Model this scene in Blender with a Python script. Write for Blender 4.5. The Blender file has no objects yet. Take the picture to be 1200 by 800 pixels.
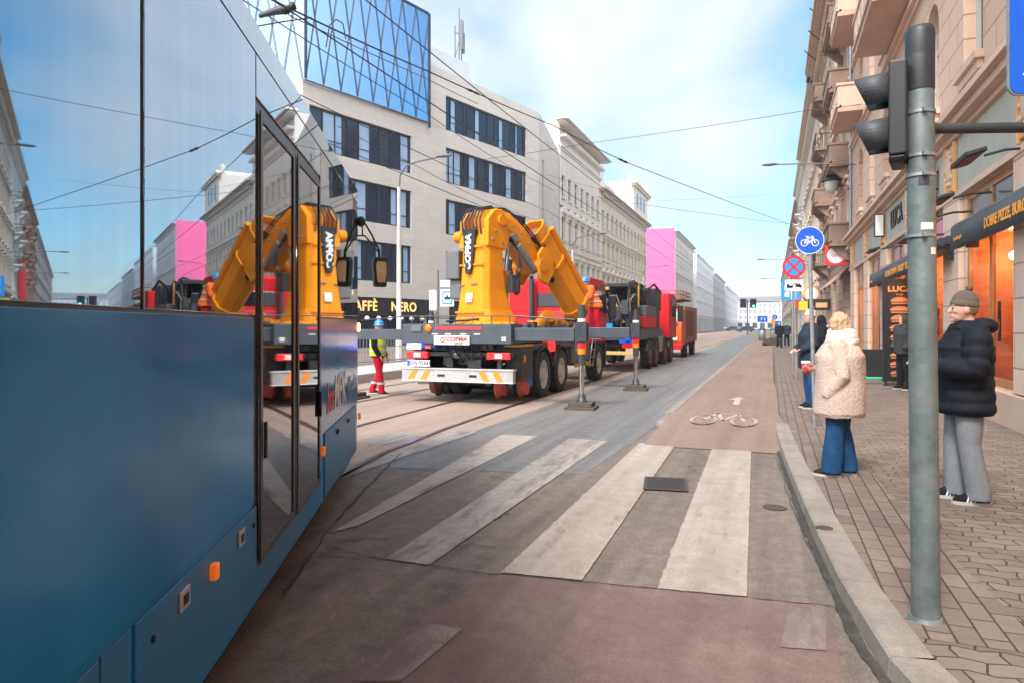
import bpy, bmesh, math, random
from mathutils import Vector, Matrix
from mathutils import noise as mnoise
R = math.radians
PI = math.pi
random.seed(7)
SC = bpy.context.scene
COL = SC.collection

# ------------------------------------------------------------------ camera frame
YAW = math.atan(305 / 800)
HY, CAMZ, FPX = 382.0, 1.6, 800.0
FX, FY = -math.sin(YAW), math.cos(YAW)
RX, RY = math.cos(YAW), math.sin(YAW)

def at(px, py, d):
    """world point seen at photo pixel (px,py) at depth d"""
    X = (px - 600) / FPX * d
    return Vector((d * FX + X * RX, d * FY + X * RY, CAMZ - (py - HY) / FPX * d))

def ground(px, py, z=0.0):
    return at(px, py, (CAMZ - z) * FPX / (py - HY))

def on_x(px, py, x):
    k = (px - 600) / FPX
    return at(px, py, x / (FX + k * RX))

def depth(p):
    return p[0] * FX + p[1] * FY

# ------------------------------------------------------------------ mesh builder
class MB:
    def __init__(s):
        s.v = []; s.f = []; s.mi = []; s.sm = []; s.mx = Matrix.Identity(4)
    def add(s, verts, faces, mat=0, smooth=False):
        n = len(s.v)
        s.v += [s.mx @ Vector(p) for p in verts]
        for f in faces:
            s.f.append(tuple(i + n for i in f)); s.mi.append(mat); s.sm.append(smooth)
        return s
    def box(s, x0, x1, y0, y1, z0, z1, mat=0):
        v = [(x, y, z) for z in (z0, z1) for y in (y0, y1) for x in (x0, x1)]
        return s.add(v, [(0, 2, 3, 1), (4, 5, 7, 6), (0, 1, 5, 4), (2, 6, 7, 3), (0, 4, 6, 2), (1, 3, 7, 5)], mat)
    def cbox(s, c, sz, mat=0, rot=None):
        h = [q / 2 for q in sz]
        v = []
        for z in (-h[2], h[2]):
            for y in (-h[1], h[1]):
                for x in (-h[0], h[0]):
                    p = Vector((x, y, z))
                    if rot is not None: p = rot @ p
                    v.append(p + Vector(c))
        return s.add(v, [(0, 2, 3, 1), (4, 5, 7, 6), (0, 1, 5, 4), (2, 6, 7, 3), (0, 4, 6, 2), (1, 3, 7, 5)], mat)
    def poly(s, pts, mat=0):
        return s.add(pts, [tuple(range(len(pts)))], mat)
    def extrude(s, pts, off, mat=0, smooth=False):
        """prism: closed outline pts (3-D) swept by vector off"""
        n = len(pts); off = Vector(off)
        v = [Vector(p) for p in pts] + [Vector(p) + off for p in pts]
        f = [tuple(range(n)), tuple(range(2 * n - 1, n - 1, -1))]
        s.add(v, f, mat)
        s.add(v, [(i, (i + 1) % n, n + (i + 1) % n, n + i) for i in range(n)], mat, smooth)
        return s
    def cyl(s, a, b, r0, r1=None, n=16, mat=0, caps=True):
        r1 = r0 if r1 is None else r1
        return s.tube([a, b], [r0, r1], n, mat, caps)
    def tube(s, pts, r, n=10, mat=0, caps=True, flat=1.0, upv=None):
        pts = [Vector(p) for p in pts]
        rs = r if isinstance(r, (list, tuple)) else [r] * len(pts)
        v = []; f = []
        prev = None
        for i, p in enumerate(pts):
            if i == 0: t = pts[1] - p
            elif i == len(pts) - 1: t = p - pts[i - 1]
            else: t = (pts[i + 1] - p).normalized() + (p - pts[i - 1]).normalized()
            t.normalize()
            if prev is None:
                u = Vector(upv) if upv else (Vector((0, 0, 1)) if abs(t.z) < .9 else Vector((0, 1, 0)))
                a = t.cross(u).normalized()
            else:
                a = (prev - t * prev.dot(t)).normalized()
            prev = a
            b = t.cross(a)
            for k in range(n):
                w = 2 * PI * k / n
                v.append(p + a * math.cos(w) * rs[i] + b * math.sin(w) * rs[i] * flat)
        m = len(pts)
        for i in range(m - 1):
            for k in range(n):
                f.append((i * n + k, i * n + (k + 1) % n, (i + 1) * n + (k + 1) % n, (i + 1) * n + k))
        s.add(v, f, mat, n > 6)
        if caps:
            s.add(v[:n], [tuple(range(n))], mat); s.add(v[-n:], [tuple(range(n))], mat)
        return s
    def lathe(s, c, prof, n=24, mat=0, axis='z', smooth=True):
        """prof: list of (radius, height)"""
        v = []; f = []
        for (r, h) in prof:
            for k in range(n):
                w = 2 * PI * k / n
                q = (r * math.cos(w), r * math.sin(w), h)
                if axis == 'x': q = (h, q[0], q[1])
                elif axis == 'y': q = (q[0], h, q[1])
                v.append(Vector(c) + Vector(q))
        for i in range(len(prof) - 1):
            for k in range(n):
                f.append((i * n + k, i * n + (k + 1) % n, (i + 1) * n + (k + 1) % n, (i + 1) * n + k))
        return s.add(v, f, mat, smooth)
    def ball(s, c, r, n=16, m=10, mat=0, rot=None):
        r = (r, r, r) if not isinstance(r, (tuple, list)) else r
        v = []; f = []
        for i in range(m + 1):
            a = PI * i / m
            for k in range(n):
                w = 2 * PI * k / n
                p = Vector((r[0] * math.sin(a) * math.cos(w), r[1] * math.sin(a) * math.sin(w), r[2] * math.cos(a)))
                if rot is not None: p = rot @ p
                v.append(Vector(c) + p)
        for i in range(m):
            for k in range(n):
                f.append((i * n + k, (i + 1) * n + k, (i + 1) * n + (k + 1) % n, i * n + (k + 1) % n))
        return s.add(v, f, mat, True)
    def disc(s, c, r, nrm, n=32, mat=0, th=0.004, squash=1.0):
        nrm = Vector(nrm).normalized()
        u = nrm.cross(Vector((0, 0, 1)))
        if u.length < .1: u = Vector((1, 0, 0))
        u.normalize(); w = nrm.cross(u)
        pts = [Vector(c) + u * r * math.cos(2 * PI * k / n) + w * r * squash * math.sin(2 * PI * k / n) for k in range(n)]
        return s.extrude(pts, nrm * th, mat)
    def ring(s, c, r0, r1, nrm, n=32, mat=0, th=0.004):
        nrm = Vector(nrm).normalized()
        u = nrm.cross(Vector((0, 0, 1)))
        if u.length < .1: u = Vector((1, 0, 0))
        u.normalize(); w = nrm.cross(u)
        v = []
        for q in (0, th):
            for r in (r0, r1):
                v += [Vector(c) + nrm * q + (u * math.cos(2 * PI * k / n) + w * math.sin(2 * PI * k / n)) * r for k in range(n)]
        f = []
        for k in range(n):
            j = (k + 1) % n
            f += [(k, j, n + j, n + k), (2 * n + k, 2 * n + j, 3 * n + j, 3 * n + k), (k, j, 2 * n + j, 2 * n + k), (n + k, n + j, 3 * n + j, 3 * n + k)]
        return s.add(v, f, mat)
    def build(s, name, mats, parent=None, loc=None, rot=None, bevel=0, seg=2, mesh_only=False):
        me = bpy.data.meshes.new(name)
        me.from_pydata([tuple(p) for p in s.v], [], s.f)
        mats = mats if isinstance(mats, (list, tuple)) else [mats]
        for m in mats: me.materials.append(m)
        me.polygons.foreach_set('material_index', s.mi)
        me.polygons.foreach_set('use_smooth', s.sm)
        bm = bmesh.new(); bm.from_mesh(me)
        bmesh.ops.remove_doubles(bm, verts=bm.verts, dist=1e-5) if bevel else None
        bmesh.ops.recalc_face_normals(bm, faces=bm.faces)
        bm.to_mesh(me); bm.free()
        me.update()
        if mesh_only: return me
        return link(name, me, parent, loc, rot, bevel, seg)

def link(name, me, parent=None, loc=None, rot=None, bevel=0, seg=2):
    o = bpy.data.objects.new(name, me)
    COL.objects.link(o)
    if parent is not None: o.parent = parent
    if loc is not None: o.location = loc
    if rot is not None: o.rotation_euler = rot
    if bevel:
        b = o.modifiers.new('bevel', 'BEVEL'); b.width = bevel; b.segments = seg
        b.limit_method = 'ANGLE'; b.angle_limit = R(40)
    return o

def thing(name, label, cat, loc=(0, 0, 0), rz=0, group=None):
    o = bpy.data.objects.new(name, None); COL.objects.link(o)
    o.location = loc; o.rotation_euler = (0, 0, rz); o.empty_display_size = .2
    return tag(o, label, cat, group)

def tag(o, label, cat, group=None):
    o['label'] = label; o['category'] = cat
    if group: o['group'] = group
    return o

def struct(o, kind='structure'):
    o['kind'] = kind
    return o

def dup(root, loc, rz, label, group=None):
    r = root.copy(); COL.objects.link(r)
    r.location = loc; r.rotation_euler = (0, 0, rz); r['label'] = label
    if group: r['group'] = group
    def rec(src, dst):
        for ch in list(src.children):
            c = ch.copy(); COL.objects.link(c); c.parent = dst
            rec(ch, c)
    rec(root, r)
    return r

def text_mesh(body, size, depth=.004, shear=0, align='CENTER', spacing=1.0, bold=0.0):
    cu = bpy.data.curves.new('lettering', 'FONT')
    cu.body = body; cu.size = size; cu.extrude = depth; cu.shear = shear
    cu.align_x = align; cu.align_y = 'CENTER'; cu.space_character = spacing; cu.offset = bold
    cu.resolution_u = 4
    o = bpy.data.objects.new('lettering', cu)
    COL.objects.link(o)
    dg = bpy.context.evaluated_depsgraph_get()
    me = bpy.data.meshes.new_from_object(o.evaluated_get(dg))
    COL.objects.unlink(o); bpy.data.objects.remove(o)
    return me

def lettering(body, size, mat, parent, loc, xdir, ydir, depth=.004, shear=0, align='CENTER', spacing=1.0, sx=1.0, bold=0.0, name='lettering'):
    """text lying in the plane spanned by xdir (reading direction) and ydir (up)"""
    me = text_mesh(body, size, depth, shear, align, spacing, bold)
    x = Vector(xdir).normalized(); y = Vector(ydir).normalized(); z = x.cross(y)
    m = Matrix((x * sx, y, z)).transposed().to_4x4()
    me.transform(m)
    me.materials.clear(); me.materials.append(mat)
    return link(name, me, parent, loc)

# ------------------------------------------------------------------ materials
def nt(m):
    m.use_nodes = True
    return m.node_tree.nodes, m.node_tree.links, m.node_tree.nodes['Principled BSDF']

def mat(name, col, rough=.6, metal=0.0, var=.12, scale=4.0, bump=0.0, bscale=40.0, spec=.5, coat=0.0, emit=0.0, emcol=None, hue=None, detail=5, stretch=None, dirt=0.0, dirtcol=(.1, .085, .07)):
    m = bpy.data.materials.new(name)
    N, L, P = nt(m)
    P.inputs['Roughness'].default_value = rough
    P.inputs['Metallic'].default_value = metal
    P.inputs['Specular IOR Level'].default_value = spec
    P.inputs['Coat Weight'].default_value = coat
    P.inputs['Coat Roughness'].default_value = .05
    tc = N.new('ShaderNodeTexCoord')
    vec = tc.outputs['Object']
    if stretch:
        mp = N.new('ShaderNodeMapping'); mp.inputs['Scale'].default_value = stretch
        L.new(vec, mp.inputs['Vector']); vec = mp.outputs['Vector']
    if var > 0:
        n = N.new('ShaderNodeTexNoise'); n.inputs['Scale'].default_value = scale; n.inputs['Detail'].default_value = detail
        n.inputs['Roughness'].default_value = .62
        L.new(vec, n.inputs['Vector'])
        mr = N.new('ShaderNodeMapRange'); mr.inputs['From Min'].default_value = .3; mr.inputs['From Max'].default_value = .7
        L.new(n.outputs['Fac'], mr.inputs['Value'])
        mx = N.new('ShaderNodeMix'); mx.data_type = 'RGBA'
        c2 = hue or col
        mx.inputs['A'].default_value = (*[c * (1 - var) for c in col], 1)
        mx.inputs['B'].default_value = (*[min(1, c * (1 + var)) for c in c2], 1)
        L.new(mr.outputs['Result'], mx.inputs['Factor'])
        out = mx.outputs['Result']
        if dirt > 0:
            n3 = N.new('ShaderNodeTexNoise'); n3.inputs['Scale'].default_value = scale * .35; n3.inputs['Detail'].default_value = 8
            L.new(vec, n3.inputs['Vector'])
            m3 = N.new('ShaderNodeMapRange'); m3.inputs['From Min'].default_value = .48; m3.inputs['From Max'].default_value = .72
            m3.inputs['To Max'].default_value = dirt
            L.new(n3.outputs['Fac'], m3.inputs['Value'])
            x3 = N.new('ShaderNodeMix'); x3.data_type = 'RGBA'
            x3.inputs['B'].default_value = (*dirtcol, 1)
            L.new(out, x3.inputs['A']); L.new(m3.outputs['Result'], x3.inputs['Factor'])
            out = x3.outputs['Result']
        L.new(out, P.inputs['Base Color'])
        if rough > .1:
            rr = N.new('ShaderNodeMapRange'); rr.inputs['To Min'].default_value = max(.05, rough * .85); rr.inputs['To Max'].default_value = min(1, rough * 1.15)
            L.new(n.outputs['Fac'], rr.inputs['Value']); L.new(rr.outputs['Result'], P.inputs['Roughness'])
    else:
        P.inputs['Base Color'].default_value = (*col, 1)
    if bump > 0:
        nb = N.new('ShaderNodeTexNoise'); nb.inputs['Scale'].default_value = bscale; nb.inputs['Detail'].default_value = 6
        L.new(vec, nb.inputs['Vector'])
        b = N.new('ShaderNodeBump'); b.inputs['Strength'].default_value = bump; b.inputs['Distance'].default_value = .02
        L.new(nb.outputs['Fac'], b.inputs['Height']); L.new(b.outputs['Normal'], P.inputs['Normal'])
    if emit > 0:
        P.inputs['Emission Color'].default_value = (*(emcol or col), 1)
        P.inputs['Emission Strength'].default_value = emit
    return m

def brick_mat(name, col, mortar, bw, bh, msize=.01, rough=.8, var=.1, axes='xz', offset=.5, bump=.4, jit=.12, stain=.25, staincol=None, wav=0.0, wfreq=6.0, bias=0.0, rotz=0.0):
    """stone panels, bricks or pavers laid in the object's own axes"""
    m = bpy.data.materials.new(name)
    N, L, P = nt(m)
    P.inputs['Roughness'].default_value = rough
    tc = N.new('ShaderNodeTexCoord')
    src = tc.outputs['Object']
    if rotz:
        mp = N.new('ShaderNodeMapping'); mp.inputs['Rotation'].default_value = (0, 0, rotz)
        L.new(src, mp.inputs['Vector']); src = mp.outputs['Vector']
    sp = N.new('ShaderNodeSeparateXYZ'); L.new(src, sp.inputs[0])
    cb = N.new('ShaderNodeCombineXYZ')
    A = sp.outputs['XYZ'.index(axes[0].upper())]; B = sp.outputs['XYZ'.index(axes[1].upper())]
    if wav:
        def pp(x, f, a):
            mu = N.new('ShaderNodeMath'); mu.operation = 'MULTIPLY'; mu.inputs[1].default_value = f; L.new(x, mu.inputs[0])
            q = N.new('ShaderNodeMath'); q.operation = 'PINGPONG'; q.inputs[1].default_value = 1; L.new(mu.outputs[0], q.inputs[0])
            w = N.new('ShaderNodeMath'); w.operation = 'MULTIPLY'; w.inputs[1].default_value = a; L.new(q.outputs[0], w.inputs[0])
            return w.outputs[0]
        ad = N.new('ShaderNodeMath'); ad.operation = 'ADD'; L.new(A, ad.inputs[0]); L.new(pp(B, wfreq, wav), ad.inputs[1])
        ad2 = N.new('ShaderNodeMath'); ad2.operation = 'ADD'; L.new(B, ad2.inputs[0]); L.new(pp(A, wfreq, wav), ad2.inputs[1])
        A, B = ad.outputs[0], ad2.outputs[0]
    L.new(A, cb.inputs[0]); L.new(B, cb.inputs[1])
    # a little wander so the joints are not ruler straight
    nz = N.new('ShaderNodeTexNoise'); nz.inputs['Scale'].default_value = 9; nz.inputs['Detail'].default_value = 2
    L.new(src, nz.inputs['Vector'])
    vm = N.new('ShaderNodeVectorMath'); vm.operation = 'SCALE'; vm.inputs['Scale'].default_value = msize * .9
    L.new(nz.outputs['Color'], vm.inputs[0])
    va = N.new('ShaderNodeVectorMath'); va.operation = 'ADD'; L.new(cb.outputs[0], va.inputs[0]); L.new(vm.outputs[0], va.inputs[1])
    br = N.new('ShaderNodeTexBrick')
    br.offset = offset
    br.inputs['Scale'].default_value = 1; br.inputs['Brick Width'].default_value = bw; br.inputs['Row Height'].default_value = bh
    br.inputs['Mortar Size'].default_value = msize; br.inputs['Mortar Smooth'].default_value = .25; br.inputs['Bias'].default_value = bias
    br.inputs['Color1'].default_value = (*[c * (1 - jit) for c in col], 1)
    br.inputs['Color2'].default_value = (*[c * (1 + jit) for c in col], 1)
    br.inputs['Mortar'].default_value = (*mortar, 1)
    L.new(va.outputs[0], br.inputs['Vector'])
    n = N.new('ShaderNodeTexNoise'); n.inputs['Scale'].default_value = .8; n.inputs['Detail'].default_value = 8; n.inputs['Roughness'].default_value = .65
    L.new(src, n.inputs['Vector'])
    mr = N.new('ShaderNodeMapRange'); mr.inputs['From Min'].default_value = .42; mr.inputs['From Max'].default_value = .75; mr.inputs['To Max'].default_value = stain
    L.new(n.outputs['Fac'], mr.inputs['Value'])
    mx = N.new('ShaderNodeMix'); mx.data_type = 'RGBA'
    sc = staincol or [c * .45 for c in col]
    mx.inputs['B'].default_value = (*sc, 1)
    L.new(br.outputs['Color'], mx.inputs['A']); L.new(mr.outputs['Result'], mx.inputs['Factor'])
    n2 = N.new('ShaderNodeTexNoise'); n2.inputs['Scale'].default_value = 35; n2.inputs['Detail'].default_value = 5
    L.new(src, n2.inputs['Vector'])
    hs = N.new('ShaderNodeMapRange'); hs.inputs['From Min'].default_value = .25; hs.inputs['From Max'].default_value = .75
    hs.inputs['To Min'].default_value = 1 - var; hs.inputs['To Max'].default_value = 1 + var
    L.new(n2.outputs['Fac'], hs.inputs['Value'])
    mu = N.new('ShaderNodeVectorMath'); mu.operation = 'SCALE'
    L.new(mx.outputs['Result'], mu.inputs[0]); L.new(hs.outputs['Result'], mu.inputs['Scale'])
    L.new(mu.outputs[0], P.inputs['Base Color'])
    b = N.new('ShaderNodeBump'); b.inputs['Strength'].default_value = bump; b.inputs['Distance'].default_value = .01; b.invert = True
    L.new(br.outputs['Fac'], b.inputs['Height'])
    b2 = N.new('ShaderNodeBump'); b2.inputs['Strength'].default_value = .15; b2.inputs['Distance'].default_value = .01
    L.new(n2.outputs['Fac'], b2.inputs['Height']); L.new(b.outputs['Normal'], b2.inputs['Normal'])
    L.new(b2.outputs['Normal'], P.inputs['Normal'])
    return m

def glass_mat(name, col, rough=.03, metal=0.0, f0=.5, wob=0.0, var=.0, ior=1.5):
    m = bpy.data.materials.new(name)
    N, L, P = nt(m)
    P.inputs['Base Color'].default_value = (*col, 1)
    P.inputs['Roughness'].default_value = rough; P.inputs['Metallic'].default_value = metal
    P.inputs['IOR'].default_value = ior
    P.inputs['Specular IOR Level'].default_value = f0
    if wob:
        tc = N.new('ShaderNodeTexCoord'); n = N.new('ShaderNodeTexNoise'); n.inputs['Scale'].default_value = .9; n.inputs['Detail'].default_value = 2
        L.new(tc.outputs['Object'], n.inputs['Vector'])
        b = N.new('ShaderNodeBump'); b.inputs['Strength'].default_value = wob; b.inputs['Distance'].default_value = .02
        L.new(n.outputs['Fac'], b.inputs['Height']); L.new(b.outputs['Normal'], P.inputs['Normal'])
    return m
# ================================================================== camera, light, sky
cam = bpy.data.cameras.new('camera'); camo = bpy.data.objects.new('camera', cam); COL.objects.link(camo)
cam.sensor_width = 36; cam.lens = 24; cam.shift_y = -(400 - HY) / 1200
cam.clip_start = .05; cam.clip_end = 3000
camo.location = (0, 0, CAMZ); camo.rotation_euler = (R(90), 0, YAW)
SC.camera = camo
SUN_EL, SUN_AZ = R(50), R(-170)          # azimuth from +Y towards +X
sd = Vector((math.sin(SUN_AZ) * math.cos(SUN_EL), math.cos(SUN_AZ) * math.cos(SUN_EL), math.sin(SUN_EL)))
sun = bpy.data.lights.new('sun', 'SUN'); sun.energy = 1.7; sun.angle = R(16); sun.color = (1, .97, .93)
suno = bpy.data.objects.new('sun', sun); COL.objects.link(suno)
suno.rotation_euler = (-sd).to_track_quat('-Z', 'Y').to_euler()
W = bpy.data.worlds.new('World'); SC.world = W; W.use_nodes = True
N, L = W.node_tree.nodes, W.node_tree.links
bg = N['Background']; bg.inputs['Strength'].default_value = .12
sky = N.new('ShaderNodeTexSky'); sky.sky_type = 'NISHITA'; sky.sun_disc = False
sky.sun_elevation = SUN_EL; sky.sun_rotation = SUN_AZ; sky.air_density = 1.0; sky.dust_density = .6; sky.ozone_density = 2.2
tc = N.new('ShaderNodeTexCoord')
sp = N.new('ShaderNodeSeparateXYZ'); L.new(tc.outputs['Generated'], sp.inputs[0])
za = N.new('ShaderNodeMath'); za.operation = 'MAXIMUM'; za.inputs[1].default_value = 0; L.new(sp.outputs[2], za.inputs[0])
zb = N.new('ShaderNodeMath'); zb.operation = 'ADD'; zb.inputs[1].default_value = .22; L.new(za.outputs[0], zb.inputs[0])
vd = N.new('ShaderNodeVectorMath'); vd.operation = 'DIVIDE'
cb = N.new('ShaderNodeCombineXYZ')
for i in range(3): L.new(zb.outputs[0], cb.inputs[i])
L.new(tc.outputs['Generated'], vd.inputs[0]); L.new(cb.outputs[0], vd.inputs[1])
mp = N.new('ShaderNodeMapping'); mp.inputs['Scale'].default_value = (.8, .42, 0); mp.inputs['Rotation'].default_value = (0, 0, R(35)); mp.inputs['Location'].default_value = (.6, .1, 0)
L.new(vd.outputs[0], mp.inputs['Vector'])
nz = N.new('ShaderNodeTexNoise'); nz.inputs['Scale'].default_value = 1.6; nz.inputs['Detail'].default_value = 6; nz.inputs['Roughness'].default_value = .48; nz.inputs['Distortion'].default_value = .6
L.new(mp.outputs[0], nz.inputs['Vector'])
# a broad bank of cloud over the left-hand roofs
bank = at(640, 60, 1) - Vector((0, 0, CAMZ)); bank.normalize()
dt = N.new('ShaderNodeVectorMath'); dt.operation = 'DOT_PRODUCT'; dt.inputs[1].default_value = bank
nv = N.new('ShaderNodeVectorMath'); nv.operation = 'NORMALIZE'; L.new(tc.outputs['Generated'], nv.inputs[0]); L.new(nv.outputs[0], dt.inputs[0])
br = N.new('ShaderNodeMapRange'); br.inputs['From Min'].default_value = .88; br.inputs['From Max'].default_value = 1.0; br.inputs['To Min'].default_value = 0; br.inputs['To Max'].default_value = .32
br.interpolation_type = 'SMOOTHSTEP'
L.new(dt.outputs['Value'], br.inputs['Value'])
ad = N.new('ShaderNodeMath'); ad.operation = 'ADD'; L.new(nz.outputs['Fac'], ad.inputs[0]); L.new(br.outputs[0], ad.inputs[1])
cr = N.new('ShaderNodeMapRange'); cr.interpolation_type = 'SMOOTHSTEP'; cr.inputs['From Min'].default_value = .53; cr.inputs['From Max'].default_value = .92; cr.inputs['To Max'].default_value = .95
L.new(ad.outputs[0], cr.inputs['Value'])
mx = N.new('ShaderNodeMix'); mx.data_type = 'RGBA'
mx.inputs['B'].default_value = (3.1, 3.2, 3.3, 1)
L.new(sky.outputs[0], mx.inputs['A']); L.new(cr.outputs[0], mx.inputs['Factor'])
# unseen bright cloud added behind the camera as soft fill light
hs = N.new('ShaderNodeHueSaturation'); hs.inputs['Saturation'].default_value = 1.3; hs.inputs['Value'].default_value = .68; hs.inputs['Hue'].default_value = .478
L.new(sky.outputs[0], hs.inputs['Color']); L.new(hs.outputs[0], mx.inputs['A'])
db = N.new('ShaderNodeVectorMath'); db.operation = 'DOT_PRODUCT'; db.inputs[1].default_value = (-FX, -FY, 0.25); L.new(nv.outputs[0], db.inputs[0])
mb_ = N.new('ShaderNodeMapRange'); mb_.interpolation_type = 'SMOOTHSTEP'; mb_.inputs['From Min'].default_value = -.15; mb_.inputs['From Max'].default_value = .5; L.new(db.outputs['Value'], mb_.inputs['Value'])
m2 = N.new('ShaderNodeMix'); m2.data_type = 'RGBA'; m2.inputs['B'].default_value = (9.6, 9.5, 9.4, 1)
L.new(mx.outputs['Result'], m2.inputs['A']); L.new(mb_.outputs[0], m2.inputs['Factor'])
L.new(m2.outputs['Result'], bg.inputs['Color'])
SC.view_settings.view_transform = 'Standard'; SC.view_settings.look = 'None'
SC.view_settings.exposure = 1.6; SC.view_settings.gamma = 1; SC.view_settings.use_curve_mapping = False
SC.cycles.use_denoising = True
SC.cycles.use_adaptive_sampling = True; SC.cycles.adaptive_threshold = .02; SC.cycles.adaptive_min_samples = 16
SC.cycles.max_bounces = 6; SC.cycles.diffuse_bounces = 3; SC.cycles.glossy_bounces = 4; SC.cycles.transmission_bounces = 4
SC.cycles.sample_clamp_indirect = 8

# ================================================================== shared materials
K = {}
K['black'] = mat('black_plastic', (.012, .013, .015), .45, var=.2, scale=8)
K['rubber'] = mat('tyre_rubber', (.022, .021, .02), .85, var=.3, scale=12, bump=.2, dirt=.5, dirtcol=(.12, .1, .08))
K['dark_steel'] = mat('dark_grey_steel', (.035, .042, .052), .45, var=.3, scale=3, dirt=.35, dirtcol=(.09, .075, .06))
K['slate_steel'] = mat('slate_painted_steel', (.05, .065, .085), .42, var=.2, scale=2, dirt=.3, dirtcol=(.11, .1, .09))
K['grey_box'] = mat('grey_cabinet', (.12, .125, .135), .5, var=.1)
K['chrome'] = mat('chrome_rod', (.6, .6, .6), .18, 1.0, var=.1)
K['alu'] = mat('aluminium', (.5, .5, .5), .42, .6, var=.1, scale=10, dirt=.25)
K['galv'] = mat('galvanised_steel', (.3, .32, .34), .5, .55, var=.2, scale=14, dirt=.2)
K['yellow'] = mat('crane_yellow', (.80, .27, .003), .45, var=.1, scale=2, coat=0, spec=.3, dirt=.35, dirtcol=(.3, .12, .02))
K['yellow_dark'] = mat('ochre_paint', (.6, .3, .03), .5, var=.1)
K['red'] = mat('cab_red', (.6, .012, .016), .45, var=.07, coat=0, spec=.25, dirt=.2, dirtcol=(.25, .05, .04))
K['orange'] = mat('orange_paint', (.75, .11, .02), .45, var=.08, coat=0, spec=.3, dirt=.2, dirtcol=(.25, .09, .05))
K['rust'] = mat('rust_brown', (.2, .075, .045), .75, var=.25, scale=6)
K['white'] = mat('white_paint', (.75, .75, .74), .5, var=.05)
K['beige'] = mat('beige_panel', (.5, .42, .36), .6, var=.08)
K['wood'] = mat('worn_timber', (.09, .07, .055), .85, var=.35, scale=8, stretch=(1, 8, 8), bump=.3)
K['glass_dark'] = glass_mat('vehicle_glass', (.015, .02, .025), .04)
K['blue_sign'] = mat('blue_sign_face', (.008, .1, .55), .4, var=.04)
K['sky_sign'] = mat('light_blue_sign_face', (.02, .28, .75), .4, var=.04)
K['red_sign'] = mat('red_sign_face', (.65, .03, .035), .4, var=.04)
K['lamp_red'] = mat('tail_lamp_red', (.6, .01, .015), .2, var=.1, coat=.5, emit=.25, emcol=(1, .02, .02))
K['lamp_orange'] = mat('side_marker_orange', (.8, .16, .01), .3, var=.15, scale=30, emit=.12, emcol=(1, .2, .02))
K['lamp_lit'] = mat('lit_indicator', (1, .3, .05), .3, var=0, emit=6, emcol=(1, .35, .08))
K['lamp_blue'] = mat('blue_flasher', (.05, .06, .9), .2, var=0, emit=6, emcol=(.12, .12, 1))
K['lamp_bluewhite'] = mat('blue_flasher_core', (.6, .6, 1), .2, var=0, emit=18, emcol=(.55, .6, 1))
K['green_lit'] = mat('green_signal', (.05, .8, .4), .3, var=0, emit=3, emcol=(.1, 1, .5))
K['skin'] = mat('skin', (.55, .3, .22), .5, var=.06, scale=14)
K['wire'] = mat('cable', (.03, .03, .035), .6, var=0)

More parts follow.
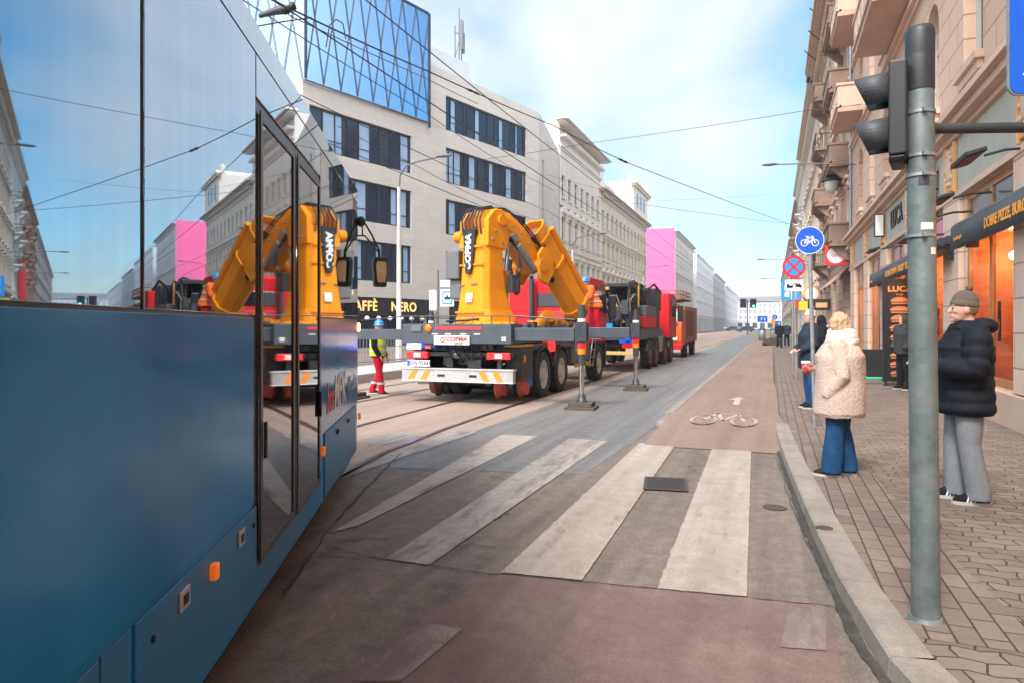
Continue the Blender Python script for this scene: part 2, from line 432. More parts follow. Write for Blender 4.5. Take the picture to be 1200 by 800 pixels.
# ================================================================== ground
def ground_material(name, cols, rough=.85, fine=70, blot=.7, wear=None, bump=.25, stretch=(1, .35, 1), crack=False, speck=.35):
    m = bpy.data.materials.new(name); N, L, P = nt(m)
    tc = N.new('ShaderNodeTexCoord'); src = tc.outputs['Object']
    mp = N.new('ShaderNodeMapping'); mp.inputs['Scale'].default_value = stretch; L.new(src, mp.inputs['Vector'])
    n = N.new('ShaderNodeTexNoise'); n.inputs['Scale'].default_value = blot; n.inputs['Detail'].default_value = 9; n.inputs['Roughness'].default_value = .68
    L.new(mp.outputs[0], n.inputs['Vector'])
    ramp = N.new('ShaderNodeValToRGB')
    e = ramp.color_ramp.elements
    e[0].position = .3; e[0].color = (*cols[0], 1); e[1].position = .7; e[1].color = (*cols[-1], 1)
    for i, c in enumerate(cols[1:-1]):
        q = e.new(.3 + .4 * (i + 1) / (len(cols) - 1)); q.color = (*c, 1)
    L.new(n.outputs['Fac'], ramp.inputs[0])
    f = N.new('ShaderNodeTexNoise'); f.inputs['Scale'].default_value = fine; f.inputs['Detail'].default_value = 4; f.inputs['Roughness'].default_value = .8
    L.new(src, f.inputs['Vector'])
    mr = N.new('ShaderNodeMapRange'); mr.inputs['From Min'].default_value = .25; mr.inputs['From Max'].default_value = .75
    mr.inputs['To Min'].default_value = 1 - speck; mr.inputs['To Max'].default_value = 1 + speck
    L.new(f.outputs['Fac'], mr.inputs['Value'])
    # mid-size mottling, light stones and streaks along the driving direction
    f2 = N.new('ShaderNodeTexNoise'); f2.inputs['Scale'].default_value = 7; f2.inputs['Detail'].default_value = 6; f2.inputs['Roughness'].default_value = .7
    L.new(src, f2.inputs['Vector'])
    mr2 = N.new('ShaderNodeMapRange'); mr2.inputs['From Min'].default_value = .3; mr2.inputs['From Max'].default_value = .7
    mr2.inputs['To Min'].default_value = 1 - speck * .55; mr2.inputs['To Max'].default_value = 1 + speck * .55
    L.new(f2.outputs['Fac'], mr2.inputs['Value'])
    mp3 = N.new('ShaderNodeMapping'); mp3.inputs['Scale'].default_value = (5, .12, 1); L.new(src, mp3.inputs['Vector'])
    f3 = N.new('ShaderNodeTexNoise'); f3.inputs['Scale'].default_value = 1.3; f3.inputs['Detail'].default_value = 4; L.new(mp3.outputs[0], f3.inputs['Vector'])
    mr3 = N.new('ShaderNodeMapRange'); mr3.inputs['From Min'].default_value = .35; mr3.inputs['From Max'].default_value = .65
    mr3.inputs['To Min'].default_value = 1 - speck * .35; mr3.inputs['To Max'].default_value = 1 + speck * .35
    L.new(f3.outputs['Fac'], mr3.inputs['Value'])
    vs = N.new('ShaderNodeTexVoronoi'); vs.inputs['Scale'].default_value = 62; L.new(src, vs.inputs['Vector'])
    vr = N.new('ShaderNodeMapRange'); vr.inputs['From Min'].default_value = .10; vr.inputs['From Max'].default_value = .28; vr.inputs['To Min'].default_value = 1 + speck * 1.3; vr.inputs['To Max'].default_value = 1
    L.new(vs.outputs['Distance'], vr.inputs['Value'])
    m_a = N.new('ShaderNodeMath'); m_a.operation = 'MULTIPLY'; L.new(mr.outputs[0], m_a.inputs[0]); L.new(mr2.outputs[0], m_a.inputs[1])
    m_b = N.new('ShaderNodeMath'); m_b.operation = 'MULTIPLY'; L.new(m_a.outputs[0], m_b.inputs[0]); L.new(mr3.outputs[0], m_b.inputs[1])
    m_c = N.new('ShaderNodeMath'); m_c.operation = 'MULTIPLY'; L.new(m_b.outputs[0], m_c.inputs[0]); L.new(vr.outputs[0], m_c.inputs[1])
    sc = N.new('ShaderNodeVectorMath'); sc.operation = 'SCALE'
    L.new(ramp.outputs[0], sc.inputs[0]); L.new(m_c.outputs[0], sc.inputs['Scale'])
    out = sc.outputs[0]
    if crack:
        vo = N.new('ShaderNodeTexVoronoi'); vo.feature = 'DISTANCE_TO_EDGE'; vo.inputs['Scale'].default_value = .33
        nn = N.new('ShaderNodeTexNoise'); nn.inputs['Scale'].default_value = 1.7; nn.inputs['Detail'].default_value = 6
        L.new(src, nn.inputs['Vector'])
        am = N.new('ShaderNodeVectorMath'); am.operation = 'MULTIPLY_ADD'; am.inputs[1].default_value = (1.1, 1.1, 0)
        L.new(nn.outputs['Color'], am.inputs[0]); L.new(src, am.inputs[2]); L.new(am.outputs[0], vo.inputs['Vector'])
        ck = N.new('ShaderNodeMapRange'); ck.inputs['From Min'].default_value = .0015; ck.inputs['From Max'].default_value = .006
        ck.inputs['To Min'].default_value = .7; ck.inputs['To Max'].default_value = 0
        L.new(vo.outputs['Distance'], ck.inputs['Value'])
        # only here and there
        n4 = N.new('ShaderNodeTexNoise'); n4.inputs['Scale'].default_value = .45; L.new(src, n4.inputs['Vector'])
        g = N.new('ShaderNodeMapRange'); g.inputs['From Min'].default_value = .52; g.inputs['From Max'].default_value = .58; L.new(n4.outputs['Fac'], g.inputs['Value'])
        mm = N.new('ShaderNodeMath'); mm.operation = 'MULTIPLY'; L.new(ck.outputs[0], mm.inputs[0]); L.new(g.outputs[0], mm.inputs[1])
        xx = N.new('ShaderNodeMix'); xx.data_type = 'RGBA'; xx.inputs['B'].default_value = (.02, .018, .016, 1)
        L.new(out, xx.inputs['A']); L.new(mm.outputs[0], xx.inputs['Factor']); out = xx.outputs['Result']
    if wear is not None:
        # paint worn through to the asphalt: colour, amount
        wc, lo, hi, ws = wear
        w = N.new('ShaderNodeTexNoise'); w.inputs['Scale'].default_value = ws; w.inputs['Detail'].default_value = 12; w.inputs['Roughness'].default_value = .72
        m2 = N.new('ShaderNodeMapping'); m2.inputs['Scale'].default_value = (1, .22, 1); L.new(src, m2.inputs['Vector']); L.new(m2.outputs[0], w.inputs['Vector'])
        wr = N.new('ShaderNodeMapRange'); wr.inputs['From Min'].default_value = lo; wr.inputs['From Max'].default_value = hi; L.new(w.outputs['Fac'], wr.inputs['Value'])
        xx = N.new('ShaderNodeMix'); xx.data_type = 'RGBA'; xx.inputs['B'].default_value = (*wc, 1)
        L.new(out, xx.inputs['A']); L.new(wr.outputs[0], xx.inputs['Factor']); out = xx.outputs['Result']
    L.new(out, P.inputs['Base Color'])
    rr = N.new('ShaderNodeMapRange'); rr.inputs['To Min'].default_value = rough * .8; rr.inputs['To Max'].default_value = min(1, rough * 1.15)
    L.new(n.outputs['Fac'], rr.inputs['Value']); L.new(rr.outputs[0], P.inputs['Roughness'])
    b = N.new('ShaderNodeBump'); b.inputs['Strength'].default_value = bump; b.inputs['Distance'].default_value = .01
    L.new(f.outputs['Fac'], b.inputs['Height']); L.new(b.outputs[0], P.inputs['Normal'])
    return m

K['asphalt'] = ground_material('asphalt_worn', [(.128, .102, .085), (.16, .13, .108), (.19, .156, .13)], .8, crack=True, speck=.45)
K['asphalt_blue'] = ground_material('asphalt_traffic_lane', [(.125, .122, .12), (.155, .15, .145), (.20, .185, .172)], .62, speck=.4, stretch=(1.6, .12, 1), blot=.6)
K['asphalt_near'] = ground_material('asphalt_junction', [(.118, .094, .079), (.158, .127, .106), (.20, .163, .137)], .85, crack=True, speck=.5, blot=.9)
K['trackbed'] = ground_material('track_concrete', [(.22, .16, .125), (.29, .215, .17), (.36, .27, .22)], .85, stretch=(1.5, .2, 1), blot=.5, speck=.2)
K['cycle'] = ground_material('cycle_path_asphalt', [(.18, .125, .098), (.22, .155, .122), (.26, .185, .15)], .85, stretch=(1.2, .3, 1), speck=.22)
K['red_patch'] = ground_material('red_cycle_surface', [(.14, .09, .081), (.172, .112, .101), (.20, .138, .122)], .85, stretch=(.4, 1.0, 1), blot=1.1, speck=.28)
PW = (.14, .115, .098)
K['paint'] = ground_material('road_paint', [(.27, .225, .185), (.35, .30, .255), (.41, .36, .315)], .75, wear=(PW, .57, .72, 5.5), speck=.26)
K['paint_worn'] = ground_material('road_paint_worn', [(.25, .22, .195), (.31, .28, .25), (.35, .32, .29)], .75, wear=(PW, .47, .64, 5.0), speck=.3)
K['paint_mid'] = ground_material('road_paint_mid', [(.27, .225, .19), (.34, .29, .25), (.4, .35, .305)], .75, wear=(PW, .53, .68, 5.5), speck=.3)
K['paint_ghost'] = ground_material('road_paint_ghost', [(.19, .15, .13), (.23, .19, .165), (.26, .215, .19)], .8, wear=((.16, .11, .098), .40, .56, 6.0), speck=.4)
K['kerb'] = ground_material('kerb_concrete', [(.19, .165, .14), (.25, .22, .19), (.31, .275, .24)], .85, stretch=(1, 1, 1), blot=2.0, speck=.22)
K['gutter'] = ground_material('gutter_dirt', [(.03, .026, .022), (.05, .042, .036), (.09, .075, .062)], .95, blot=5, stretch=(1, 1, 1))
K['platform'] = ground_material('platform_concrete', [(.36, .33, .31), (.44, .41, .39), (.5, .47, .45)], .85, speck=.15)
K['paver'] = brick_mat('interlocking_pavers', (.178, .14, .114), (.045, .036, .03), .2, .125, .006, .85, axes='xy', jit=.2, stain=.5, wav=.026, wfreq=10.0, bump=.7)
K['paver_strip'] = brick_mat('brick_course_pavers', (.182, .143, .117), (.05, .04, .033), .235, .118, .006, .85, axes='yx', jit=.18, stain=.45, bump=.7)
K['rail'] = mat('rail_steel', (.12, .11, .105), .3, .8, var=.2, scale=6)

def sheet(name, pts, z, m):
    return struct(MB().poly([(p[0], p[1], z) for p in pts]).build(name, m))
def strip(name, left, right, z, m):
    b = MB(); n = len(left)
    zf = z if callable(z) else (lambda p: z)
    v = [(p[0], p[1], zf(p)) for p in left] + [(p[0], p[1], zf(p)) for p in right]
    b.add(v, [(i, i + 1, n + i + 1, n + i) for i in range(n - 1)])
    return struct(b.build(name, m))

sheet('ground', [(-900, -400), (900, -400), (900, 1500), (-900, 1500)], -.03, K['asphalt'])
sheet('road', [(-14.5, -60), (60, -60), (60, -3), (3.2, 1.0), (.9, 3.4), (.9, 420), (-14.5, 420)], -.004, K['asphalt'])
# fresher, bluish traffic lane, and the darker junction asphalt in front of the crossing
sheet('traffic_lane', [(-4.55, 6.6), (-1.9, 7.2), (-1.7, 12), (-1.66, 60), (-1.66, 420), (-4.1, 420), (-4.4, 40), (-4.55, 12)], 0, K['asphalt_blue'])
A = [ground(-300, 640), ground(380, 640), ground(445, 655), ground(576, 673), ground(772, 690), ground(972, 710), ground(1012, 716)]
sheet('junction_asphalt', [tuple(p[:2]) for p in A] + [(.55, 3.2), (1.4, .6), (3, -3), (3, -25), (-12, -25)], .001, K['asphalt_near'])
strip('tram_track_bed', [(-14.5, 5), (-14.5, 40), (-14.5, 420)], [(-4.2, 5), (-4.45, 40), (-4.3, 420)], .003, K['trackbed'])
# red cycle crossing
RP = [ground(576, 673), ground(772, 690.5), ground(972, 711), ground(990, 800), ground(1000, 1400), ground(-200, 1400), ground(392, 800)]
sheet('red_cycle_crossing', [tuple(p[:2]) for p in RP], .006, K['red_patch'])
# crossing stripes
def stripe(name, px, m, z=.006):
    c4 = [ground(*p) for p in px]; pts = []
    for a, c in zip(c4, c4[1:] + c4[:1]):
        n_ = max(2, int((c - a).length / .035)); d = (c - a).normalized(); q = Vector((-d.y, d.x, 0))
        for i in range(n_):
            p = a.lerp(c, i / n_); j = .004 * mnoise.noise(p * 9) + .005 * mnoise.noise(p * 31)
            if mnoise.noise(p * 5 + Vector((7, 0, 0))) > .5: j -= .009
            pts.append(p + q * (j if i else 0))
    return sheet(name, [p[:2] for p in pts], z, m)
stripe('crossing_stripe', [(770, 690), (875, 699), (880.5, 525), (836, 522)], K['paint'])
stripe('crossing_stripe', [(587, 671), (682, 680), (792, 520.5), (749, 519)], K['paint'])
stripe('crossing_stripe', [(452, 655), (503, 662), (712, 517), (668, 513)], K['paint_worn'])
stripe('crossing_stripe', [(388, 624), (420, 616), (630, 511), (588, 509)], K['paint_mid'])
stripe('crossing_stripe', [(300, 594), (330, 584), (560, 506), (532, 504)], K['paint_worn'])
stripe('crossing_stripe', [(430, 524), (500, 512), (470, 506), (432, 515)], K['paint_worn'])
stripe('road_marking', [(914, 760), (968, 764), (968, 713), (926, 710)], K['paint_ghost'], .011)
stripe('road_marking', [(410, 800), (470, 800), (542, 739), (500, 731)], K['paint_ghost'], .011)
K['paint_cycle'] = ground_material('cycle_symbol_paint', [(.38, .31, .26), (.46, .39, .34), (.5, .44, .39)], .75, wear=((.22, .155, .122), .45, .7, 3.0), speck=.2)
# tar seams and cracks between the asphalt fields
def seam(name, px, w, jit, m):
    P = []
    for a, c in zip(px, px[1:]):
        for i in range(14): P.append(ground(a[0] + (c[0] - a[0]) * i / 14, a[1] + (c[1] - a[1]) * i / 14))
    P.append(ground(*px[-1])); l_, r_ = [], []
    for i, p in enumerate(P):
        d = (P[min(i + 1, len(P) - 1)] - P[max(0, i - 1)]).normalized(); n_ = Vector((-d.y, d.x, 0)); o_ = random.uniform(-jit, jit); ww = w * random.uniform(.4, 1.2) * (.3 if i in (0, len(P) - 1) else 1)
        l_.append(tuple((p + n_ * (o_ + ww / 2))[:2])); r_.append(tuple((p + n_ * (o_ - ww / 2))[:2]))
    strip(name, l_, r_, .0095, m)
K['tar'] = mat('tar_seam', (.045, .038, .034), .7, var=.3, scale=20)
seam('road_seam', [(380, 640), (445, 655), (576, 673), (772, 690.5), (972, 711), (1010, 717)], .014, .006, K['tar'])
seam('road_crack', [(386, 631), (408, 634), (430, 630), (460, 632)], .012, .012, K['tar'])
seam('road_crack', [(366, 647), (392, 652), (420, 655)], .010, .01, K['tar'])
seam('road_crack', [(534, 640), (556, 638), (580, 642)], .012, .012, K['tar'])
seam('road_seam', [(330, 700), (384, 622), (440, 560), (470, 530)], .02, .015, K['tar'])
seam('road_seam', [(905, 525), (930, 600), (975, 700)], .006, .012, K['tar'])
seam('road_seam', [(640, 497), (778, 501), (905, 506)], .012, .01, K['tar'])
# rails in the concrete
def rail(pts, w=.06):
    b = MB()
    for dx, ww, mi, dz in ((0, w, 0, .008), (.062, .045, 1, .006)):
        v = [(p[0] + dx - ww / 2, p[1], dz) for p in pts] + [(p[0] + dx + ww / 2, p[1], dz) for p in pts]
        n = len(pts)
        b.add(v, [(i, i + 1, n + i + 1, n + i) for i in range(n - 1)], mi)
    return struct(b.build('tram_rail', [K['rail'], K['gutter']]))
P0 = [(-4.0, 5.0), (-4.3, 5.9), (-4.62, 7.6), (-4.78, 9.6), (-4.9, 12.6), (-4.95, 40), (-4.8, 120), (-4.8, 420)]
rail(P0); rail([(x - 1.45, y) for x, y in P0])
rail([(x - 3.3, y) for x, y in P0[1:]]); rail([(x - 4.75, y) for x, y in P0[1:]])

# kerb, pavement, cycle path
KERB = [(3.3, -1.6), (1.9, .35), (1.0, 1.9), (.62, 2.9), (.43, 3.75), (.33, 4.9), (.24, 6.4), (.14, 8.2), (.06, 10.0), (.02, 11.7)]
def along(pts, step):
    out = [Vector((*pts[0], 0))]
    rest = step
    for a, b in zip(pts, pts[1:]):
        a = Vector((*a, 0)); b = Vector((*b, 0)); L0 = (b - a).length; t = rest
        while t <= L0:
            out.append(a.lerp(b, t / L0)); t += step
        rest = t - L0
    return out
kb = MB(); KP = along(KERB, .98)
def kz(y): return .1
for a, b in zip(KP, KP[1:]):
    d = (b - a).normalized(); nrm = Vector((d.y, -d.x, 0)); a2 = a + d * .006; b2 = b - d * .006
    z0, z1 = kz(a.y), kz(b.y)
    prof = lambda p, z: [p + Vector((0, 0, -.02)), p + nrm * .012 + Vector((0, 0, z - .012)), p + nrm * .026 + Vector((0, 0, z)), p + nrm * .2 + Vector((0, 0, z)), p + nrm * .2 + Vector((0, 0, -.02))]
    q = prof(a2, z0 + .005) + prof(b2, z1 + .005)
    kb.add(q, [(i, (i + 1) % 5, 5 + (i + 1) % 5, 5 + i) for i in range(5)] + [(0, 1, 2, 3, 4), (5, 6, 7, 8, 9)])
struct(kb.build('kerb', K['kerb']))
# dirt in the gutter, uneven inner edge
gl = []; gr = []
for i, p in enumerate(along(KERB, .03)):
    w = .022 + .028 * (mnoise.noise((i * .045, 3.1, 0)) + .6) + .03 * abs(mnoise.noise((i * .31, .2, 0)))
    gl.append((p.x - w, p.y)); gr.append((p.x + .012, p.y))
strip('gutter', gl, gr, .010, K['gutter'])
inner = []
for i, p in enumerate(KERB):
    a = Vector(KERB[max(0, i - 1)]); b = Vector(KERB[min(len(KERB) - 1, i + 1)]); d = (b - a).normalized()
    inner.append((p[0] + d.y * .165, p[1] - d.x * .165))
edge = inner + [(.1, 12.5), (.02, 60), (.02, 420)]
fz = lambda p: .1 if p[1] < 9.5 else .1 - .06 * min(1, max(0, (p[1] - 9.5) / 2.2)) * (1 if p[0] < .5 else 0)
strip('pavement', edge, [(8, p[1] if i > 1 else -6) for i, p in enumerate(edge)], lambda p: .098, K['paver'])
e2 = [p for p in edge if p[1] > 3.2]
strip('pavement_brick_course', e2, [(p[0] + .62, p[1] - .0) for p in e2], .1005, K['paver_strip'])
ys = [9.2, 11.4, 20, 60, 420]
strip('cycle_path', [(-1.62, y) for y in ys], [(.215 if y < 12 else .03, y) for y in ys], lambda p: 0.0045 if p[1] < 10 else .09, K['cycle'])
ck = MB()
for i in range(60):
    y = 11.1 + i * 1.0
    ck.box(-1.76, -1.61, y + .005, y + .995, -.02, .06 if i < 1 else .1)
struct(ck.build('kerb', K['kerb'], bevel=.008))
sheet('road_marking', [(-1.95, 12), (-1.85, 12), (-1.85, 60), (-1.95, 60)], .008, K['paint_worn']) if False else None
sheet('road_marking', [(-4.55, 13), (-4.42, 13), (-4.3, 60), (-4.42, 60)], .009, K['paint_mid'])
sheet('pavement', [(-60, 8), (-15.2, 8), (-15.2, 420), (-60, 420)], .1, K['paver'])
struct(MB().box(-15.2, -15.0, 8, 420, -.02, .12).build('kerb', K['kerb']))

# cycle symbol and arrow on the path
def flat_line(b, pts, w, z):
    for p, q in zip(pts, pts[1:]):
        p = Vector(p); q = Vector(q); d = (q - p).normalized(); n = Vector((-d.y, d.x)) * w / 2
        e = d * w * .3
        b.poly([(*(p - e + n), z(p)), (*(q + e + n), z(q)), (*(q + e - n), z(q)), (*(p - e - n), z(p))])
zc = lambda p: .0945
b = MB()
c = ground(851, 489, .09)
def bicycle_lines(S):
    circ = lambda cx, cy, r: [(cx + r * math.cos(2 * PI * i / 18), cy + r * math.sin(2 * PI * i / 18)) for i in range(19)]
    return [circ(-.5, 0, .3), circ(.5, 0, .3), [(-.5, 0), (-.22, .48), (.32, .48), (-.02, .0), (-.22, .48)], [(-.5, 0), (-.02, 0)], [(.5, 0), (.28, .62), (.14, .62)], [(-.36, .62), (-.12, .62)]]
for ln in bicycle_lines(1):
    flat_line(b, [(c.x + x * .62 - .02, c.y + (y - .2) * 1.75) for x, y in ln], .06, zc)
c2 = ground(864, 470, .09)
flat_line(b, [(c2.x, c2.y - .55), (c2.x, c2.y + .3)], .12, zc)
b.poly([(c2.x - .2, c2.y + .3, zc(c2)), (c2.x + .2, c2.y + .3, zc(c2)), (c2.x, c2.y + .95, zc(c2) + .003)])
struct(b.build('cycle_symbol_marking', K['paint_cycle']))

# covers set in the road and pavement
def cover(px0, px1, z, label, name='drain_cover', bars=9, m=None):
    p = ground(*px0, z); q = ground(*px1, z)
    t = thing(name, label, 'drain cover', (0, 0, 0))
    p3 = ground(px0[0], px1[1], z)
    c = (p + q) / 2
    w = abs(px1[0] - px0[0]) / FPX * depth((p + q) / 2); h = abs((q - p).dot(Vector((FX, FY, 0))))
    t.location = (c.x, c.y, z); t.rotation_euler = (0, 0, -math.atan2(c.x, c.y))
    fr = MB()
    fr.box(-w / 2, w / 2, -h / 2, -h / 2 + .03, 0, .005).box(-w / 2, w / 2, h / 2 - .03, h / 2, 0, .005)
    fr.box(-w / 2, -w / 2 + .03, -h / 2 + .03, h / 2 - .03, 0, .005).box(w / 2 - .03, w / 2, -h / 2 + .03, h / 2 - .03, 0, .005)
    fr.build('frame', K['rust_iron'], t)
    g = MB(); g.box(-w / 2 + .03, w / 2 - .03, -h / 2 + .03, h / 2 - .03, .0005, .0015)
    for i in range(bars):
        x = -w / 2 + .05 + (w - .1) * (i + .5) / bars
        g.box(x - .008, x + .008, -h / 2 + .05, h / 2 - .05, .0015, .004)
    g.build('grate', K['dark_iron'], t)
    return t
K['rust_iron'] = mat('cast_iron_frame', (.09, .07, .06), .7, .3, var=.3, scale=20)
K['dark_iron'] = mat('cast_iron_grate', (.05, .043, .04), .65, .4, var=.3, scale=20)
cover((754, 574), (804, 559), .01, 'rusty rectangular drain grate set in the crossing between two white stripes')
def round_cover(px, z, r, label):
    p = ground(*px, z)
    o = MB().lathe((0, 0, 0), [(0, .002), (r * .8, .002), (r * .82, .003), (r, .003), (r, 0)], 28).ring((0, 0, .002), r * .3, r * .36, (0, 0, 1), 24, 0, .001).build('valve_cover', K['rust_iron'], None, (p.x, p.y, z))
    return tag(o, label, 'valve cover')
round_cover((908, 594), .002, .1, 'small round iron valve cover in the asphalt near the kerb')
round_cover((966, 618), .106, .06, 'small round iron valve cover set into the kerb edge')
# ================================================================== the tram (local y = forward, local x = to its right; origin under the front right corner)
K['tram_blue'] = mat('tram_blue_paint', (.0, .165, .42), .15, var=.16, scale=.8, coat=.0, spec=.26, bump=.012, bscale=1.1, dirt=.25, dirtcol=(.02, .2, .42), hue=(.002, .21, .5))
K['tram_blue_low'] = mat('tram_skirt_blue', (.02, .17, .37), .4, var=.15, scale=1.4, coat=.05, spec=.2, dirt=.5, dirtcol=(.12, .15, .18))
K['tram_glass'] = None
def tram_glass():
    m = glass_mat('tram_window_glass', (.42, .51, .58), .015, 1.0, wob=.012); N, L, P = nt(m)
    tc = N.new('ShaderNodeTexCoord'); mp = N.new('ShaderNodeMapping'); mp.inputs['Scale'].default_value = (9, 9, .35); L.new(tc.outputs['Object'], mp.inputs['Vector'])
    n = N.new('ShaderNodeTexNoise'); n.inputs['Scale'].default_value = 1.6; n.inputs['Detail'].default_value = 7; L.new(mp.outputs[0], n.inputs['Vector'])
    r = N.new('ShaderNodeValToRGB'); e = r.color_ramp.elements; e[0].position = .3; e[0].color = (.33, .41, .485, 1); e[1].position = .75; e[1].color = (.375, .455, .53, 1)
    L.new(n.outputs['Fac'], r.inputs[0]); L.new(r.outputs[0], P.inputs['Base Color'])
    q = N.new('ShaderNodeMapRange'); q.inputs['From Min'].default_value = .45; q.inputs['From Max'].default_value = .8; q.inputs['To Min'].default_value = .01; q.inputs['To Max'].default_value = .03
    L.new(n.outputs['Fac'], q.inputs['Value']); L.new(q.outputs[0], P.inputs['Roughness'])
    return m
K['tram_glass'] = tram_glass()
K['tram_glass_plain'] = glass_mat('tram_window_glass', (.42, .51, .58), .015, 1.0, wob=.012)
K['tram_door_glass'] = glass_mat('tram_door_glass', (.30, .31, .33), .03, 1.0, wob=.015)
K['tram_frame'] = mat('tram_trim', (.05, .055, .06), .35, .3, var=.1)
K['tram_roof'] = mat('tram_roof', (.3, .36, .42), .4, var=.1)
K['tram_red'] = mat('red_lettering', (.55, .03, .03), .4, var=0)
K['tram_white'] = mat('white_lettering', (.75, .75, .75), .4, var=0)
K['tram_pale'] = mat('pale_blue_lettering', (.25, .4, .55), .4, var=0)
RZ_T = math.atan2(.4528, .8916)
T0 = Vector((-4.26, 6.43, 0))
tram = thing('tram', 'blue low floor tram with mirror-like windows turning close past the camera', 'tram', T0, RZ_T)
LEN, WID = 15.0, 2.42
def tram_section(x0, inset=0.0):
    # body cross-section, clockwise, seen from behind
    return [(0 - inset, .27), (0 - inset, 1.63), (0 - inset, 3.06), (-.05, 3.14), (-.16, 3.19), (-WID + .16, 3.19), (-WID + .05, 3.14), (-WID + inset, 3.06), (-WID + inset, .27)]
b = MB()
secs = [(0.0, .12), (-.05, .04), (-.16, .0), (-LEN, 0)]
rows = []
for y, ins in secs:
    rows.append([(x - 0 if False else x, y, z) for x, z in tram_section(0, ins)])
v = [p for r_ in rows for p in r_]; n = 9; f = []; mi = []
for i in range(len(rows) - 1):
    for k in range(n):
        f.append((i * n + k, i * n + (k + 1) % n, (i + 1) * n + (k + 1) % n, (i + 1) * n + k))
for k, fc in enumerate(f):
    b.add([v[i] for i in fc], [(0, 1, 2, 3)], 1 if k % n in (2, 3, 4, 5, 6) else 0, False)
b.poly(rows[0]); b.poly(rows[-1])
b.build('body', [K['tram_blue'], K['tram_roof']], tram)
# slightly rising nose plate so that the front reads as a rounded cab
nb = MB()
nose = [(-.1, 0), (-.5, .32), (-1.0, .42), (-WID + 1.0, .42), (-WID + .5, .32), (-WID + .1, 0)]
nb.extrude([(x, y - .02, .35) for x, y in nose], (0, 0, 1.28), 0)
nb.extrude([(x * .98 - .02, y * .9 - .02, 1.63) for x, y in nose], (0, 0, 1.3), 1)
nb.build('cab_front', [K['tram_blue'], K['glass_dark']], tram)
def panel(name, s0, s1, z0, z1, m, off=.004, th=.012, bev=.003):
    bb = MB().box(0, th, -s1, -s0, z0, z1)
    return bb.build(name, m, tram, (off - th + .004, 0, 0), None, bev)
# dark strip that shows in every joint
MB().box(-.006, .0015, -LEN + .2, -.17, 1.62, 3.03).build('glazing_backing', K['tram_frame'], tram)
# windows: s ranges along the side
for s0, s1 in ((4.29, 5.525), (5.55, 6.85), (6.9, 8.2), (8.25, 9.6), (11.2, 12.4), (12.45, 14.0)):
    panel('window', s0, s1, 1.65, 2.905, K['tram_glass'], .008)
K['tram_glass_dark'] = glass_mat('tram_cab_side_glass', (.24, .27, .30), .02, 1.0, wob=.02)
panel('window', .62, 2.50, 1.665, 2.905, K['tram_glass_dark'], .008)
panel('window', .19, .61, 1.665, 2.80, K['tram_glass_dark'], .008)
panel('window', 2.51, 4.275, 2.70, 2.905, K['tram_glass'], .008)
panel('roof_fascia', .2, 9.6, 2.915, 3.055, K['tram_glass'], .008)
# painted lower side
panel('side_panel', 4.30, 9.6, .76, 1.64, K['tram_blue'], .004)
panel('side_panel', .17, 2.47, .80, 1.655, K['tram_blue'], .004)
panel('skirt', 2.36, 4.28, .275, .43, K['tram_blue_low'], .004)
def hatch(s0, s1, z0, z1, hs, lamp=None, keys=()):
    h = panel('hatch', s0, s1, z0, z1, K['tram_blue_low'], .006, .014, .004)
    for s in hs:
        q = MB().box(.0, .010, -s - .045, -s + .045, .63, .70).build('handle', K['alu'], h, (.014, 0, 0), None, .003)
        MB().box(.009, .0125, -s - .022, -s + .022, .648, .682).build('handle_recess', K['black'], h, (.014, 0, 0))
    for s, z in keys:
        MB().cyl((.012, -s, z), (.021, -s, z), .012, n=10).build('lock', K['black'], h)
    if lamp:
        l = MB().box(0, .03, -lamp[0] - .022, -lamp[0] + .022, lamp[1] - .032, lamp[1] + .032).build('side_marker', K['lamp_orange'], h, (.012, 0, 0), None, .008)
    return h
hatch(4.26, 5.575, .275, .735, (5.21, 4.53), (4.92, .655), ((5.46, .64), (4.32, .66)))
hatch(5.79, 7.6, .275, .735, (6.2, 7.2))
panel('skirt', 5.595, 5.77, .275, .735, K['tram_blue_low'], .002)
hatch(.35, 2.28, .285, .775, (), None, ())
for s in (1.66, .98):
    MB().cyl((.006, -s, .70), (.024, -s, .69), .028, .022, n=12).build('lock', K['black'], tram)
for s, z, sc in ((2.4, .66, 1), (.06, .62, .8)):
    MB().box(-.0, .03, -s - .025 * sc, -s + .025 * sc, z - .035, z + .035).build('side_marker', K['lamp_orange'], tram, (.0, 0, 0), None, .008)
MB().box(-.03, .03, -.09, -.03, 1.54, 1.63).build('indicator', K['lamp_lit'], tram, (-.01, 0, 0), None, .012)
# double door
door = bpy.data.objects.new('door', MB().box(-.02, .004, -4.285, -2.49, .40, 2.685).build('door', [K['tram_frame']], None, mesh_only=True)); COL.objects.link(door); door.parent = tram
for s0, s1 in ((3.44, 4.235), (2.56, 3.36)):
    lf = MB()
    lf.box(.004, .016, -s1, -s0, .47, 2.63)
    leaf = lf.build('door_leaf', K['tram_door_glass'], door, None, None, .003)
    fr = MB(); w = .045
    fr.box(.0165, .024, -s1, -s1 + w, .45, 2.65).box(.0165, .024, -s0 - w, -s0, .45, 2.65).box(.0165, .024, -s1 + w, -s0 - w, .45, .5).box(.0165, .024, -s1 + w, -s0 - w, 2.6, 2.65)
    fr.build('door_frame', K['tram_frame'], door, None, None, .003)
for y in (-4.19, -2.62): MB().box(.024, .04, y, y + .025, .95, 1.13).build('door_handle', K['black'], door, None, None, .004)
MB().box(.0, .012, -3.432, -3.368, .45, 2.65).build('door_seal', K['rubber'], door)
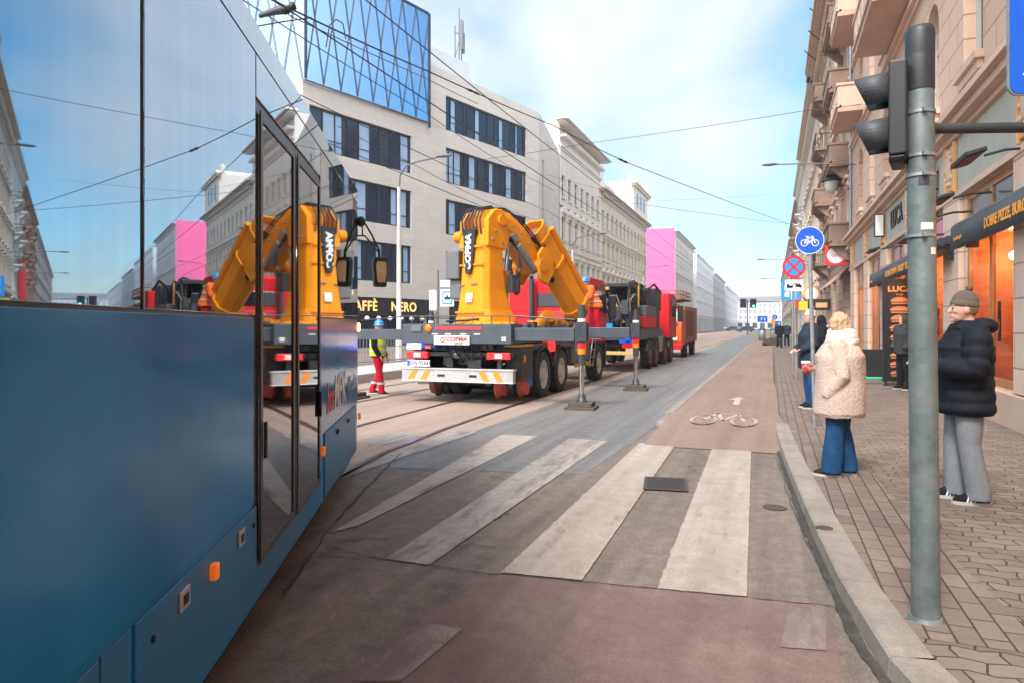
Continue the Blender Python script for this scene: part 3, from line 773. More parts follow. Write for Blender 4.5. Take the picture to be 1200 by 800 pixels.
# lettering on the front panel, leaning forward
def tram_text(s, z, body, size, m, sx, shear=.18):
    lettering(body, size, m, tram, (.0115, -s, z), (0, 1, 0), (0, 0, 1), .001, shear, 'CENTER', 1.0, sx, .006)
tram_text(2.02, 1.02, 'bor', .34, K['tram_red'], .75)
tram_text(1.48, 1.03, 'MPK', .40, K['tram_white'], .88)
tram_text(.62, 1.03, 'Wrocław', .2, K['tram_pale'], .95)
# roof-edge lamp, mirror and its bracket
m = MB()
m.tube([(-.02, -.10, 2.72), (.06, .04, 2.74), (.13, .12, 2.62), (.2, .22, 2.46)], .011, 8)
m.tube([(-.02, -.08, 2.58), (.06, .04, 2.60), (.13, .14, 2.52), (.2, .22, 2.43)], .009, 8)
m.tube([(.04, .0, 2.73), (.04, .0, 2.59)], .008, 8)
m.tube([(.2, .22, 2.47), (.205, .225, 2.38)], .016, 8)
arm = m.build('mirror_arm', K['black'], tram)
q = MB()
out = [(-.07, -.17), (.07, -.17), (.09, .1), (.075, .17), (-.075, .17), (-.09, .1)]
q.extrude([(x, -.05, z) for x, z in out], (0, .10, 0))
hs = q.build('mirror', K['black'], arm, (.21, .23, 2.21), (0, 0, R(25)), .02)
MB().extrude([(x * .7, 0, z * .7) for x, z in out], (0, -.004, 0)).build('mirror_glass', glass_mat('mirror_glass', (.16, .16, .16), .2, 1.0), hs, (0, -.051, 0))
MB().ball((0, 0, 0), (.05, .05, .06), 12, 8).build('camera_pod', K['black'], tram, (.03, -.05, 2.74))
MB().box(-WID + .1, -.06, -LEN + .3, -.3, .16, .27).build('underframe', K['black'], tram)
for y in (-1.9, -3.5, -11.2, -12.9):
    for x in (-.5, -1.93):
        MB().lathe((x, y, .31), [(0, -.06), (.3, -.06), (.3, .05), (.33, .055), (.33, .075), (0, .075)], 24, 0, 'x').build('wheel', K['rail'], tram)
# ================================================================== buildings
K['far_pane'] = mat('hazed_far_pane', (.3, .33, .38), .3, var=0)  # distance haze put into the colour of the far panes
K['pane'] = glass_mat('window_pane', (.012, .016, .022), .06, f0=.6)
K['pane_sky'] = mat('pane_with_painted_sky', (.28, .42, .62), .2, var=.12, scale=.6, coat=.5)  # pale sky reflection put into the base colour of these panes
K['pane_navy'] = glass_mat('dark_tinted_pane', (.012, .02, .045), .08, f0=.5)
K['fin_navy'] = mat('dark_blue_fin', (.012, .018, .035), .4, var=.15)
K['frame_white'] = mat('white_window_frame', (.5, .48, .45), .5, var=.05)
K['frame_dark'] = mat('dark_window_frame', (.03, .03, .035), .5, var=.1)
K['panel_stone'] = brick_mat('pale_stone_cladding', (.50, .475, .45), (.35, .325, .30), 1.35, .45, .008, .75, jit=.04, stain=.12, bump=.15)
K['panel_stone2'] = mat('pale_stone_band', (.47, .42, .375), .75, var=.06, scale=2)
K['glass_blue'] = glass_mat('blue_glass_curtain', (.42, .60, .84), .05, 1.0)
K['glass_pale'] = glass_mat('sky_bright_glass_curtain', (.62, .72, .8), .1, .85)  # paler copy of the curtain glass; bright sky reflection put into its colour
K['penthouse'] = mat('pale_grey_screen', (.45, .48, .52), .6, var=.06)
K['roof'] = mat('roof_tin', (.2, .19, .19), .6, var=.15)
def stucco(name, col, stain=.22, scale=1.0):
    return mat(name, col, .88, var=.1, scale=scale, bump=.12, bscale=60, dirt=stain, dirtcol=tuple(c * .5 for c in col))

def wall_holes(b, L0, L1, z0, z1, holes, dep=.22, mat_=0, y=0.0, revmat=None):
    """front wall at local y with rectangular openings and their reveals"""
    xs = sorted({L0, L1} | {h[0] for h in holes} | {h[1] for h in holes})
    zs = sorted({z0, z1} | {h[2] for h in holes} | {h[3] for h in holes})
    inside = lambda x, z: any(h[0] < x < h[1] and h[2] < z < h[3] for h in holes)
    for j in range(len(zs) - 1):
        run = None
        for i in range(len(xs) - 1):
            cx, cz = (xs[i] + xs[i + 1]) / 2, (zs[j] + zs[j + 1]) / 2
            if not inside(cx, cz):
                if run is None: run = xs[i]
            if inside(cx, cz) or i == len(xs) - 2:
                end = xs[i] if inside(cx, cz) else xs[i + 1]
                if run is not None and end > run:
                    b.poly([(run, y, zs[j]), (end, y, zs[j]), (end, y, zs[j + 1]), (run, y, zs[j + 1])], mat_)
                run = None
    rm = mat_ if revmat is None else revmat
    for x0, x1, a, c in holes:
        b.poly([(x0, y, a), (x0, y + dep, a), (x0, y + dep, c), (x0, y, c)], rm)
        b.poly([(x1, y, a), (x1, y + dep, a), (x1, y + dep, c), (x1, y, c)], rm)
        b.poly([(x0, y, c), (x1, y, c), (x1, y + dep, c), (x0, y + dep, c)], rm)
        b.poly([(x0, y, a), (x1, y, a), (x1, y + dep, a), (x0, y + dep, a)], rm)
    return b
def shell(b, L0, L1, D, z0, z1, mat_=0, y=0.0):
    """the other walls and the roof behind a front wall"""
    b.poly([(L0, y, z0), (L0, D, z0), (L0, D, z1), (L0, y, z1)], mat_)
    b.poly([(L1, y, z0), (L1, D, z0), (L1, D, z1), (L1, y, z1)], mat_)
    b.poly([(L0, D, z0), (L1, D, z0), (L1, D, z1), (L0, D, z1)], mat_)
    b.poly([(L0, y, z1), (L1, y, z1), (L1, D, z1), (L0, D, z1)], mat_)
    return b
_wc = {}
def window_mesh(w, h, kind, mats):
    """an old casement window with its stucco surround; origin bottom centre of the opening, front plane y = 0"""
    key = (round(w, 2), round(h, 2), kind, mats[0].name, mats[2].name)
    if key in _wc: return _wc[key]
    b = MB(); d = .2; t = .07
    x0, x1 = -w / 2, w / 2
    b.box(x0, x0 + t, d - .06, d + .02, 0, h, 1).box(x1 - t, x1, d - .06, d + .02, 0, h, 1)
    b.box(x0 + t, x1 - t, d - .06, d + .02, 0, t, 1).box(x0 + t, x1 - t, d - .06, d + .02, h - t, h, 1)
    b.box(-.04, .04, d - .055, d + .02, t, h - t, 1)
    tz = h * .68
    b.box(x0 + t, -.04, d - .05, d + .02, tz - .035, tz + .035, 1).box(.04, x1 - t, d - .05, d + .02, tz - .035, tz + .035, 1)
    s = .16
    if kind != 'plain':
        b.box(x0 - s, x0 - .003, -.07, .02, -.05, h + .02, 0).box(x1 + .003, x1 + s, -.07, .02, -.05, h + .02, 0)
        b.box(x0 - s, x1 + s, -.075, .02, h + .02, h + .2, 0)
        b.box(x0 - s - .06, x1 + s + .06, -.17, .02, -.2, -.05, 0)
    else:
        b.box(x0 - .1, x1 + .1, -.12, .02, -.12, -.003, 0)
    if kind in ('hood', 'pediment', 'arch'):
        b.box(x0 - s - .1, x1 + s + .1, -.28, .02, h + .34, h + .46, 0)
        b.box(x0 - s - .04, x1 + s + .04, -.16, .02, h + .2, h + .34, 0)
        for sx in (x0 - s + .02, x1 + s - .16):
            b.box(sx, sx + .14, -.2, .02, h + .02, h + .2, 0)
    if kind == 'pediment':
        b.extrude([(x0 - s - .12, -.26, h + .463), (x1 + s + .12, -.26, h + .463), (0, -.26, h + .98)], (0, .28, 0), 0)
    if kind == 'arch':
        n = 10; W = w / 2 + s + .1
        pts = [(W * math.cos(PI * i / n), -.26, h + .463 + .5 * math.sin(PI * i / n)) for i in range(n + 1)]
        b.extrude(pts, (0, .28, 0), 0)
    if kind in ('hood', 'pediment', 'arch'):
        b.box(x0 - s + .03, x1 + s - .03, -.06, .02, -.75, -.22, 0)
        for k in range(5):
            xx = x0 + .05 + (w - .1) * k / 4
            b.lathe((xx, -.09, -.7), [(.03, 0), (.055, .1), (.03, .3), (.04, .44)], 6, 0)
    fr = b.build('window', mats[:2], mesh_only=True)
    p = MB().box(x0 + .02, x1 - .02, d - .01, d + .01, .02, h - .02).build('pane', mats[2], mesh_only=True)
    _wc[key] = (fr, p)
    return _wc[key]
def add_window(root, x, z, w, h, kind, mats, panes=True):
    fr, p = window_mesh(w, h, kind, mats)
    o = link('window', fr, root, (x, 0, z))
    if panes: link('pane', p, o)
    return o
def cornice(b, x0, x1, z, steps, mat_=0, den=None, ends=True):
    """stack of (height, projection) courses from z up"""
    for h, pr in steps:
        b.box(x0 - (pr if ends else 0), x1 + (pr if ends else 0), -pr, .02, z, z + h - .003, mat_); z += h
    return z
def dentils(b, x0, x1, z, h, w, gap, pr, mat_=0):
    n = max(1, int((x1 - x0) / (w + gap)))
    for i in range(n):
        x = x0 + (x1 - x0) * (i + .5) / n
        b.box(x - w / 2, x + w / 2, -pr, .02, z, z + h, mat_)

def old_building(label, loc, rz, L, floors, D, col, bays, kinds, gf=4.6, group=None, cat='building', win=(1.15, 2.1), panes=True, top=1.6, name='apartment_building', cor=.75, roofh=0, quoin=True, stain=.22, gfcol=None, stairs=None, shop=True, parapet=0, framem='frame_white', panem='pane'):
    root = thing(name, label, cat, loc, rz, group)
    wm = stucco('stucco_' + name, col, stain); tm = stucco('trim_' + name, tuple(min(.8, c * 1.1) for c in col), stain * .8, 2)
    gm = brick_mat('rusticated_base', tuple(c * .92 for c in (gfcol or col)), tuple(c * .5 for c in col), 1.1, .42, .02, .85, jit=.04, stain=.25, bump=.6)
    holes = []; wins = []
    z = gf; fz = []
    for k, fh in enumerate(floors):
        fz.append(z)
        for i in range(bays):
            x = L * (i + .5) / bays
            w, h = win[0], min(win[1], fh - 1.2)
            zz = z + .85
            holes.append((x - w / 2, x + w / 2, zz, zz + h)); wins.append((x, zz, w, h, kinds[k % len(kinds)] if not callable(kinds) else kinds(k, i)))
        z += fh
    H = z + top
    b = MB(); wall_holes(b, 0, L, gf, H, holes, .22); shell(b, 0, L, D, 0, H)
    b.build('wall', wm, root)
    g = MB(); gh = []
    nb = max(2, int(L / 3.6))
    for i in range(nb):
        x = L * (i + .5) / nb; w = L / nb * .62
        gh.append((x - w / 2, x + w / 2, .35 if i % 2 else .12, gf - 1.0))
    wall_holes(g, 0, L, 0, gf - .2, gh, .35, 0, -.03)
    g.build('ground_floor_wall', gm, root)
    for x0, x1, a, c in gh:
        s = MB(); s.box(x0, x1, .25, .3, a, c, 0)
        s.box(x0, x0 + .08, .19, .249, a, c, 1).box(x1 - .08, x1, .19, .249, a, c, 1).box(x0 + .08, x1 - .08, .19, .249, c - .6, c - .5, 1)
        s.build('shop_window', [K['pane'], K['frame_dark']], root)
    for (x, zz, w, h, kd) in wins: add_window(root, x, zz, w, h, kd, (tm, K[framem], K[panem]), panes)
    t = MB()
    cornice(t, 0, L, gf - .2, ((.12, .1), (.14, .22)), ends=False)
    for k, zf in enumerate(fz[1:]): cornice(t, 0, L, zf - .12, ((.1, .06), (.1, .14 + .05 * (k % 2))), ends=False)
    cornice(t, 0, L, H - top * .62, ((.18, .1), (.14, .2)), ends=False)
    dentils(t, 0, L, H - top * .36, .26, .16, .34, cor * .55)
    cornice(t, 0, L, H - .34, ((.16, cor * .72), (.12, cor), (.1, cor * .9)))
    t.build('cornice', tm, root)
    if quoin:
        for side in (0, 1):
            q = MB(); zz = gf + .1; k = 0
            while zz < H - 2.0:
                w = .55 if k % 2 else .38
                a, c = (0, w) if side == 0 else (L - w, L)
                q.box(a, c, -.06, .02, zz, zz + .446); zz += .45; k += 1
            q.build('quoin', tm, root)
    if roofh:
        r_ = MB(); r_.add([(0, -.2, H + .05), (L, -.2, H + .05), (L, D / 2, H + roofh), (0, D / 2, H + roofh), (L, D, H + .05), (0, D, H + .05)], [(0, 1, 2, 3), (3, 2, 4, 5), (0, 3, 5), (1, 4, 2)])
        r_.build('roof', K['roof'], root)
    return root, wm, tm, H

# ------------------------------------------------------------------ modern stone office building on the left
A_M = math.atan2(.9646, .2647)
mod = thing('office_building', 'modern pale stone office building with ribbon windows and a blue glass upper box', 'building', (-24.3, 31.2, 0), A_M)
FH = 3.6; S1 = 23.4
rowz = [17.6 - 3.6 * i for i in range(4)]      # tops of the window rows
ribL = (.45, 8.5); ribR = (11.85, 21.6)
holes = []
for i, zt in enumerate(rowz):
    if i: holes.append((*ribL, zt - 2.45, zt))
    holes.append((*ribR, zt - 2.45, zt))
holes.append((.6, 10.4, .3, 3.35)); holes.append((12.2, 22.4, .3, 3.35))
b = MB()
wall_holes(b, 0, S1, 0, 15.2, [h for h in holes if h[3] < 15.2], .35)
wall_holes(b, 9.9, S1, 15.2, 19.3, [h for h in holes if h[3] > 15.2], .35)
shell(b, 0, 9.9, 16, 0, 15.2); 
b.poly([(9.9, 0, 15.2), (9.9, 16, 15.2), (9.9, 16, 19.3), (9.9, 0, 19.3)])
b.poly([(9.9, 0, 19.3), (S1, 0, 19.3), (S1, 16, 19.3), (9.9, 16, 19.3)])
b.poly([(9.9, 16, 0), (S1, 16, 0), (S1, 16, 19.3), (9.9, 16, 19.3)])
# last bay turned to the street line, with a narrow dark slot and a slanting top
tb = PI / 2 - A_M
E = Vector((math.cos(tb), math.sin(tb), 0)); Nn = Vector((-math.sin(tb), math.cos(tb), 0))
O = Vector((S1, 0, 0))
def tp(x, y, z): return O + E * x + Nn * y + Vector((0, 0, z))
for x0, x1, za, zc_ in ((0, .9, 19.3, 19.0), (1.35, 5.6, 18.9, 17.4)):
    b.poly([tp(x0, 0, 0), tp(x1, 0, 0), tp(x1, 0, zc_), tp(x0, 0, za)])
b.poly([tp(.9, 0, 15.6), tp(1.35, 0, 15.6), tp(1.35, 0, 18.9), tp(.9, 0, 19.0)])
b.poly([tp(.9, 0, 0), tp(.9, .3, 0), tp(.9, .3, 15.6), tp(.9, 0, 15.6)]); b.poly([tp(1.35, 0, 0), tp(1.35, .3, 0), tp(1.35, .3, 15.6), tp(1.35, 0, 15.6)])
b.poly([tp(0, 0, 19.3), tp(5.6, 0, 17.4), tp(5.6, 14, 17.4), tp(0, 14, 19.3)])
b.poly([tp(5.6, 0, 0), tp(5.6, 14, 0), tp(5.6, 14, 17.4), tp(5.6, 0, 17.4)])
b.build('wall', K['panel_stone'], mod)
MB().poly([tp(.9, .3, 0), tp(1.35, .3, 0), tp(1.35, .3, 15.6), tp(.9, .3, 15.6)]).build('slot_window', K['fin_navy'], mod)
random.seed(3)
def ribbon(x0, x1, zt, name='ribbon_window'):
    h = 2.45; zb = zt - h
    o = bpy.data.objects.new(name, None)
    f = MB(); g = MB()
    f.box(x0, x0 + .12, .12, .34, zb, zt).box(x1 - .12, x1, .12, .34, zb, zt).box(x0 + .12, x1 - .12, .16, .34, zb, zb + .1).box(x0 + .12, x1 - .12, .16, .34, zt - .1, zt)
    fr = f.build(name, K['fin_navy'], mod)
    x = x0 + .12; k = 0
    while x < x1 - .2:
        w = random.choice((.35, .55, .75, .9)); w = min(w, x1 - .12 - x)
        mi = (0, 1, 0, 2)[k % 4] if random.random() < .8 else 1
        dy = .02 if mi != 1 else .0
        g.box(x + .012, x + w - .012, .24 - dy, .33, zb + .1, zt - .1, mi)
        g.box(x - .02, x + .02, .15, .235, zb + .1, zt - .1, 3)
        x += w; k += 1
    g.box(x0 + .12, x1 - .12, .19, .215, zb + .75, zb + .79, 3)
    g.build('glazing', [K['pane_navy'], K['pane_sky'], K['fin_navy'], K['fin_navy']], fr)
for i, zt in enumerate(rowz):
    if i: ribbon(*ribL, zt)
    ribbon(*ribR, zt)
for x0, x1 in ((.6, 10.4), (12.2, 22.4)):
    s = MB(); s.box(x0, x1, .28, .33, .3, 3.35, 0)
    for k in range(6): s.box(x0 + (x1 - x0) * k / 5 - .05, x0 + (x1 - x0) * k / 5 + .05, .2, .279, .3, 3.35, 1)
    s.build('shop_front', [K['pane_navy'], K['fin_navy']], mod)
sg = MB().box(1.2, 9.8, -.06, .15, 2.25, 3.3).build('sign_band', K['black'], mod)
K['sign_amber'] = mat('amber_sign_letters', (.85, .42, .12), .4, var=0, emit=.5, emcol=(1, .5, .15))
for w_, x_ in (('CAFFÈ', 4.25), ('NERO', 7.75)): lettering(w_, .84, K['sign_amber'], sg, (x_, -.07, 2.78), (1, 0, 0), (0, 0, 1), .01, 0, 'CENTER', 1.1, .95, .012)
for k in range(9): MB().cyl((1.6 + k * .95, -.3, 2.12), (1.6 + k * .95, -.2, 2.02), .13, n=14).build('sign_lamp', K['white'], mod)
# glass box on top
gb = MB()
gb.poly([(.0, -.25, 15.22), (9.9, -.25, 15.22), (9.9, -.25, 22.5), (.0, -.25, 22.5)], 0)
gb.poly([(0, -.25, 15.22), (0, 15, 15.22), (0, 15, 22.5), (0, -.25, 22.5)], 1)
gb.poly([(9.9, -.25, 15.22), (9.9, 15, 15.22), (9.9, 15, 22.5), (9.9, -.25, 22.5)], 0)
gb.poly([(0, -.25, 22.5), (9.9, -.25, 22.5), (9.9, 15, 22.5), (0, 15, 22.5)], 2)
gb.poly([(0, -.25, 15.22), (9.9, -.25, 15.22), (9.9, 0, 15.22), (0, 0, 15.22)], 2)
bx = gb.build('glass_box', [K['glass_blue'], K['glass_pale'], K['roof']], mod)
st = MB()
def bar(a, c, r=.024): st.cyl(a, c, r, n=5)
nV = 8; z0, z1 = 15.25, 22.45
for i in range(nV + 1):
    for j in (i - 1, i + 1):
        if 0 <= j <= nV: bar((9.9 * i / nV, -.29, z0), (9.9 * j / nV, -.29, z1))
for i in range(nV + 1):
    for j in (i - 1, i + 1):
        if 0 <= j <= nV: bar((-.04, 15 * i / nV, z0), (-.04, 15 * j / nV, z1))
st.box(-.06, .06, -.32, -.2, z0, z1).box(9.84, 9.98, -.32, -.2, z0 - .4, z1).box(.06, 9.84, -.32, -.2, z1 - .06, z1 + .06)
st.build('lattice', K['fin_navy'], bx)
MB().box(9.95, 17.5, 2.5, 12, 19.3, 22.0).build('penthouse', K['penthouse'], mod)
# rooftop antenna
an = MB()
for dx, h in ((0, 3.4), (.28, 2.7), (-.5, 1.9)): an.cyl((17.0 + dx, 3.2, 19.3), (17.0 + dx, 3.2, 23.0 + h), .05, n=6)
an.cyl((17.1, 3.0, 23.2), (17.1, 3.0, 25.4), .13, n=8).cyl((17.4, 3.1, 23.0), (17.4, 3.1, 24.6), .11, n=8).cyl((16.4, 3.2, 22), (17, 3.2, 24), .03, n=5).cyl((16.4, 3.2, 24.4), (17, 3.2, 24.4), .03, n=5)
an.build('antenna', K['grey_box'], mod)

# ------------------------------------------------------------------ old terraces on the left (x = -18.1 street line)
XL = -18.1
LC = (.56, .52, .47)
y1 = 59.6
old_building('tall cream stucco apartment house with heavy cornice beside the stone office building', (XL, y1, 0), PI / 2, 15.8, [3.9, 3.9, 3.7], 14, (.58, .55, .51), 7, ['hood', 'arch', 'plain'], gf=4.8, top=4.0, cor=1.1)
r2, wm, tm, H2 = old_building('long lower ornate cream terrace with pediments and a corner tower at its far end', (XL, 75.5, 0), PI / 2, 29.5, [3.9, 3.7, 3.2], 14, (.56, .51, .44), 12, ['pediment', 'hood', 'plain'], gf=4.4, top=1.9, cor=.9, roofh=1.6)
t = MB(); L2 = 29.5
t.box(L2 - 11, L2, -.25, 9, H2 + .1, H2 + 4.2)
cornice(t, L2 - 11, L2, H2 + 3.6, ((.25, .3), (.25, .6), (.15, .8)))
t.extrude([(L2 - 9.5, -.1, H2 + 4.3), (L2 - 1.5, -.1, H2 + 4.3), (L2 - 3.5, -.1, H2 + 5.4), (L2 - 7.5, -.1, H2 + 5.4)], (0, 6, 0))
for x in (L2 - 10.5, L2 - .8): t.lathe((x, .3, H2 + 4.3), [(.3, 0), (.35, .3), (.2, .5), (.4, .9), (.2, 1.2), (0, 1.4)], 10)
t.box(L2 - 8.8, L2 - 7.6, -.27, -.2, H2 + 1.2, H2 + 3.2, 1).box(L2 - 6.2, L2 - 5.0, -.27, -.2, H2 + 1.2, H2 + 3.2, 1).box(L2 - 3.6, L2 - 2.4, -.27, -.2, H2 + 1.2, H2 + 3.2, 1)
t.build('corner_tower', [tm, K['pane']], r2)
q = MB(); q.lathe((L2 - 16, 3, H2 + .3), [(1.8, 0), (1.9, 1.2), (1.4, 2.2), (.5, 3.0), (.12, 3.4), (.05, 5.6), (0, 5.7)], 12); q.build('turret', K['roof'], r2)
# pink gable house
K['pink'] = mat('bright_pink_gable_paint', (.85, .115, .29), .75, var=.04, scale=.4)
r3, wm, tm, H3 = old_building('house with a blank bright pink gable wall facing up the street', (XL, 138.6, 0), PI / 2, 33, [3.8, 3.8, 3.8, 3.0], 14, (.50, .48, .47), 10, ['hood', 'hood', 'plain', 'plain'], gf=4.6, top=1.6, cor=.8, panes=False)
MB().box(-.06, -.005, .0, 14, 0, H3 + .5).build('gable_wall', K['pink'], r3)
wv = MB()
for y in (6.0,): wv.box(-.12, -.07, y, y + 1.3, 8.8, 11.4).box(-.12, -.07, y, y + 1.3, 14.6, 17.0)
wv.build('gable_window', K['grey_box'], r3)
MB().box(0, 3, 8, 9, H3, H3 + 1.6).build('chimney', tm, r3)
# white houses farther on
old_building('white house with a stepped pale gable beyond the pink house', (XL + .3, 177, 0), PI / 2, 52, [3.6, 3.6, 3.6, 3.6], 13, (.62, .63, .66), 15, ['plain'], gf=4.4, top=1.0, cor=.4, panes=False, roofh=4.2, quoin=False)
old_building('far pale grey tower block at the left end of the street', (XL + .6, 231, 0), PI / 2, 50, [3.4] * 4, 12, (.42, .42, .44), 14, ['plain'], gf=4.2, top=.9, cor=.5, panes=False, quoin=False)
old_building('distant white slab house just before the street end on the left', (XL + .8, 283, 0), PI / 2, 100, [3.2] * 4, 12, (.6, .61, .64), 15, ['plain'], gf=4.0, top=.8, cor=.4, panes=False, quoin=False)
old_building('long white building with a green roof closing the end of the street', (-30, 395, 0), 0, 50, [3.2] * 3, 14, (.62, .63, .65), 20, ['plain'], gf=4.2, top=1.0, cor=.5, roofh=3, quoin=False, panem='far_pane')
# ================================================================== right-hand street front (x = 3.4)
XR = 3.4
PC = (.63, .435, .32)       # peach stucco
K['peach'] = brick_mat('peach_rusticated_stucco', PC, (.36, .2, .13), 1.25, .47, .016, .85, jit=.02, stain=.16, bump=.6, staincol=(.42, .29, .21))
K['peach_trim'] = mat('peach_moulding', (.62, .44, .33), .85, var=.07, scale=2, dirt=.25, dirtcol=(.3, .19, .13))
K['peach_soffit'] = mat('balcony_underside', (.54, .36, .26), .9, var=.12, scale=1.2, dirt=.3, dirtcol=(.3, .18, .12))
K['pilaster'] = brick_mat('pilaster_blocks', (.68, .50, .39), (.36, .24, .18), 3.0, .5, .014, .8, jit=.03, stain=.12, bump=.5)
K['plinth'] = mat('stone_plinth', (.56, .40, .30), .7, var=.1, scale=2, dirt=.3, dirtcol=(.3, .2, .15))
K['fascia'] = mat('pale_sage_fascia', (.43, .42, .36), .8, var=.08, scale=2, dirt=.2)
K['ochre_trim'] = mat('ochre_moulding', (.68, .36, .13), .7, var=.1, scale=6)
K['oak'] = mat('honey_wood_frame', (.42, .19, .055), .4, var=.2, scale=3, stretch=(8, 8, 1), coat=.2)
K['transom'] = glass_mat('grey_transom_glass', (.10, .115, .14), .15, f0=.5)
K['awning'] = mat('charcoal_awning_cloth', (.05, .058, .062), .85, var=.1, scale=3)
K['awning_txt'] = mat('orange_print', (.82, .32, .03), .7, var=0)
K['brown_balcony'] = mat('weathered_brown_render', (.24, .155, .11), .85, var=.2, scale=1.5, dirt=.5, dirtcol=(.08, .055, .045))
K['iron'] = mat('wrought_iron', (.03, .028, .028), .6, .3, var=.1)
K['shop_glass'] = None
def clear_glass(name):
    m = bpy.data.materials.new(name); N, L, P = nt(m)
    tr = N.new('ShaderNodeBsdfTransparent'); tr.inputs[0].default_value = (.88, .88, .88, 1)
    gl = N.new('ShaderNodeBsdfGlossy'); gl.inputs['Roughness'].default_value = .02; gl.inputs['Color'].default_value = (.55, .55, .55, 1)
    fr = N.new('ShaderNodeFresnel'); fr.inputs['IOR'].default_value = 1.3
    mx = N.new('ShaderNodeMixShader')
    L.new(fr.outputs[0], mx.inputs[0]); L.new(tr.outputs[0], mx.inputs[1]); L.new(gl.outputs[0], mx.inputs[2])
    L.new(mx.outputs[0], N['Material Output'].inputs['Surface'])
    return m
K['shop_glass'] = clear_glass('shop_window_glass')
K['shop_wall'] = mat('warm_timber_interior', (.62, .2, .06), .6, var=.4, scale=1.6, stretch=(1, 1, 2.2))
K['shop_lamp'] = mat('warm_lamp', (1, .7, .35), .4, var=0, emit=17, emcol=(1, .62, .28))

YF = 34.4; LB = 44.4
r1 = thing('apartment_building', 'peach rusticated corner house with wooden shop fronts under black awnings', 'building', (XR, YF, 0), -PI / 2)
lx = lambda y: YF - y      # street coordinate -> local x
# --- ground floor
bays = []; y = 32.6
while y > -7: bays.append((lx(y), lx(y) + 2.9)); y -= 4.4
b = MB()
wall_holes(b, 0, LB, .0, 4.15, [(a, c, .62, 4.05) for a, c in bays], .10, 0)
b.build('ground_floor_wall', K['pilaster'], r1)
p = MB()
for (a, c), nxt in zip(bays, bays[1:]):
    pass
xs = [0] + [v for bb in bays for v in bb] + [LB]
for i in range(0, len(xs), 2):
    MB().box(xs[i] + .12, xs[i + 1] - .12, -.10, .0, .62, 4.12).build('pilaster', K['pilaster'], r1, None, None, .012)
MB().box(0, LB, -.13, .05, 0, .60).build('plinth', K['plinth'], r1, None, None, .015)
vents = MB()
MB().box(lx(15.2), lx(14.95), -.14, -.12, .2, .5).build('vent_grille', K['iron'], r1)
MB().box(0, LB, -.06, .05, 4.17, 5.2).build('fascia', K['fascia'], r1)
f = MB()
cornice(f, 0, LB, 5.2, ((.1, .14), (.14, .3), (.1, .42), (.12, .34)), ends=False)
f.box(0, LB, -.12, .02, 4.06, 4.165)
f.build('shop_cornice', K['peach_trim'], r1)
for i in range(0, len(xs), 2):
    cx = (xs[i] + xs[i + 1]) / 2
    if xs[i + 1] - xs[i] < 1: continue
    o = MB().box(cx - .32, cx + .32, -.115, -.062, 4.25, 5.12)
    o.box(cx - .38, cx - .325, -.14, -.062, 4.19, 5.18).box(cx + .325, cx + .38, -.14, -.062, 4.19, 5.18)
    oo = o.build('ornament_panel', K['ochre_trim'], r1, None, None, .01)
    w = MB(); w.ball((cx, -.12, 4.72), (.17, .06, .3), 14, 8); w.ball((cx, -.13, 4.98), (.1, .06, .1), 12, 8)
    for k in range(10):
        a_ = 2 * PI * k / 10; w.ball((cx + .22 * math.cos(a_), -.12, 4.7 + .32 * math.sin(a_)), .055, 8, 6)
    w.build('relief', K['peach_trim'], oo)
random.seed(11)
for k, (a, c) in enumerate(bays):
    fr = MB(); d0, d1 = .02, .085
    fr.box(a, a + .14, d0, d1, .62, 4.05).box(c - .14, c, d0, d1, .62, 4.05).box(a + .14, c - .14, d0, d1, 3.93, 4.05).box(a + .14, c - .14, d0, d1, .62, .76)
    fr.box(a + .14, c - .14, d0 - .03, d1, 3.1, 3.26)
    m_ = (a + c) / 2
    fr.box(m_ - .07, m_ + .07, d0, d1, .76, 3.1).box(m_ - .07, m_ + .07, d0, d1, 3.26, 3.93)
    w = fr.build('shop_window', K['oak'], r1, None, None, .008)
    g = MB()
    g.poly([(a + .14, .05, .76), (m_ - .07, .05, .76), (m_ - .07, .05, 3.1), (a + .14, .05, 3.1)]).poly([(m_ + .07, .05, .76), (c - .14, .05, .76), (c - .14, .05, 3.1), (m_ + .07, .05, 3.1)])
    g.build('pane', K['shop_glass'], w)
    MB().box(a + .14, m_ - .07, .05, .07, 3.26, 3.93).box(m_ + .07, c - .14, .05, .07, 3.26, 3.93).build('transom_pane', K['transom'], w)
    # the lit room behind the glass
    rm = MB()
    rm.poly([(a, 2.6, .1), (c, 2.6, .1), (c, 2.6, 4.05), (a, 2.6, 4.05)])
    rm.poly([(a, .105, .1), (a, 2.6, .1), (a, 2.6, 4.05), (a, .105, 4.05)]).poly([(c, .105, .1), (c, 2.6, .1), (c, 2.6, 4.05), (c, .105, 4.05)])
    rm.poly([(a, .105, 3.3), (c, .105, 3.3), (c, 2.6, 3.3), (a, 2.6, 3.3)]).poly([(a, .105, .5), (c, .105, .5), (c, 2.6, .5), (a, 2.6, .5)])
    rm.box(a + .3, c - .5, 1.9, 2.3, .5, 1.5); rm.box(a + .2, c - .2, 2.35, 2.5, 1.9, 1.96).box(a + .2, c - .2, 2.35, 2.5, 2.4, 2.46)
    for q in range(5): rm.box(a + .3 + q * .5, a + .36 + q * .5, .8, 1.3, 2.2 + .1 * (q % 2), 3.29)
    rm.build('shop_room', K['shop_wall'], w)
    for q in range(3): MB().ball((a + .5 + q * .95, .7 + .35 * (q % 2), 2.85), (.17, .17, .1), 12, 8).build('pendant_lamp', K['shop_lamp'], w)
    pa = MB(); pa.box(m_ + .18, m_ + .34, .07, .08, 1.35, 2.0); pb = pa.build('poster', K['black'], w)
    MB().ball((m_ + .26, .068, 1.6), (.045, .01, .12), 12, 8).build('poster_picture', K['awning_txt'], pb)
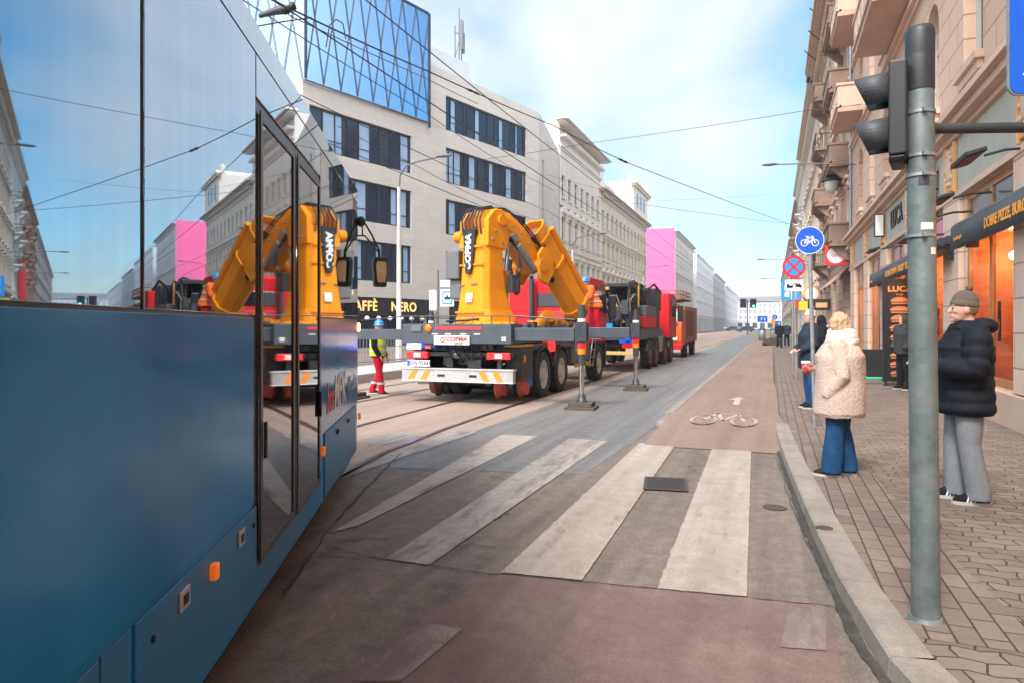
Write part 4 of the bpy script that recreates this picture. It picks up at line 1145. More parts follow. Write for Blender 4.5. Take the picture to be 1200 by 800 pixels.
# --- upper floors with round-headed windows
fl = [(6.35, 2.5), (10.3, 2.4), (13.9, 2.3), (17.3, 2.0)]
Z1 = 5.66; ZT = 22.0
holes = []; wins = []
n = 13
for k, (zs_, h) in enumerate(fl):
    for i in range(n):
        x = LB - (1.75 + 3.35 * i) if False else lx(14.55) + 3.35 * (i - 6)
        if x < .9 or x > LB - .9: continue
        w = 1.3
        holes.append((x - w / 2, x + w / 2, zs_, zs_ + h)); wins.append((x, zs_, w, h, k))
b = MB(); wall_holes(b, 0, LB, Z1 - .3, ZT, holes, .34, 0)
for (x, zs_, w, h, k) in wins:
    if k > 1: continue
    r = w / 2; zc2_ = zs_ + h - r
    for sgn in (-1, 1):
        arc = [(x + sgn * r * math.cos(PI / 2 * i / 8), 0, zc2_ + r * math.sin(PI / 2 * i / 8)) for i in range(9)]
        b.poly(arc + [(x + sgn * r, 0, zs_ + h)] if sgn > 0 else arc + [(x + sgn * r, 0, zs_ + h)])
    arc = [(x + r * math.cos(PI * i / 16), zc2_ + r * math.sin(PI * i / 16)) for i in range(17)]
    for (xa, za), (xb, zb) in zip(arc, arc[1:]): b.poly([(xa, 0, za), (xb, 0, zb), (xb, .34, zb), (xa, .34, za)])
shell(b, 0, LB, 14, 0, ZT)
b.build('wall', K['peach'], r1)
def arch_window(x, z, w, h):
    f = MB()
    f.box(x - w / 2, x - w / 2 + .08, .2, .3, z, z + h).box(x + w / 2 - .08, x + w / 2, .2, .3, z, z + h).box(x - .04, x + .04, .21, .3, z, z + h).box(x - w / 2 + .08, x + w / 2 - .08, .205, .3, z + h * .62, z + h * .62 + .08)
    o = f.build('window', K['frame_white'], r1)
    MB().box(x - w / 2, x + w / 2, .27, .285, z, z + h).build('pane', K['pane'], o)
    MB().box(x - w / 2 - .12, x + w / 2 + .12, -.16, .0, z - .14, z).box(x - w / 2 - .04, x + w / 2 + .04, -.09, .0, z - .3, z - .143).build('sill', K['peach_trim'], o, None, None, .01)
for (x, zs_, w, h, k) in wins: arch_window(x, zs_, w, h)
t = MB()
cornice(t, 0, LB, 9.5, ((.12, .08), (.14, .18)), ends=False)
cornice(t, 0, LB, 13.0, ((.1, .06), (.1, .12)), ends=False)
dentils(t, 0, LB, ZT - .5, .3, .18, .5, .55)
cornice(t, 0, LB, ZT - .18, ((.14, .75), (.12, .95), (.1, .85)), ends=False)
t.build('cornice', K['peach_trim'], r1)
def balcony(root, x0, x1, z, pr, m1, m2, kind='solid', h=1.0):
    b = MB()
    b.box(x0, x1, -pr, -.002, z, z + .18, 1)
    b.box(x0 - .05, x1 + .05, -pr - .06, -pr + .06, z + .183, z + .26, 0)
    o = b.build('balcony', [m1, m2], root, None, None, .012)
    p = MB()
    if kind == 'solid':
        p.box(x0, x1, -pr, -pr + .14, z + .26, z + h, 0).box(x0, x0 + .14, -pr + .14, -.002, z + .183, z + h, 0).box(x1 - .14, x1, -pr + .14, -.002, z + .183, z + h, 0)
        p.box(x0 - .05, x1 + .05, -pr - .05, -pr + .19, z + h + .002, z + h + .1, 0).box(x0 - .05, x0 + .19, -pr + .192, -.002, z + h + .002, z + h + .1, 0).box(x1 - .19, x1 + .05, -pr + .192, -.002, z + h + .002, z + h + .1, 0)
        q = x0 + .25
        while q < x1 - .6:
            p.box(q, q + .55, -pr - .03, -pr - .002, z + .4, z + h - .12, 0); q += .75
        p.build('parapet', m1, o, None, None, .01)
    else:
        q = x0
        while q <= x1 + .001:
            p.cyl((q, -pr + .05, z + .18), (q, -pr + .05, z + h), .014, n=5); q += .13
        for yy in (x for x in [-pr + .05 + .13 * i for i in range(int(pr / .13))]):
            p.cyl((x0 + .02, yy, z + .18), (x0 + .02, yy, z + h), .014, n=5).cyl((x1 - .02, yy, z + .18), (x1 - .02, yy, z + h), .014, n=5)
        p.box(x0, x1, -pr + .02, -pr + .08, z + h, z + h + .05).box(x0, x0 + .05, -pr + .08, 0, z + h, z + h + .05).box(x1 - .05, x1, -pr + .08, 0, z + h, z + h + .05)
        p.build('railing', K['iron'], o)
    c = MB()
    for xx in (x0 + .25, x1 - .45):
        c.extrude([(xx, -.002, z - .7), (xx, -.25, z - .62), (xx, -pr * .75, z - .2), (xx, -pr * .9, z - .004), (xx, -.002, z - .004)], (.2, 0, 0), 0)
    for k_, xx in enumerate((x0 + .25, x1 - .45)):
        c = MB().extrude([(xx, -.002, z - .7), (xx, -.25, z - .62), (xx, -pr * .75, z - .2), (xx, -pr * .9, z - .004), (xx, -.002, z - .004)], (.2, 0, 0), 0)
        if kind != 'plain' and pr < 1.0: c.build('bracket', m1, o, None, None, .01)
    return o
balcony(r1, lx(23.4), lx(19.4), 9.82, 1.05, K['peach_trim'], K['peach_soffit'])
balcony(r1, lx(32.3), lx(29.0), 9.82, 1.05, K['peach_trim'], K['peach_soffit'])
balcony(r1, lx(23.4), lx(19.4), 13.5, 1.05, K['peach_trim'], K['peach_soffit'])
balcony(r1, lx(32.3), lx(29.0), 13.5, 1.05, K['peach_trim'], K['peach_soffit'])
balcony(r1, lx(11.4), lx(7.4), 9.82, 1.05, K['peach_trim'], K['peach_soffit'])
dp = MB(); dp.cyl((.35, -.12, 5.7), (.35, -.12, ZT - .2), .06, n=8); dp.build('downpipe', K['galv'], r1)
lettering('LUCA', .74, K['black'], r1, (lx(22.2), -.075, 4.72), (1, 0, 0), (0, 0, 1), .02, 0, 'CENTER', 1.05, 1, .01)

# illuminated projecting box signs, awnings, heaters, wall lamps hung on the house
def box_sign(y, z, label, w=.55, h=.62):
    t_ = thing('box_sign', label, 'sign', (XR, y, z))
    MB().box(-w - .12, -.12, -.09, .09, -h / 2, h / 2).build('casing', K['black'], t_, None, None, .01)
    MB().box(-w - .09, -.15, -.094, -.0905, -h / 2 + .03, h / 2 - .03).build('face', K['white'], t_)
    MB().box(-w - .09, -.15, .0905, .094, -h / 2 + .03, h / 2 - .03).build('face', K['white'], t_)
    MB().cyl((-.12, 0, h * .3), (0.0, 0, h * .3), .02, n=6).cyl((-.12, 0, -h * .3), (0, 0, -h * .3), .02, n=6).build('bracket', K['iron'], t_)
    return t_
box_sign(24.2, 4.75, 'black box sign with white faces projecting beside the shop lettering farther off', .28, .7)
box_sign(17.0, 4.72, 'black box sign with white faces projecting just behind the traffic signal pole', .5, .6)
def awning(y0, y1, z, label, words, small):
    t_ = thing('awning', label, 'awning', (XR, y0, z), -PI / 2)
    L_ = y0 - y1
    cs = MB().tube([(0, -.32, .40), (L_, -.32, .40)], .085, 12)
    cs.box(.02, L_ - .02, -.22, -.11, .36, .52)
    cs.build('roller', K['dark_steel'], t_)
    va = MB()
    nseg = 40
    vv = []
    for i in range(nseg + 1):
        x = L_ * i / nseg
        wob = .012 * math.sin(i * 1.3) + .006 * math.sin(i * 3.1)
        vv += [(x, -.405, .40), (x, -.41 - wob * .3, .2), (x, -.412 - wob, .0 + .008 * math.sin(i * .9))]
    va.add(vv, [(i * 3 + k, i * 3 + 3 + k, i * 3 + 4 + k, i * 3 + 1 + k) for i in range(nseg) for k in (0, 1)], 0, True)
    o = va.build('valance', K['awning'], t_)
    sm = o.modifiers.new('thick', 'SOLIDIFY'); sm.thickness = .006
    q = MB()
    for x in (.05, L_ - .13): 
        q = MB().box(x, x + .08, -.34, .0, .28, .44).box(x + .01, x + .07, -.2, 0, .05, .28); q.build('bracket', K['black'], t_, None, None, .01)
    lettering(small, .10, K['awning_txt'], o, (.55, -.424, .19), (1, 0, 0), (0, 0, 1), .001, 0, 'CENTER', 1, 1.3, .003)
    lettering(words, .215, K['awning_txt'], o, (L_ * .5 + .35, -.424, .2), (1, 0, 0), (0, 0, 1), .001, 0, 'CENTER', 1.0, .92, .007)
    return t_
awning(14.25, 7.6, 2.93, 'charcoal awning nearest the camera with orange burger lettering on its valance', 'DOBRE PIZZE, BURGERY, ZDROWE', 'lucaburger')
awning(25.2, 15.4, 2.83, 'charcoal awning beyond the traffic pole, drooping past the black menu board', 'KUCHNIA DOMOWA   BURGERY   PIZZA', 'lucaburger')
def heater(y, z, label, ln=1.0, tilt=.25):
    t_ = thing('patio_heater', label, 'heater', (XR, y, z), -PI / 2)
    MB().tube([(0, -.0, .06), (0, -.3, .06), (0, -.55, 0)], .02, 8).build('arm', K['iron'], t_)
    rt = Matrix.Rotation(tilt, 3, 'X')
    MB().cbox((0, -.75, -.02), (ln, .26, .07), 0, rt).build('hood', K['black'], t_, None, None, .015)
    MB().cbox((0, -.745, -.062), (ln * .9, .18, .012), 0, rt).build('element', K['rust'], t_)
hs_ = 'heaters over the awnings'
heater(13.4, 3.75, 'black strip heater on the wall above the near awning, upper one of two', .9)
heater(14.6, 3.62, 'black strip heater on the wall above the near awning, nearer the pilaster and lower', .9, .1)
heater(11.6, 4.05, 'black strip heater at the right edge of the photo, highest on the wall', .9)
heater(16.3, 3.42, 'black strip heater hanging just right of the traffic pole above the awning end', 1.0, .0)
heater(21.6, 3.75, 'black strip heater over the far awning beside the menu board', .9)

# --- second house with dark balconies
r2b, wm2, tm2, H2b = old_building('brownish beige house with weathered stacked balconies right beyond the peach house', (XR + .05, 58.5, 0), -PI / 2, 24.0, [3.7, 3.5, 3.3, 3.1], 14, (.50, .36, .27), 8, ['hood', 'plain', 'arch', 'plain'], gf=5.2, top=2.4, cor=.95, stain=.45)
lx2 = lambda y: 58.5 - y
for k, z in enumerate((5.35, 9.1, 12.6, 15.7)):
    balcony(r2b, lx2(39.2), lx2(35.4), z, .95, K['brown_balcony'], K['brown_balcony'], 'solid')
    balcony(r2b, lx2(50.5), lx2(46.8), z, .95, K['brown_balcony'], K['brown_balcony'], 'solid' if k % 2 else 'iron')
K['orange_eave'] = mat('orange_brown_eave', (.55, .25, .1), .7, var=.15)
MB().box(lx2(58.4), lx2(44.0), -1.05, -.1, H2b + .06, H2b + .5).build('eave', K['orange_eave'], r2b)
old_building('pale beige apartment house third along the right pavement', (XR + .1, 86, 0), -PI / 2, 27.0, [3.6, 3.4, 3.4, 3.2], 14, (.58, .47, .37), 9, ['hood', 'arch', 'plain', 'plain'], gf=4.8, top=2.8, cor=.9, panes=False)
r5, wm5, tm5, H5 = old_building('white rendered narrow house farther along the right pavement', (XR + .1, 108, 0), -PI / 2, 21.5, [3.5] * 4, 13, (.64, .6, .55), 7, ['hood', 'plain'], gf=4.6, top=2.2, cor=.7, panes=False)
r6, wm6, tm6, H6 = old_building('brick orange apartment house well down the right side', (XR + .2, 150, 0), -PI / 2, 41, [3.5] * 4, 13, (.44, .24, .15), 13, ['plain'], gf=4.6, top=1.5, cor=.6, panes=False)
old_building('long grey beige terrace at the far end of the right side', (XR + .3, 300, 0), -PI / 2, 149, [3.4] * 4, 13, (.52, .43, .36), 24, ['plain'], gf=4.4, top=1.4, cor=.6, panes=False, quoin=False)
def add_balconies(root, yf, ys_, zs_, m1):
    for y in ys_:
        for z in zs_: balcony(root, yf - y - 1.6, yf - y + 1.6, z, .85, m1, m1, 'iron')
add_balconies(r5, 108, (92, 101), (8.1, 11.6, 15.1), tm5)
add_balconies(r6, 150, (116, 130), (8.1, 11.6, 15.1), tm6)
# fenced rooftop aerials are seen against the sky
for i, (px, py) in enumerate(((951, 12), (949, 38), (945, 62))):
    p0 = at(px + 11, py + 9, 44); p1 = at(px - 2, py - 2, 43)
    o = MB().cyl((0, 0, 0), p1 - p0, .035, n=6).build('flag_holder', K['iron'], None, p0)
    tag(o, ('topmost', 'middle', 'lowest')[i] + ' of three thin rods sticking out from the eave on the right', 'rod', 'rods on the right-hand eave')
# wall lantern, red shop sign, round clock-like sign, striped shop blind
def sq(px, py, x): return on_x(px, py, x)
t_ = thing('wall_lantern', 'old iron lantern with a domed cap hanging from the weathered balcony', 'lantern', (2.75, 37.6, 8.4))
m_ = MB(); m_.lathe((0, 0, 0), [(.03, .95), (.05, .8), (.2, .72), (.42, .5), (.45, .42), (.43, .4)], 14); m_.build('cap', K['iron'], t_)
MB().lathe((0, 0, 0), [(.34, .4), (.26, -.05), (.1, -.15), (0, -.16)], 12).build('glass', glass_mat('milk_glass', (.6, .6, .55), .3, f0=.5), t_)
MB().tube([(.65, 0, 1.25), (.3, 0, 1.4), (0, 0, 1.25), (0, 0, .9)], .03, 8).build('bracket', K['iron'], t_)
t_ = thing('projecting_sign', 'red square sign with a white disc projecting from the wall above a pink blind', 'sign', (XR, 35.9, 4.95))
MB().box(-1.05, -.1, -.1, .1, -.48, .48).build('casing', K['red_sign'], t_, None, None, .02)
dd = MB().disc((-.575, -.101, 0), .38, (0, -1, 0), 32, 0, .012).build('disc', K['white'], t_)
lettering('café', .26, K['red_sign'], dd, (-.575, -.115, .0), (1, 0, 0), (0, 0, 1), .002)
MB().cyl((-.1, 0, .3), (0, 0, .3), .03, n=6).cyl((-.1, 0, -.3), (0, 0, -.3), .03, n=6).build('bracket', K['iron'], t_)
K['pink_blind'] = mat('faded_pink_canvas', (.6, .3, .3), .85, var=.15, scale=1.5)
t_ = thing('shop_blind', 'faded pink and white slanting shop blind below the red square sign', 'awning', (XR + .05, 40.5, 3.5), -PI / 2)
MB().extrude([(0, -.02, 1.0), (0, -1.0, .1), (0, -1.0, .0), (0, -.95, .02), (0, -.02, .93)], (4.3, 0, 0)).build('canvas', K['pink_blind'], t_)
MB().cyl((0, -1.0, .02), (4.3, -1.0, .02), .03, n=8).build('front_bar', K['white'], t_)
t_ = thing('round_sign', 'round white sign with an orange ring projecting from the wall down the street', 'sign', (XR + .1, 49.5, 3.75))
MB().ring((-1.05, 0, 0), .40, .52, (0, -1, 0), 32, 0, .08).build('ring', K['ochre_trim'], t_)
MB().disc((-1.05, -.02, 0), .41, (0, -1, 0), 32, 0, .05).build('face', K['white'], t_)
MB().cyl((-.55, -.03, 0), (0, -.03, 0), .03, n=6).build('bracket', K['iron'], t_)
t_ = thing('hanging_sign', 'black shop sign with a small orange panel hanging under the round sign', 'sign', (XR + .05, 46, 2.9))
MB().box(-1.4, -.1, -.06, .06, -.35, .35).build('board', K['black'], t_, None, None, .01)
MB().box(-.95, -.3, -.066, -.061, -.18, .12).build('panel', K['ochre_trim'], t_)
t_ = thing('projecting_sign', 'small yellow sign on the wall beyond the no stopping sign', 'sign', (XR + .1, 60, 3.2))
MB().box(-1.5, -.1, -.08, .08, -.35, .35).build('board', mat('yellow_sign', (.75, .5, .02), .5, var=.05), t_, None, None, .01)
MB().cyl((-.1, 0, 0), (0, 0, 0), .04, n=6).build('bracket', K['iron'], t_)
t_ = thing('banner', 'tall narrow red banner hanging on the wall far down the right side', 'banner', (XR + .1, 96, 6.5))
MB().box(-.9, -.1, -.04, .04, -2.6, 2.6).build('cloth', K['red_sign'], t_)
MB().cyl((-.95, 0, 2.65), (0, 0, 2.65), .04, n=6).build('rod', K['iron'], t_)
# ================================================================== vehicles
def wheel(parent, x, y, r=.52, w=.3, side=1, dual=False, rimm='alu', name='wheel'):
    """side = +1: outer face towards +x; origin at hub"""
    b = MB(); s = side
    o_ = w / 2
    prof = [(r * .62, -o_), (r * .9, -o_), (r * .985, -o_ * .75), (r, -o_ * .4), (r, o_ * .4), (r * .985, o_ * .75), (r * .92, o_), (r * .64, o_ * .98)]
    b.lathe((0, 0, 0), prof, 36, 0, 'x')
    for k in range(32):
        a = 2 * PI * k / 32
        for sg in (-1, 1):
            b.cbox((sg * o_ * .6, r * math.cos(a + sg * .05), r * math.sin(a + sg * .05)), (o_ * .55, .035, .018), 0, Matrix.Rotation(a - PI / 2, 3, 'X'))
    t = b.build(name, K['rubber'], parent, (x, y, r))
    q = MB()
    q.lathe((0, 0, 0), [(r * .635, -o_ * .9 * s), (r * .64, o_ * .9 * s), (r * .60, o_ * .8 * s), (r * .56, o_ * .35 * s), (r * .44, o_ * .15 * s), (r * .3, o_ * .3 * s), (r * .28, o_ * .95 * s), (r * .2, o_ * 1.05 * s), (0, o_ * 1.06 * s)], 28, 0, 'x')
    q.build('rim', K[rimm], t)
    h = MB()
    for k in range(10):
        a = 2 * PI * k / 10
        h.cyl((o_ * .22 * s, r * .37 * math.cos(a), r * .37 * math.sin(a)), (o_ * .42 * s, r * .37 * math.cos(a), r * .37 * math.sin(a)), .022, n=6)
    h.build('wheel_nuts', K['galv'], t)
    return t
def fender(parent, x0, x1, y, r, m=None, a0=15, a1=165, th=.04):
    n = 10
    outer = [(y + (r + th) * math.cos(R(a0 + (a1 - a0) * i / n)), .52 + (r + th) * math.sin(R(a0 + (a1 - a0) * i / n))) for i in range(n + 1)]
    inn = [(y + r * math.cos(R(a0 + (a1 - a0) * i / n)), .52 + r * math.sin(R(a0 + (a1 - a0) * i / n))) for i in range(n, -1, -1)]
    b = MB()
    for i in range(n):
        qd = [outer[i], outer[i + 1], inn[n - i - 1], inn[n - i]]
        b.extrude([(x0, p[0], p[1]) for p in qd], (x1 - x0, 0, 0))
    return b.build('fender', m or K['black'], parent)
def cab_body(root, y0, y1, hw, z0, z1, m, nm='cab'):
    """box cab with sloped windscreen towards +y"""
    b = MB()
    prof = [(y0, z0), (y1, z0), (y1 + .02, z0 + (z1 - z0) * .45), (y1 - .16, z1 - .18), (y1 - .4, z1), (y0 + .06, z1), (y0, z1 - .08)]
    b.extrude([(-hw, p[0], p[1]) for p in prof], (2 * hw, 0, 0))
    c = b.build(nm, m, root, None, None, .05, 3)
    zc, ze = z0 + (z1 - z0) * .5, z1 - .22
    for s in (-1, 1):
        MB().extrude([(s * (hw + .002), y0 + .75, zc), (s * (hw + .002), y1 - .12, zc - .08), (s * (hw + .002), y1 - .28, ze), (s * (hw + .002), y0 + .75, ze)], (s * .012, 0, 0)).build('side_window', K['glass_dark'], c)
        mr = MB().box(s * hw + s * .05 if s > 0 else s * hw - .3, s * hw + .3 if s > 0 else s * hw - .05, y1 - .05, y1 + .03, zc - .25, zc + .5)
        mm = mr.build('mirror', K['black'], c, None, None, .03)
        MB().tube([(s * (hw - .02), y1 - .1, zc + .55), (s * (hw + .18), y1, zc + .5)], .02, 6).build('mirror_arm', K['black'], mm)
    MB().extrude([(-hw + .12, y1 + .012, zc), (hw - .12, y1 + .012, zc), (hw - .16, y1 - .13, ze + .02), (-hw + .16, y1 - .13, ze + .02)], (0, .02, .004)).build('windscreen', K['glass_dark'], c)
    return c, zc, ze
def outrigger_leg(root, x, y, ztop=1.95, zc=.85, bands=True):
    b = MB()
    b.cyl((x, y, zc), (x, y, ztop), .075, n=18).cyl((x, y, ztop), (x, y, ztop + .06), .06, n=14).box(x - .11, x + .11, y - .11, y + .11, 1.3, 1.66)
    b.tube([(x + .06, y + .05, ztop - .1), (x + .16, y + .05, ztop + .05), (x + .1, y + .05, 1.3)], .014, 6)
    o = b.build('outrigger_leg', K['dark_steel'], root)
    MB().cyl((x, y, .2), (x, y, zc), .05, n=18).build('piston_rod', K['chrome'], o)
    MB().lathe((x, y, .14), [(.05, .16), (.08, .1), (.09, .02), (.13, 0), (0, 0)], 16).build('foot', K['dark_steel'], o)
    if bands:
        MB().cyl((x, y, 1.17), (x, y, 1.27), .083, n=18).build('red_band', K['lamp_red'], o)
        MB().cyl((x, y, 1.06), (x, y, 1.165), .083, n=18).build('yellow_band', K['yellow'], o)
        MB().cyl((x, y, 1.68), (x, y, 1.74), .083, n=18).build('white_band', K['white'], o)
    return o
def foot_block(x, y, label):
    t_ = thing('support_block', label, 'block', (x, y, 0), R(4), 'blocks under the outrigger legs')
    MB().box(-.29, .29, -.29, .29, .0, .055).build('base_plate', K['wood'], t_, None, None, .006)
    q = MB()
    for i in range(3): q.box(-.23, .23, -.22 + .15 * i, -.08 + .15 * i, .055, .14)
    q.build('timber', K['wood'], t_, None, None, .008)

# ------------------------------------------------------------------ crane lorry nearest the tram (local y = forward from its rear bumper)
TX, TY = -6.08, 12.78
t1 = thing('crane_truck', 'road and rail crane truck with big folded yellow crane and red cab, outriggers spread', 'truck', (TX, TY, 0))
b = MB()
b.box(-.45, -.36, .25, 8.0, .78, 1.06).box(.36, .45, .25, 8.0, .78, 1.06)
for yy in (.3, 1.2, 3.3, 5.0, 6.5, 7.6): b.box(-.36, .36, yy, yy + .12, .8, 1.02)
b.cyl((-.9, 1.92, .52), (.9, 1.92, .52), .11, n=12).cyl((-.9, 3.32, .52), (.9, 3.32, .52), .11, n=12).cyl((-.9, 7.15, .52), (.9, 7.15, .52), .1, n=12).ball((0, 1.92, .52), .28, 14, 10).ball((0, 3.32, .52), .28, 14, 10)
b.build('chassis', K['black'], t1)
# rear bumper beam with hazard chevrons
bm_ = MB().box(-1.26, 1.26, -.08, .06, .47, .70); bm_.box(-1.28, 1.28, -.10, .1, .70, .735).box(-1.28, 1.28, -.12, .08, .455, .47)
bp = bm_.build('rear_bumper', K['alu'], t1, None, None, .006)
K['hazard_orange'] = mat('hazard_orange', (.85, .25, .01), .45, var=.06)
for x, sgn in ((-1.12, 1), (-.82, 1), (.62, -1), (.92, -1)):
    MB().extrude([(x, -.083, .49), (x + .13, -.083, .49), (x + .13 + .11 * sgn, -.083, .685), (x + .11 * sgn, -.083, .685)], (0, -.004, 0)).build('chevron', K['hazard_orange'], bp)
for x in (-.42, .3):
    MB().box(x, x + .17, -.086, -.08, .56, .61).build('slot', K['black'], bp)
# wheels
for s in (-1, 1):
    for yy in (1.92, 3.32):
        wheel(t1, s * 1.11, yy, .52, .30, s)
        wheel(t1, s * .77, yy, .52, .28, s)
        fender(t1, s * .93 - .33, s * .93 + .33, yy, .60)
    wheel(t1, s * 1.11, 7.15, .52, .32, s)
    fender(t1, s * 1.08 - .2, s * 1.08 + .2, 7.15, .60)
# guide wheels for the rails
K['rail_red'] = mat('rust_red_wheel', (.5, .09, .06), .6, var=.25, scale=8)
ax = MB(); ax.cyl((-.9, .55, .42), (.9, .55, .42), .07, n=10).box(-.5, .5, .35, .75, .5, .66).box(-.62, -.5, .3, 1.1, .36, .7).box(.5, .62, .3, 1.1, .36, .7)
gx = ax.build('rail_axle', K['black'], t1)
for x, mm, yy in ((-.78, 'rust', .55), (.78, 'rail_red', .55), (1.13, 'rail_red', .95)):
    s = 1 if x > 0 else -1
    MB().lathe((x, yy, .34), [(0, -.09 * s), (.25, -.09 * s), (.25, -.05 * s), (.2, -.04 * s), (.2, .06 * s), (.16, .065 * s), (.1, .03 * s), (.07, .08 * s), (0, .085 * s)], 28, 0, 'x').build('rail_wheel', K[mm], gx)
# tail: lamps, plate, tanks, flasher, signs
lb = MB().box(-1.2, 1.2, .06, .14, .98, 1.06).box(-.95, -.85, .08, .16, .7, 1.0).box(.85, .95, .08, .16, .7, 1.0).build('light_bar', K['black'], t1)
for x in (-1.19, .66):
    la = MB().box(x, x + .5, -.02, .06, .93, 1.07).build('tail_lamp', K['lamp_red'], lb, None, None, .015)
    MB().box(x + .18, x + .34, -.024, -.019, .955, 1.045).build('reverse_lens', K['white'], la)
pl = MB().box(-1.16, -.62, -.035, -.02, .76, .89).build('licence_plate', K['white'], t1, None, None, .004)
MB().box(-1.155, -1.10, -.038, -.0355, .765, .885).build('plate_band', K['blue_sign'], pl)
lettering('DW 9YE41', .115, K['black'], pl, (-.85, -.0375, .825), (1, 0, 0), (0, 0, 1), .001, 0, 'CENTER', 1, .92, .002)
fl_ = MB().box(-1.12, -.5, .0, .3, 1.14, 1.30).build('flasher_housing', K['blue_sign'], t1, None, None, .02)
MB().box(-1.16, -.84, -.06, .0, 1.12, 1.25).build('flasher', K['lamp_blue'], fl_, None, None, .015)
MB().box(-1.06, -.92, -.072, -.062, 1.15, 1.215).build('flasher_bulb', K['lamp_bluewhite'], fl_)
MB().box(-.74, -.6, -.04, .0, 1.13, 1.20).build('amber_lamp', K['lamp_orange'], fl_, None, None, .01)
sp_ = MB().box(-.44, .36, -.2, -.17, 1.22, 1.405).build('name_board', K['white'], t1, None, None, .004)
lettering('COPMA', .125, K['red_sign'], sp_, (.08, -.203, 1.325), (1, 0, 0), (0, 0, 1), .001, 0, 'CENTER', 1, 1.1, .005)
lettering('GROUP', .05, K['black'], sp_, (.12, -.203, 1.25), (1, 0, 0), (0, 0, 1), .001, 0, 'CENTER', 1, 1.1, .002)
MB().ring((-.24, -.2, 1.315), .03, .055, (0, -1, 0), 20, 0, .004).build('emblem', K['red_sign'], sp_)
MB().ball((-.08, .35, 1.02), (.24, .3, .12), 20, 12).build('air_tank', K['galv'], t1)
hz = MB()
random.seed(5)
for i in range(7):
    x = -.3 + .18 * i
    hz.tube([(x, .05 + .1 * random.random(), 1.22), (x + .1, -.02, 1.08), (x + .2 * random.random(), .05, .92), (x + .1, .3, .85)], .016, 6)
hz.box(-.3, -.15, .1, .3, .75, .95).box(.2, .5, .08, .3, .75, .92).box(.5, .75, .1, .3, 1.12, 1.22)
hz.build('hoses', K['black'], t1)
hk = MB().extrude([(1.02, .6, .78), (1.22, .6, .74), (1.26, .6, .95), (1.2, .6, 1.1), (1.05, .6, 1.1)], (0, .12, 0)); hk.build('yellow_hook', K['yellow'], t1, None, None, .015)
MB().box(.95, 1.2, .9, 1.3, .30, .48).build('blue_chock', K['blue_sign'], t1, None, None, .02)
MB().box(-1.24, -.92, .4, 1.2, .55, 1.16).build('side_cabinet', K['black'], t1, None, None, .02)
MB().box(.92, 1.24, .4, 1.2, .50, 1.16).build('side_cabinet', K['black'], t1, None, None, .02)
MB().box(.93, 1.262, .25, 1.15, 1.17, 1.22).build('yellow_strip', K['yellow_dark'], t1)
# bed and outriggers
bd = MB()
bd.box(-1.2, 1.25, -.16, .5, 1.24, 1.64)
bd.box(-1.1, 1.2, .5, 5.6, 1.08, 1.22).box(1.02, 1.24, .5, 5.6, 1.26, 1.55).box(-1.24, -1.02, .5, 5.6, 1.26, 1.55)
bd.box(-1.1, 1.2, 4.1, 4.55, 1.225, 1.60).box(-1.0, 1.0, .5, 4.1, 1.222, 1.40)
bed = bd.build('bed', K['slate_steel'], t1, None, None, .012)
random.seed(2)
fit = MB()
for i in range(26):
    x = random.uniform(-.95, .95); yy = random.uniform(.55, 5.3); h = random.uniform(.05, .3); w = random.uniform(.06, .25)
    fit.box(x, x + w, yy, yy + w * 1.3, 1.40, 1.40 + h)
fit.build('deck_fittings', K['dark_steel'], bed, None, None, .01)
MB().box(-.42, .62, -.175, -.162, 1.52, 1.58).build('red_stripe', K['red_sign'], bed)
MB().lathe((-.58, -.2, 1.55), [(0, 0), (.075, 0), (.075, .05), (0, .06)], 16, 0, 'y').build('amber_beacon', K['lamp_orange'], bed)
MB().box(-.98, -.74, -.19, -.16, 1.48, 1.60).build('work_lamp', K['grey_box'], bed, None, None, .01)
for x in (-.5, -.2, .15, .45):
    MB().box(x, x + .13, -.17, -.162, 1.425, 1.445).build('sticker', K['white'], bed)
MB().box(1.05, 1.14, -.17, -.162, 1.30, 1.38).build('sticker', K['white'], bed)
MB().box(-2.55, -1.2, .0, .22, 1.30, 1.53).build('outrigger_beam', K['slate_steel'], t1, None, None, .01)
MB().box(1.25, 2.5, -.02, .22, 1.30, 1.56).build('outrigger_beam', K['slate_steel'], t1, None, None, .01)
MB().box(1.24, 2.75, 4.2, 4.45, 1.30, 1.56).build('outrigger_beam', K['slate_steel'], t1, None, None, .01)
MB().box(-2.75, -1.24, 4.2, 4.45, 1.30, 1.56).build('outrigger_beam', K['slate_steel'], t1, None, None, .01)
for x, yy in ((2.62, .1), (-2.62, .1), (2.88, 4.35), (-2.88, 4.35)):
    outrigger_leg(t1, x, yy)
foot_block(TX + 2.62, TY + .1, 'stacked timber block under the near outrigger leg of the yellow crane truck')
foot_block(TX + 2.88, TY + 4.35, 'stacked timber block under the farther outrigger leg beside the red cab')
foot_block(TX - 2.62, TY + .1, 'timber block under the rear outrigger leg behind the tram front')
foot_block(TX - 2.88, TY + 4.35, 'timber block under the hidden front outrigger leg on the platform side of the crane truck')
rl = MB()
for s in (-1.22, 1.22):
    rl.tube([(s, .3, 1.78), (s, 5.4, 1.78)], .012, 6)
    for i in range(6): rl.tube([(s, .3 + i * 1.02, 1.55), (s, .3 + i * 1.02, 1.78)], .01, 5)
rl.tube([(-2.4, .1, 1.72), (-1.2, -.1, 1.80), (1.22, -.1, 1.80), (2.5, .05, 1.72)], .013, 6)
for i in range(7): rl.tube([(-1.2 + i * .4, -.1, 1.62), (-1.2 + i * .4, -.1, 1.80)], .01, 5)
rl.build('handrail', K['dark_steel'], t1)
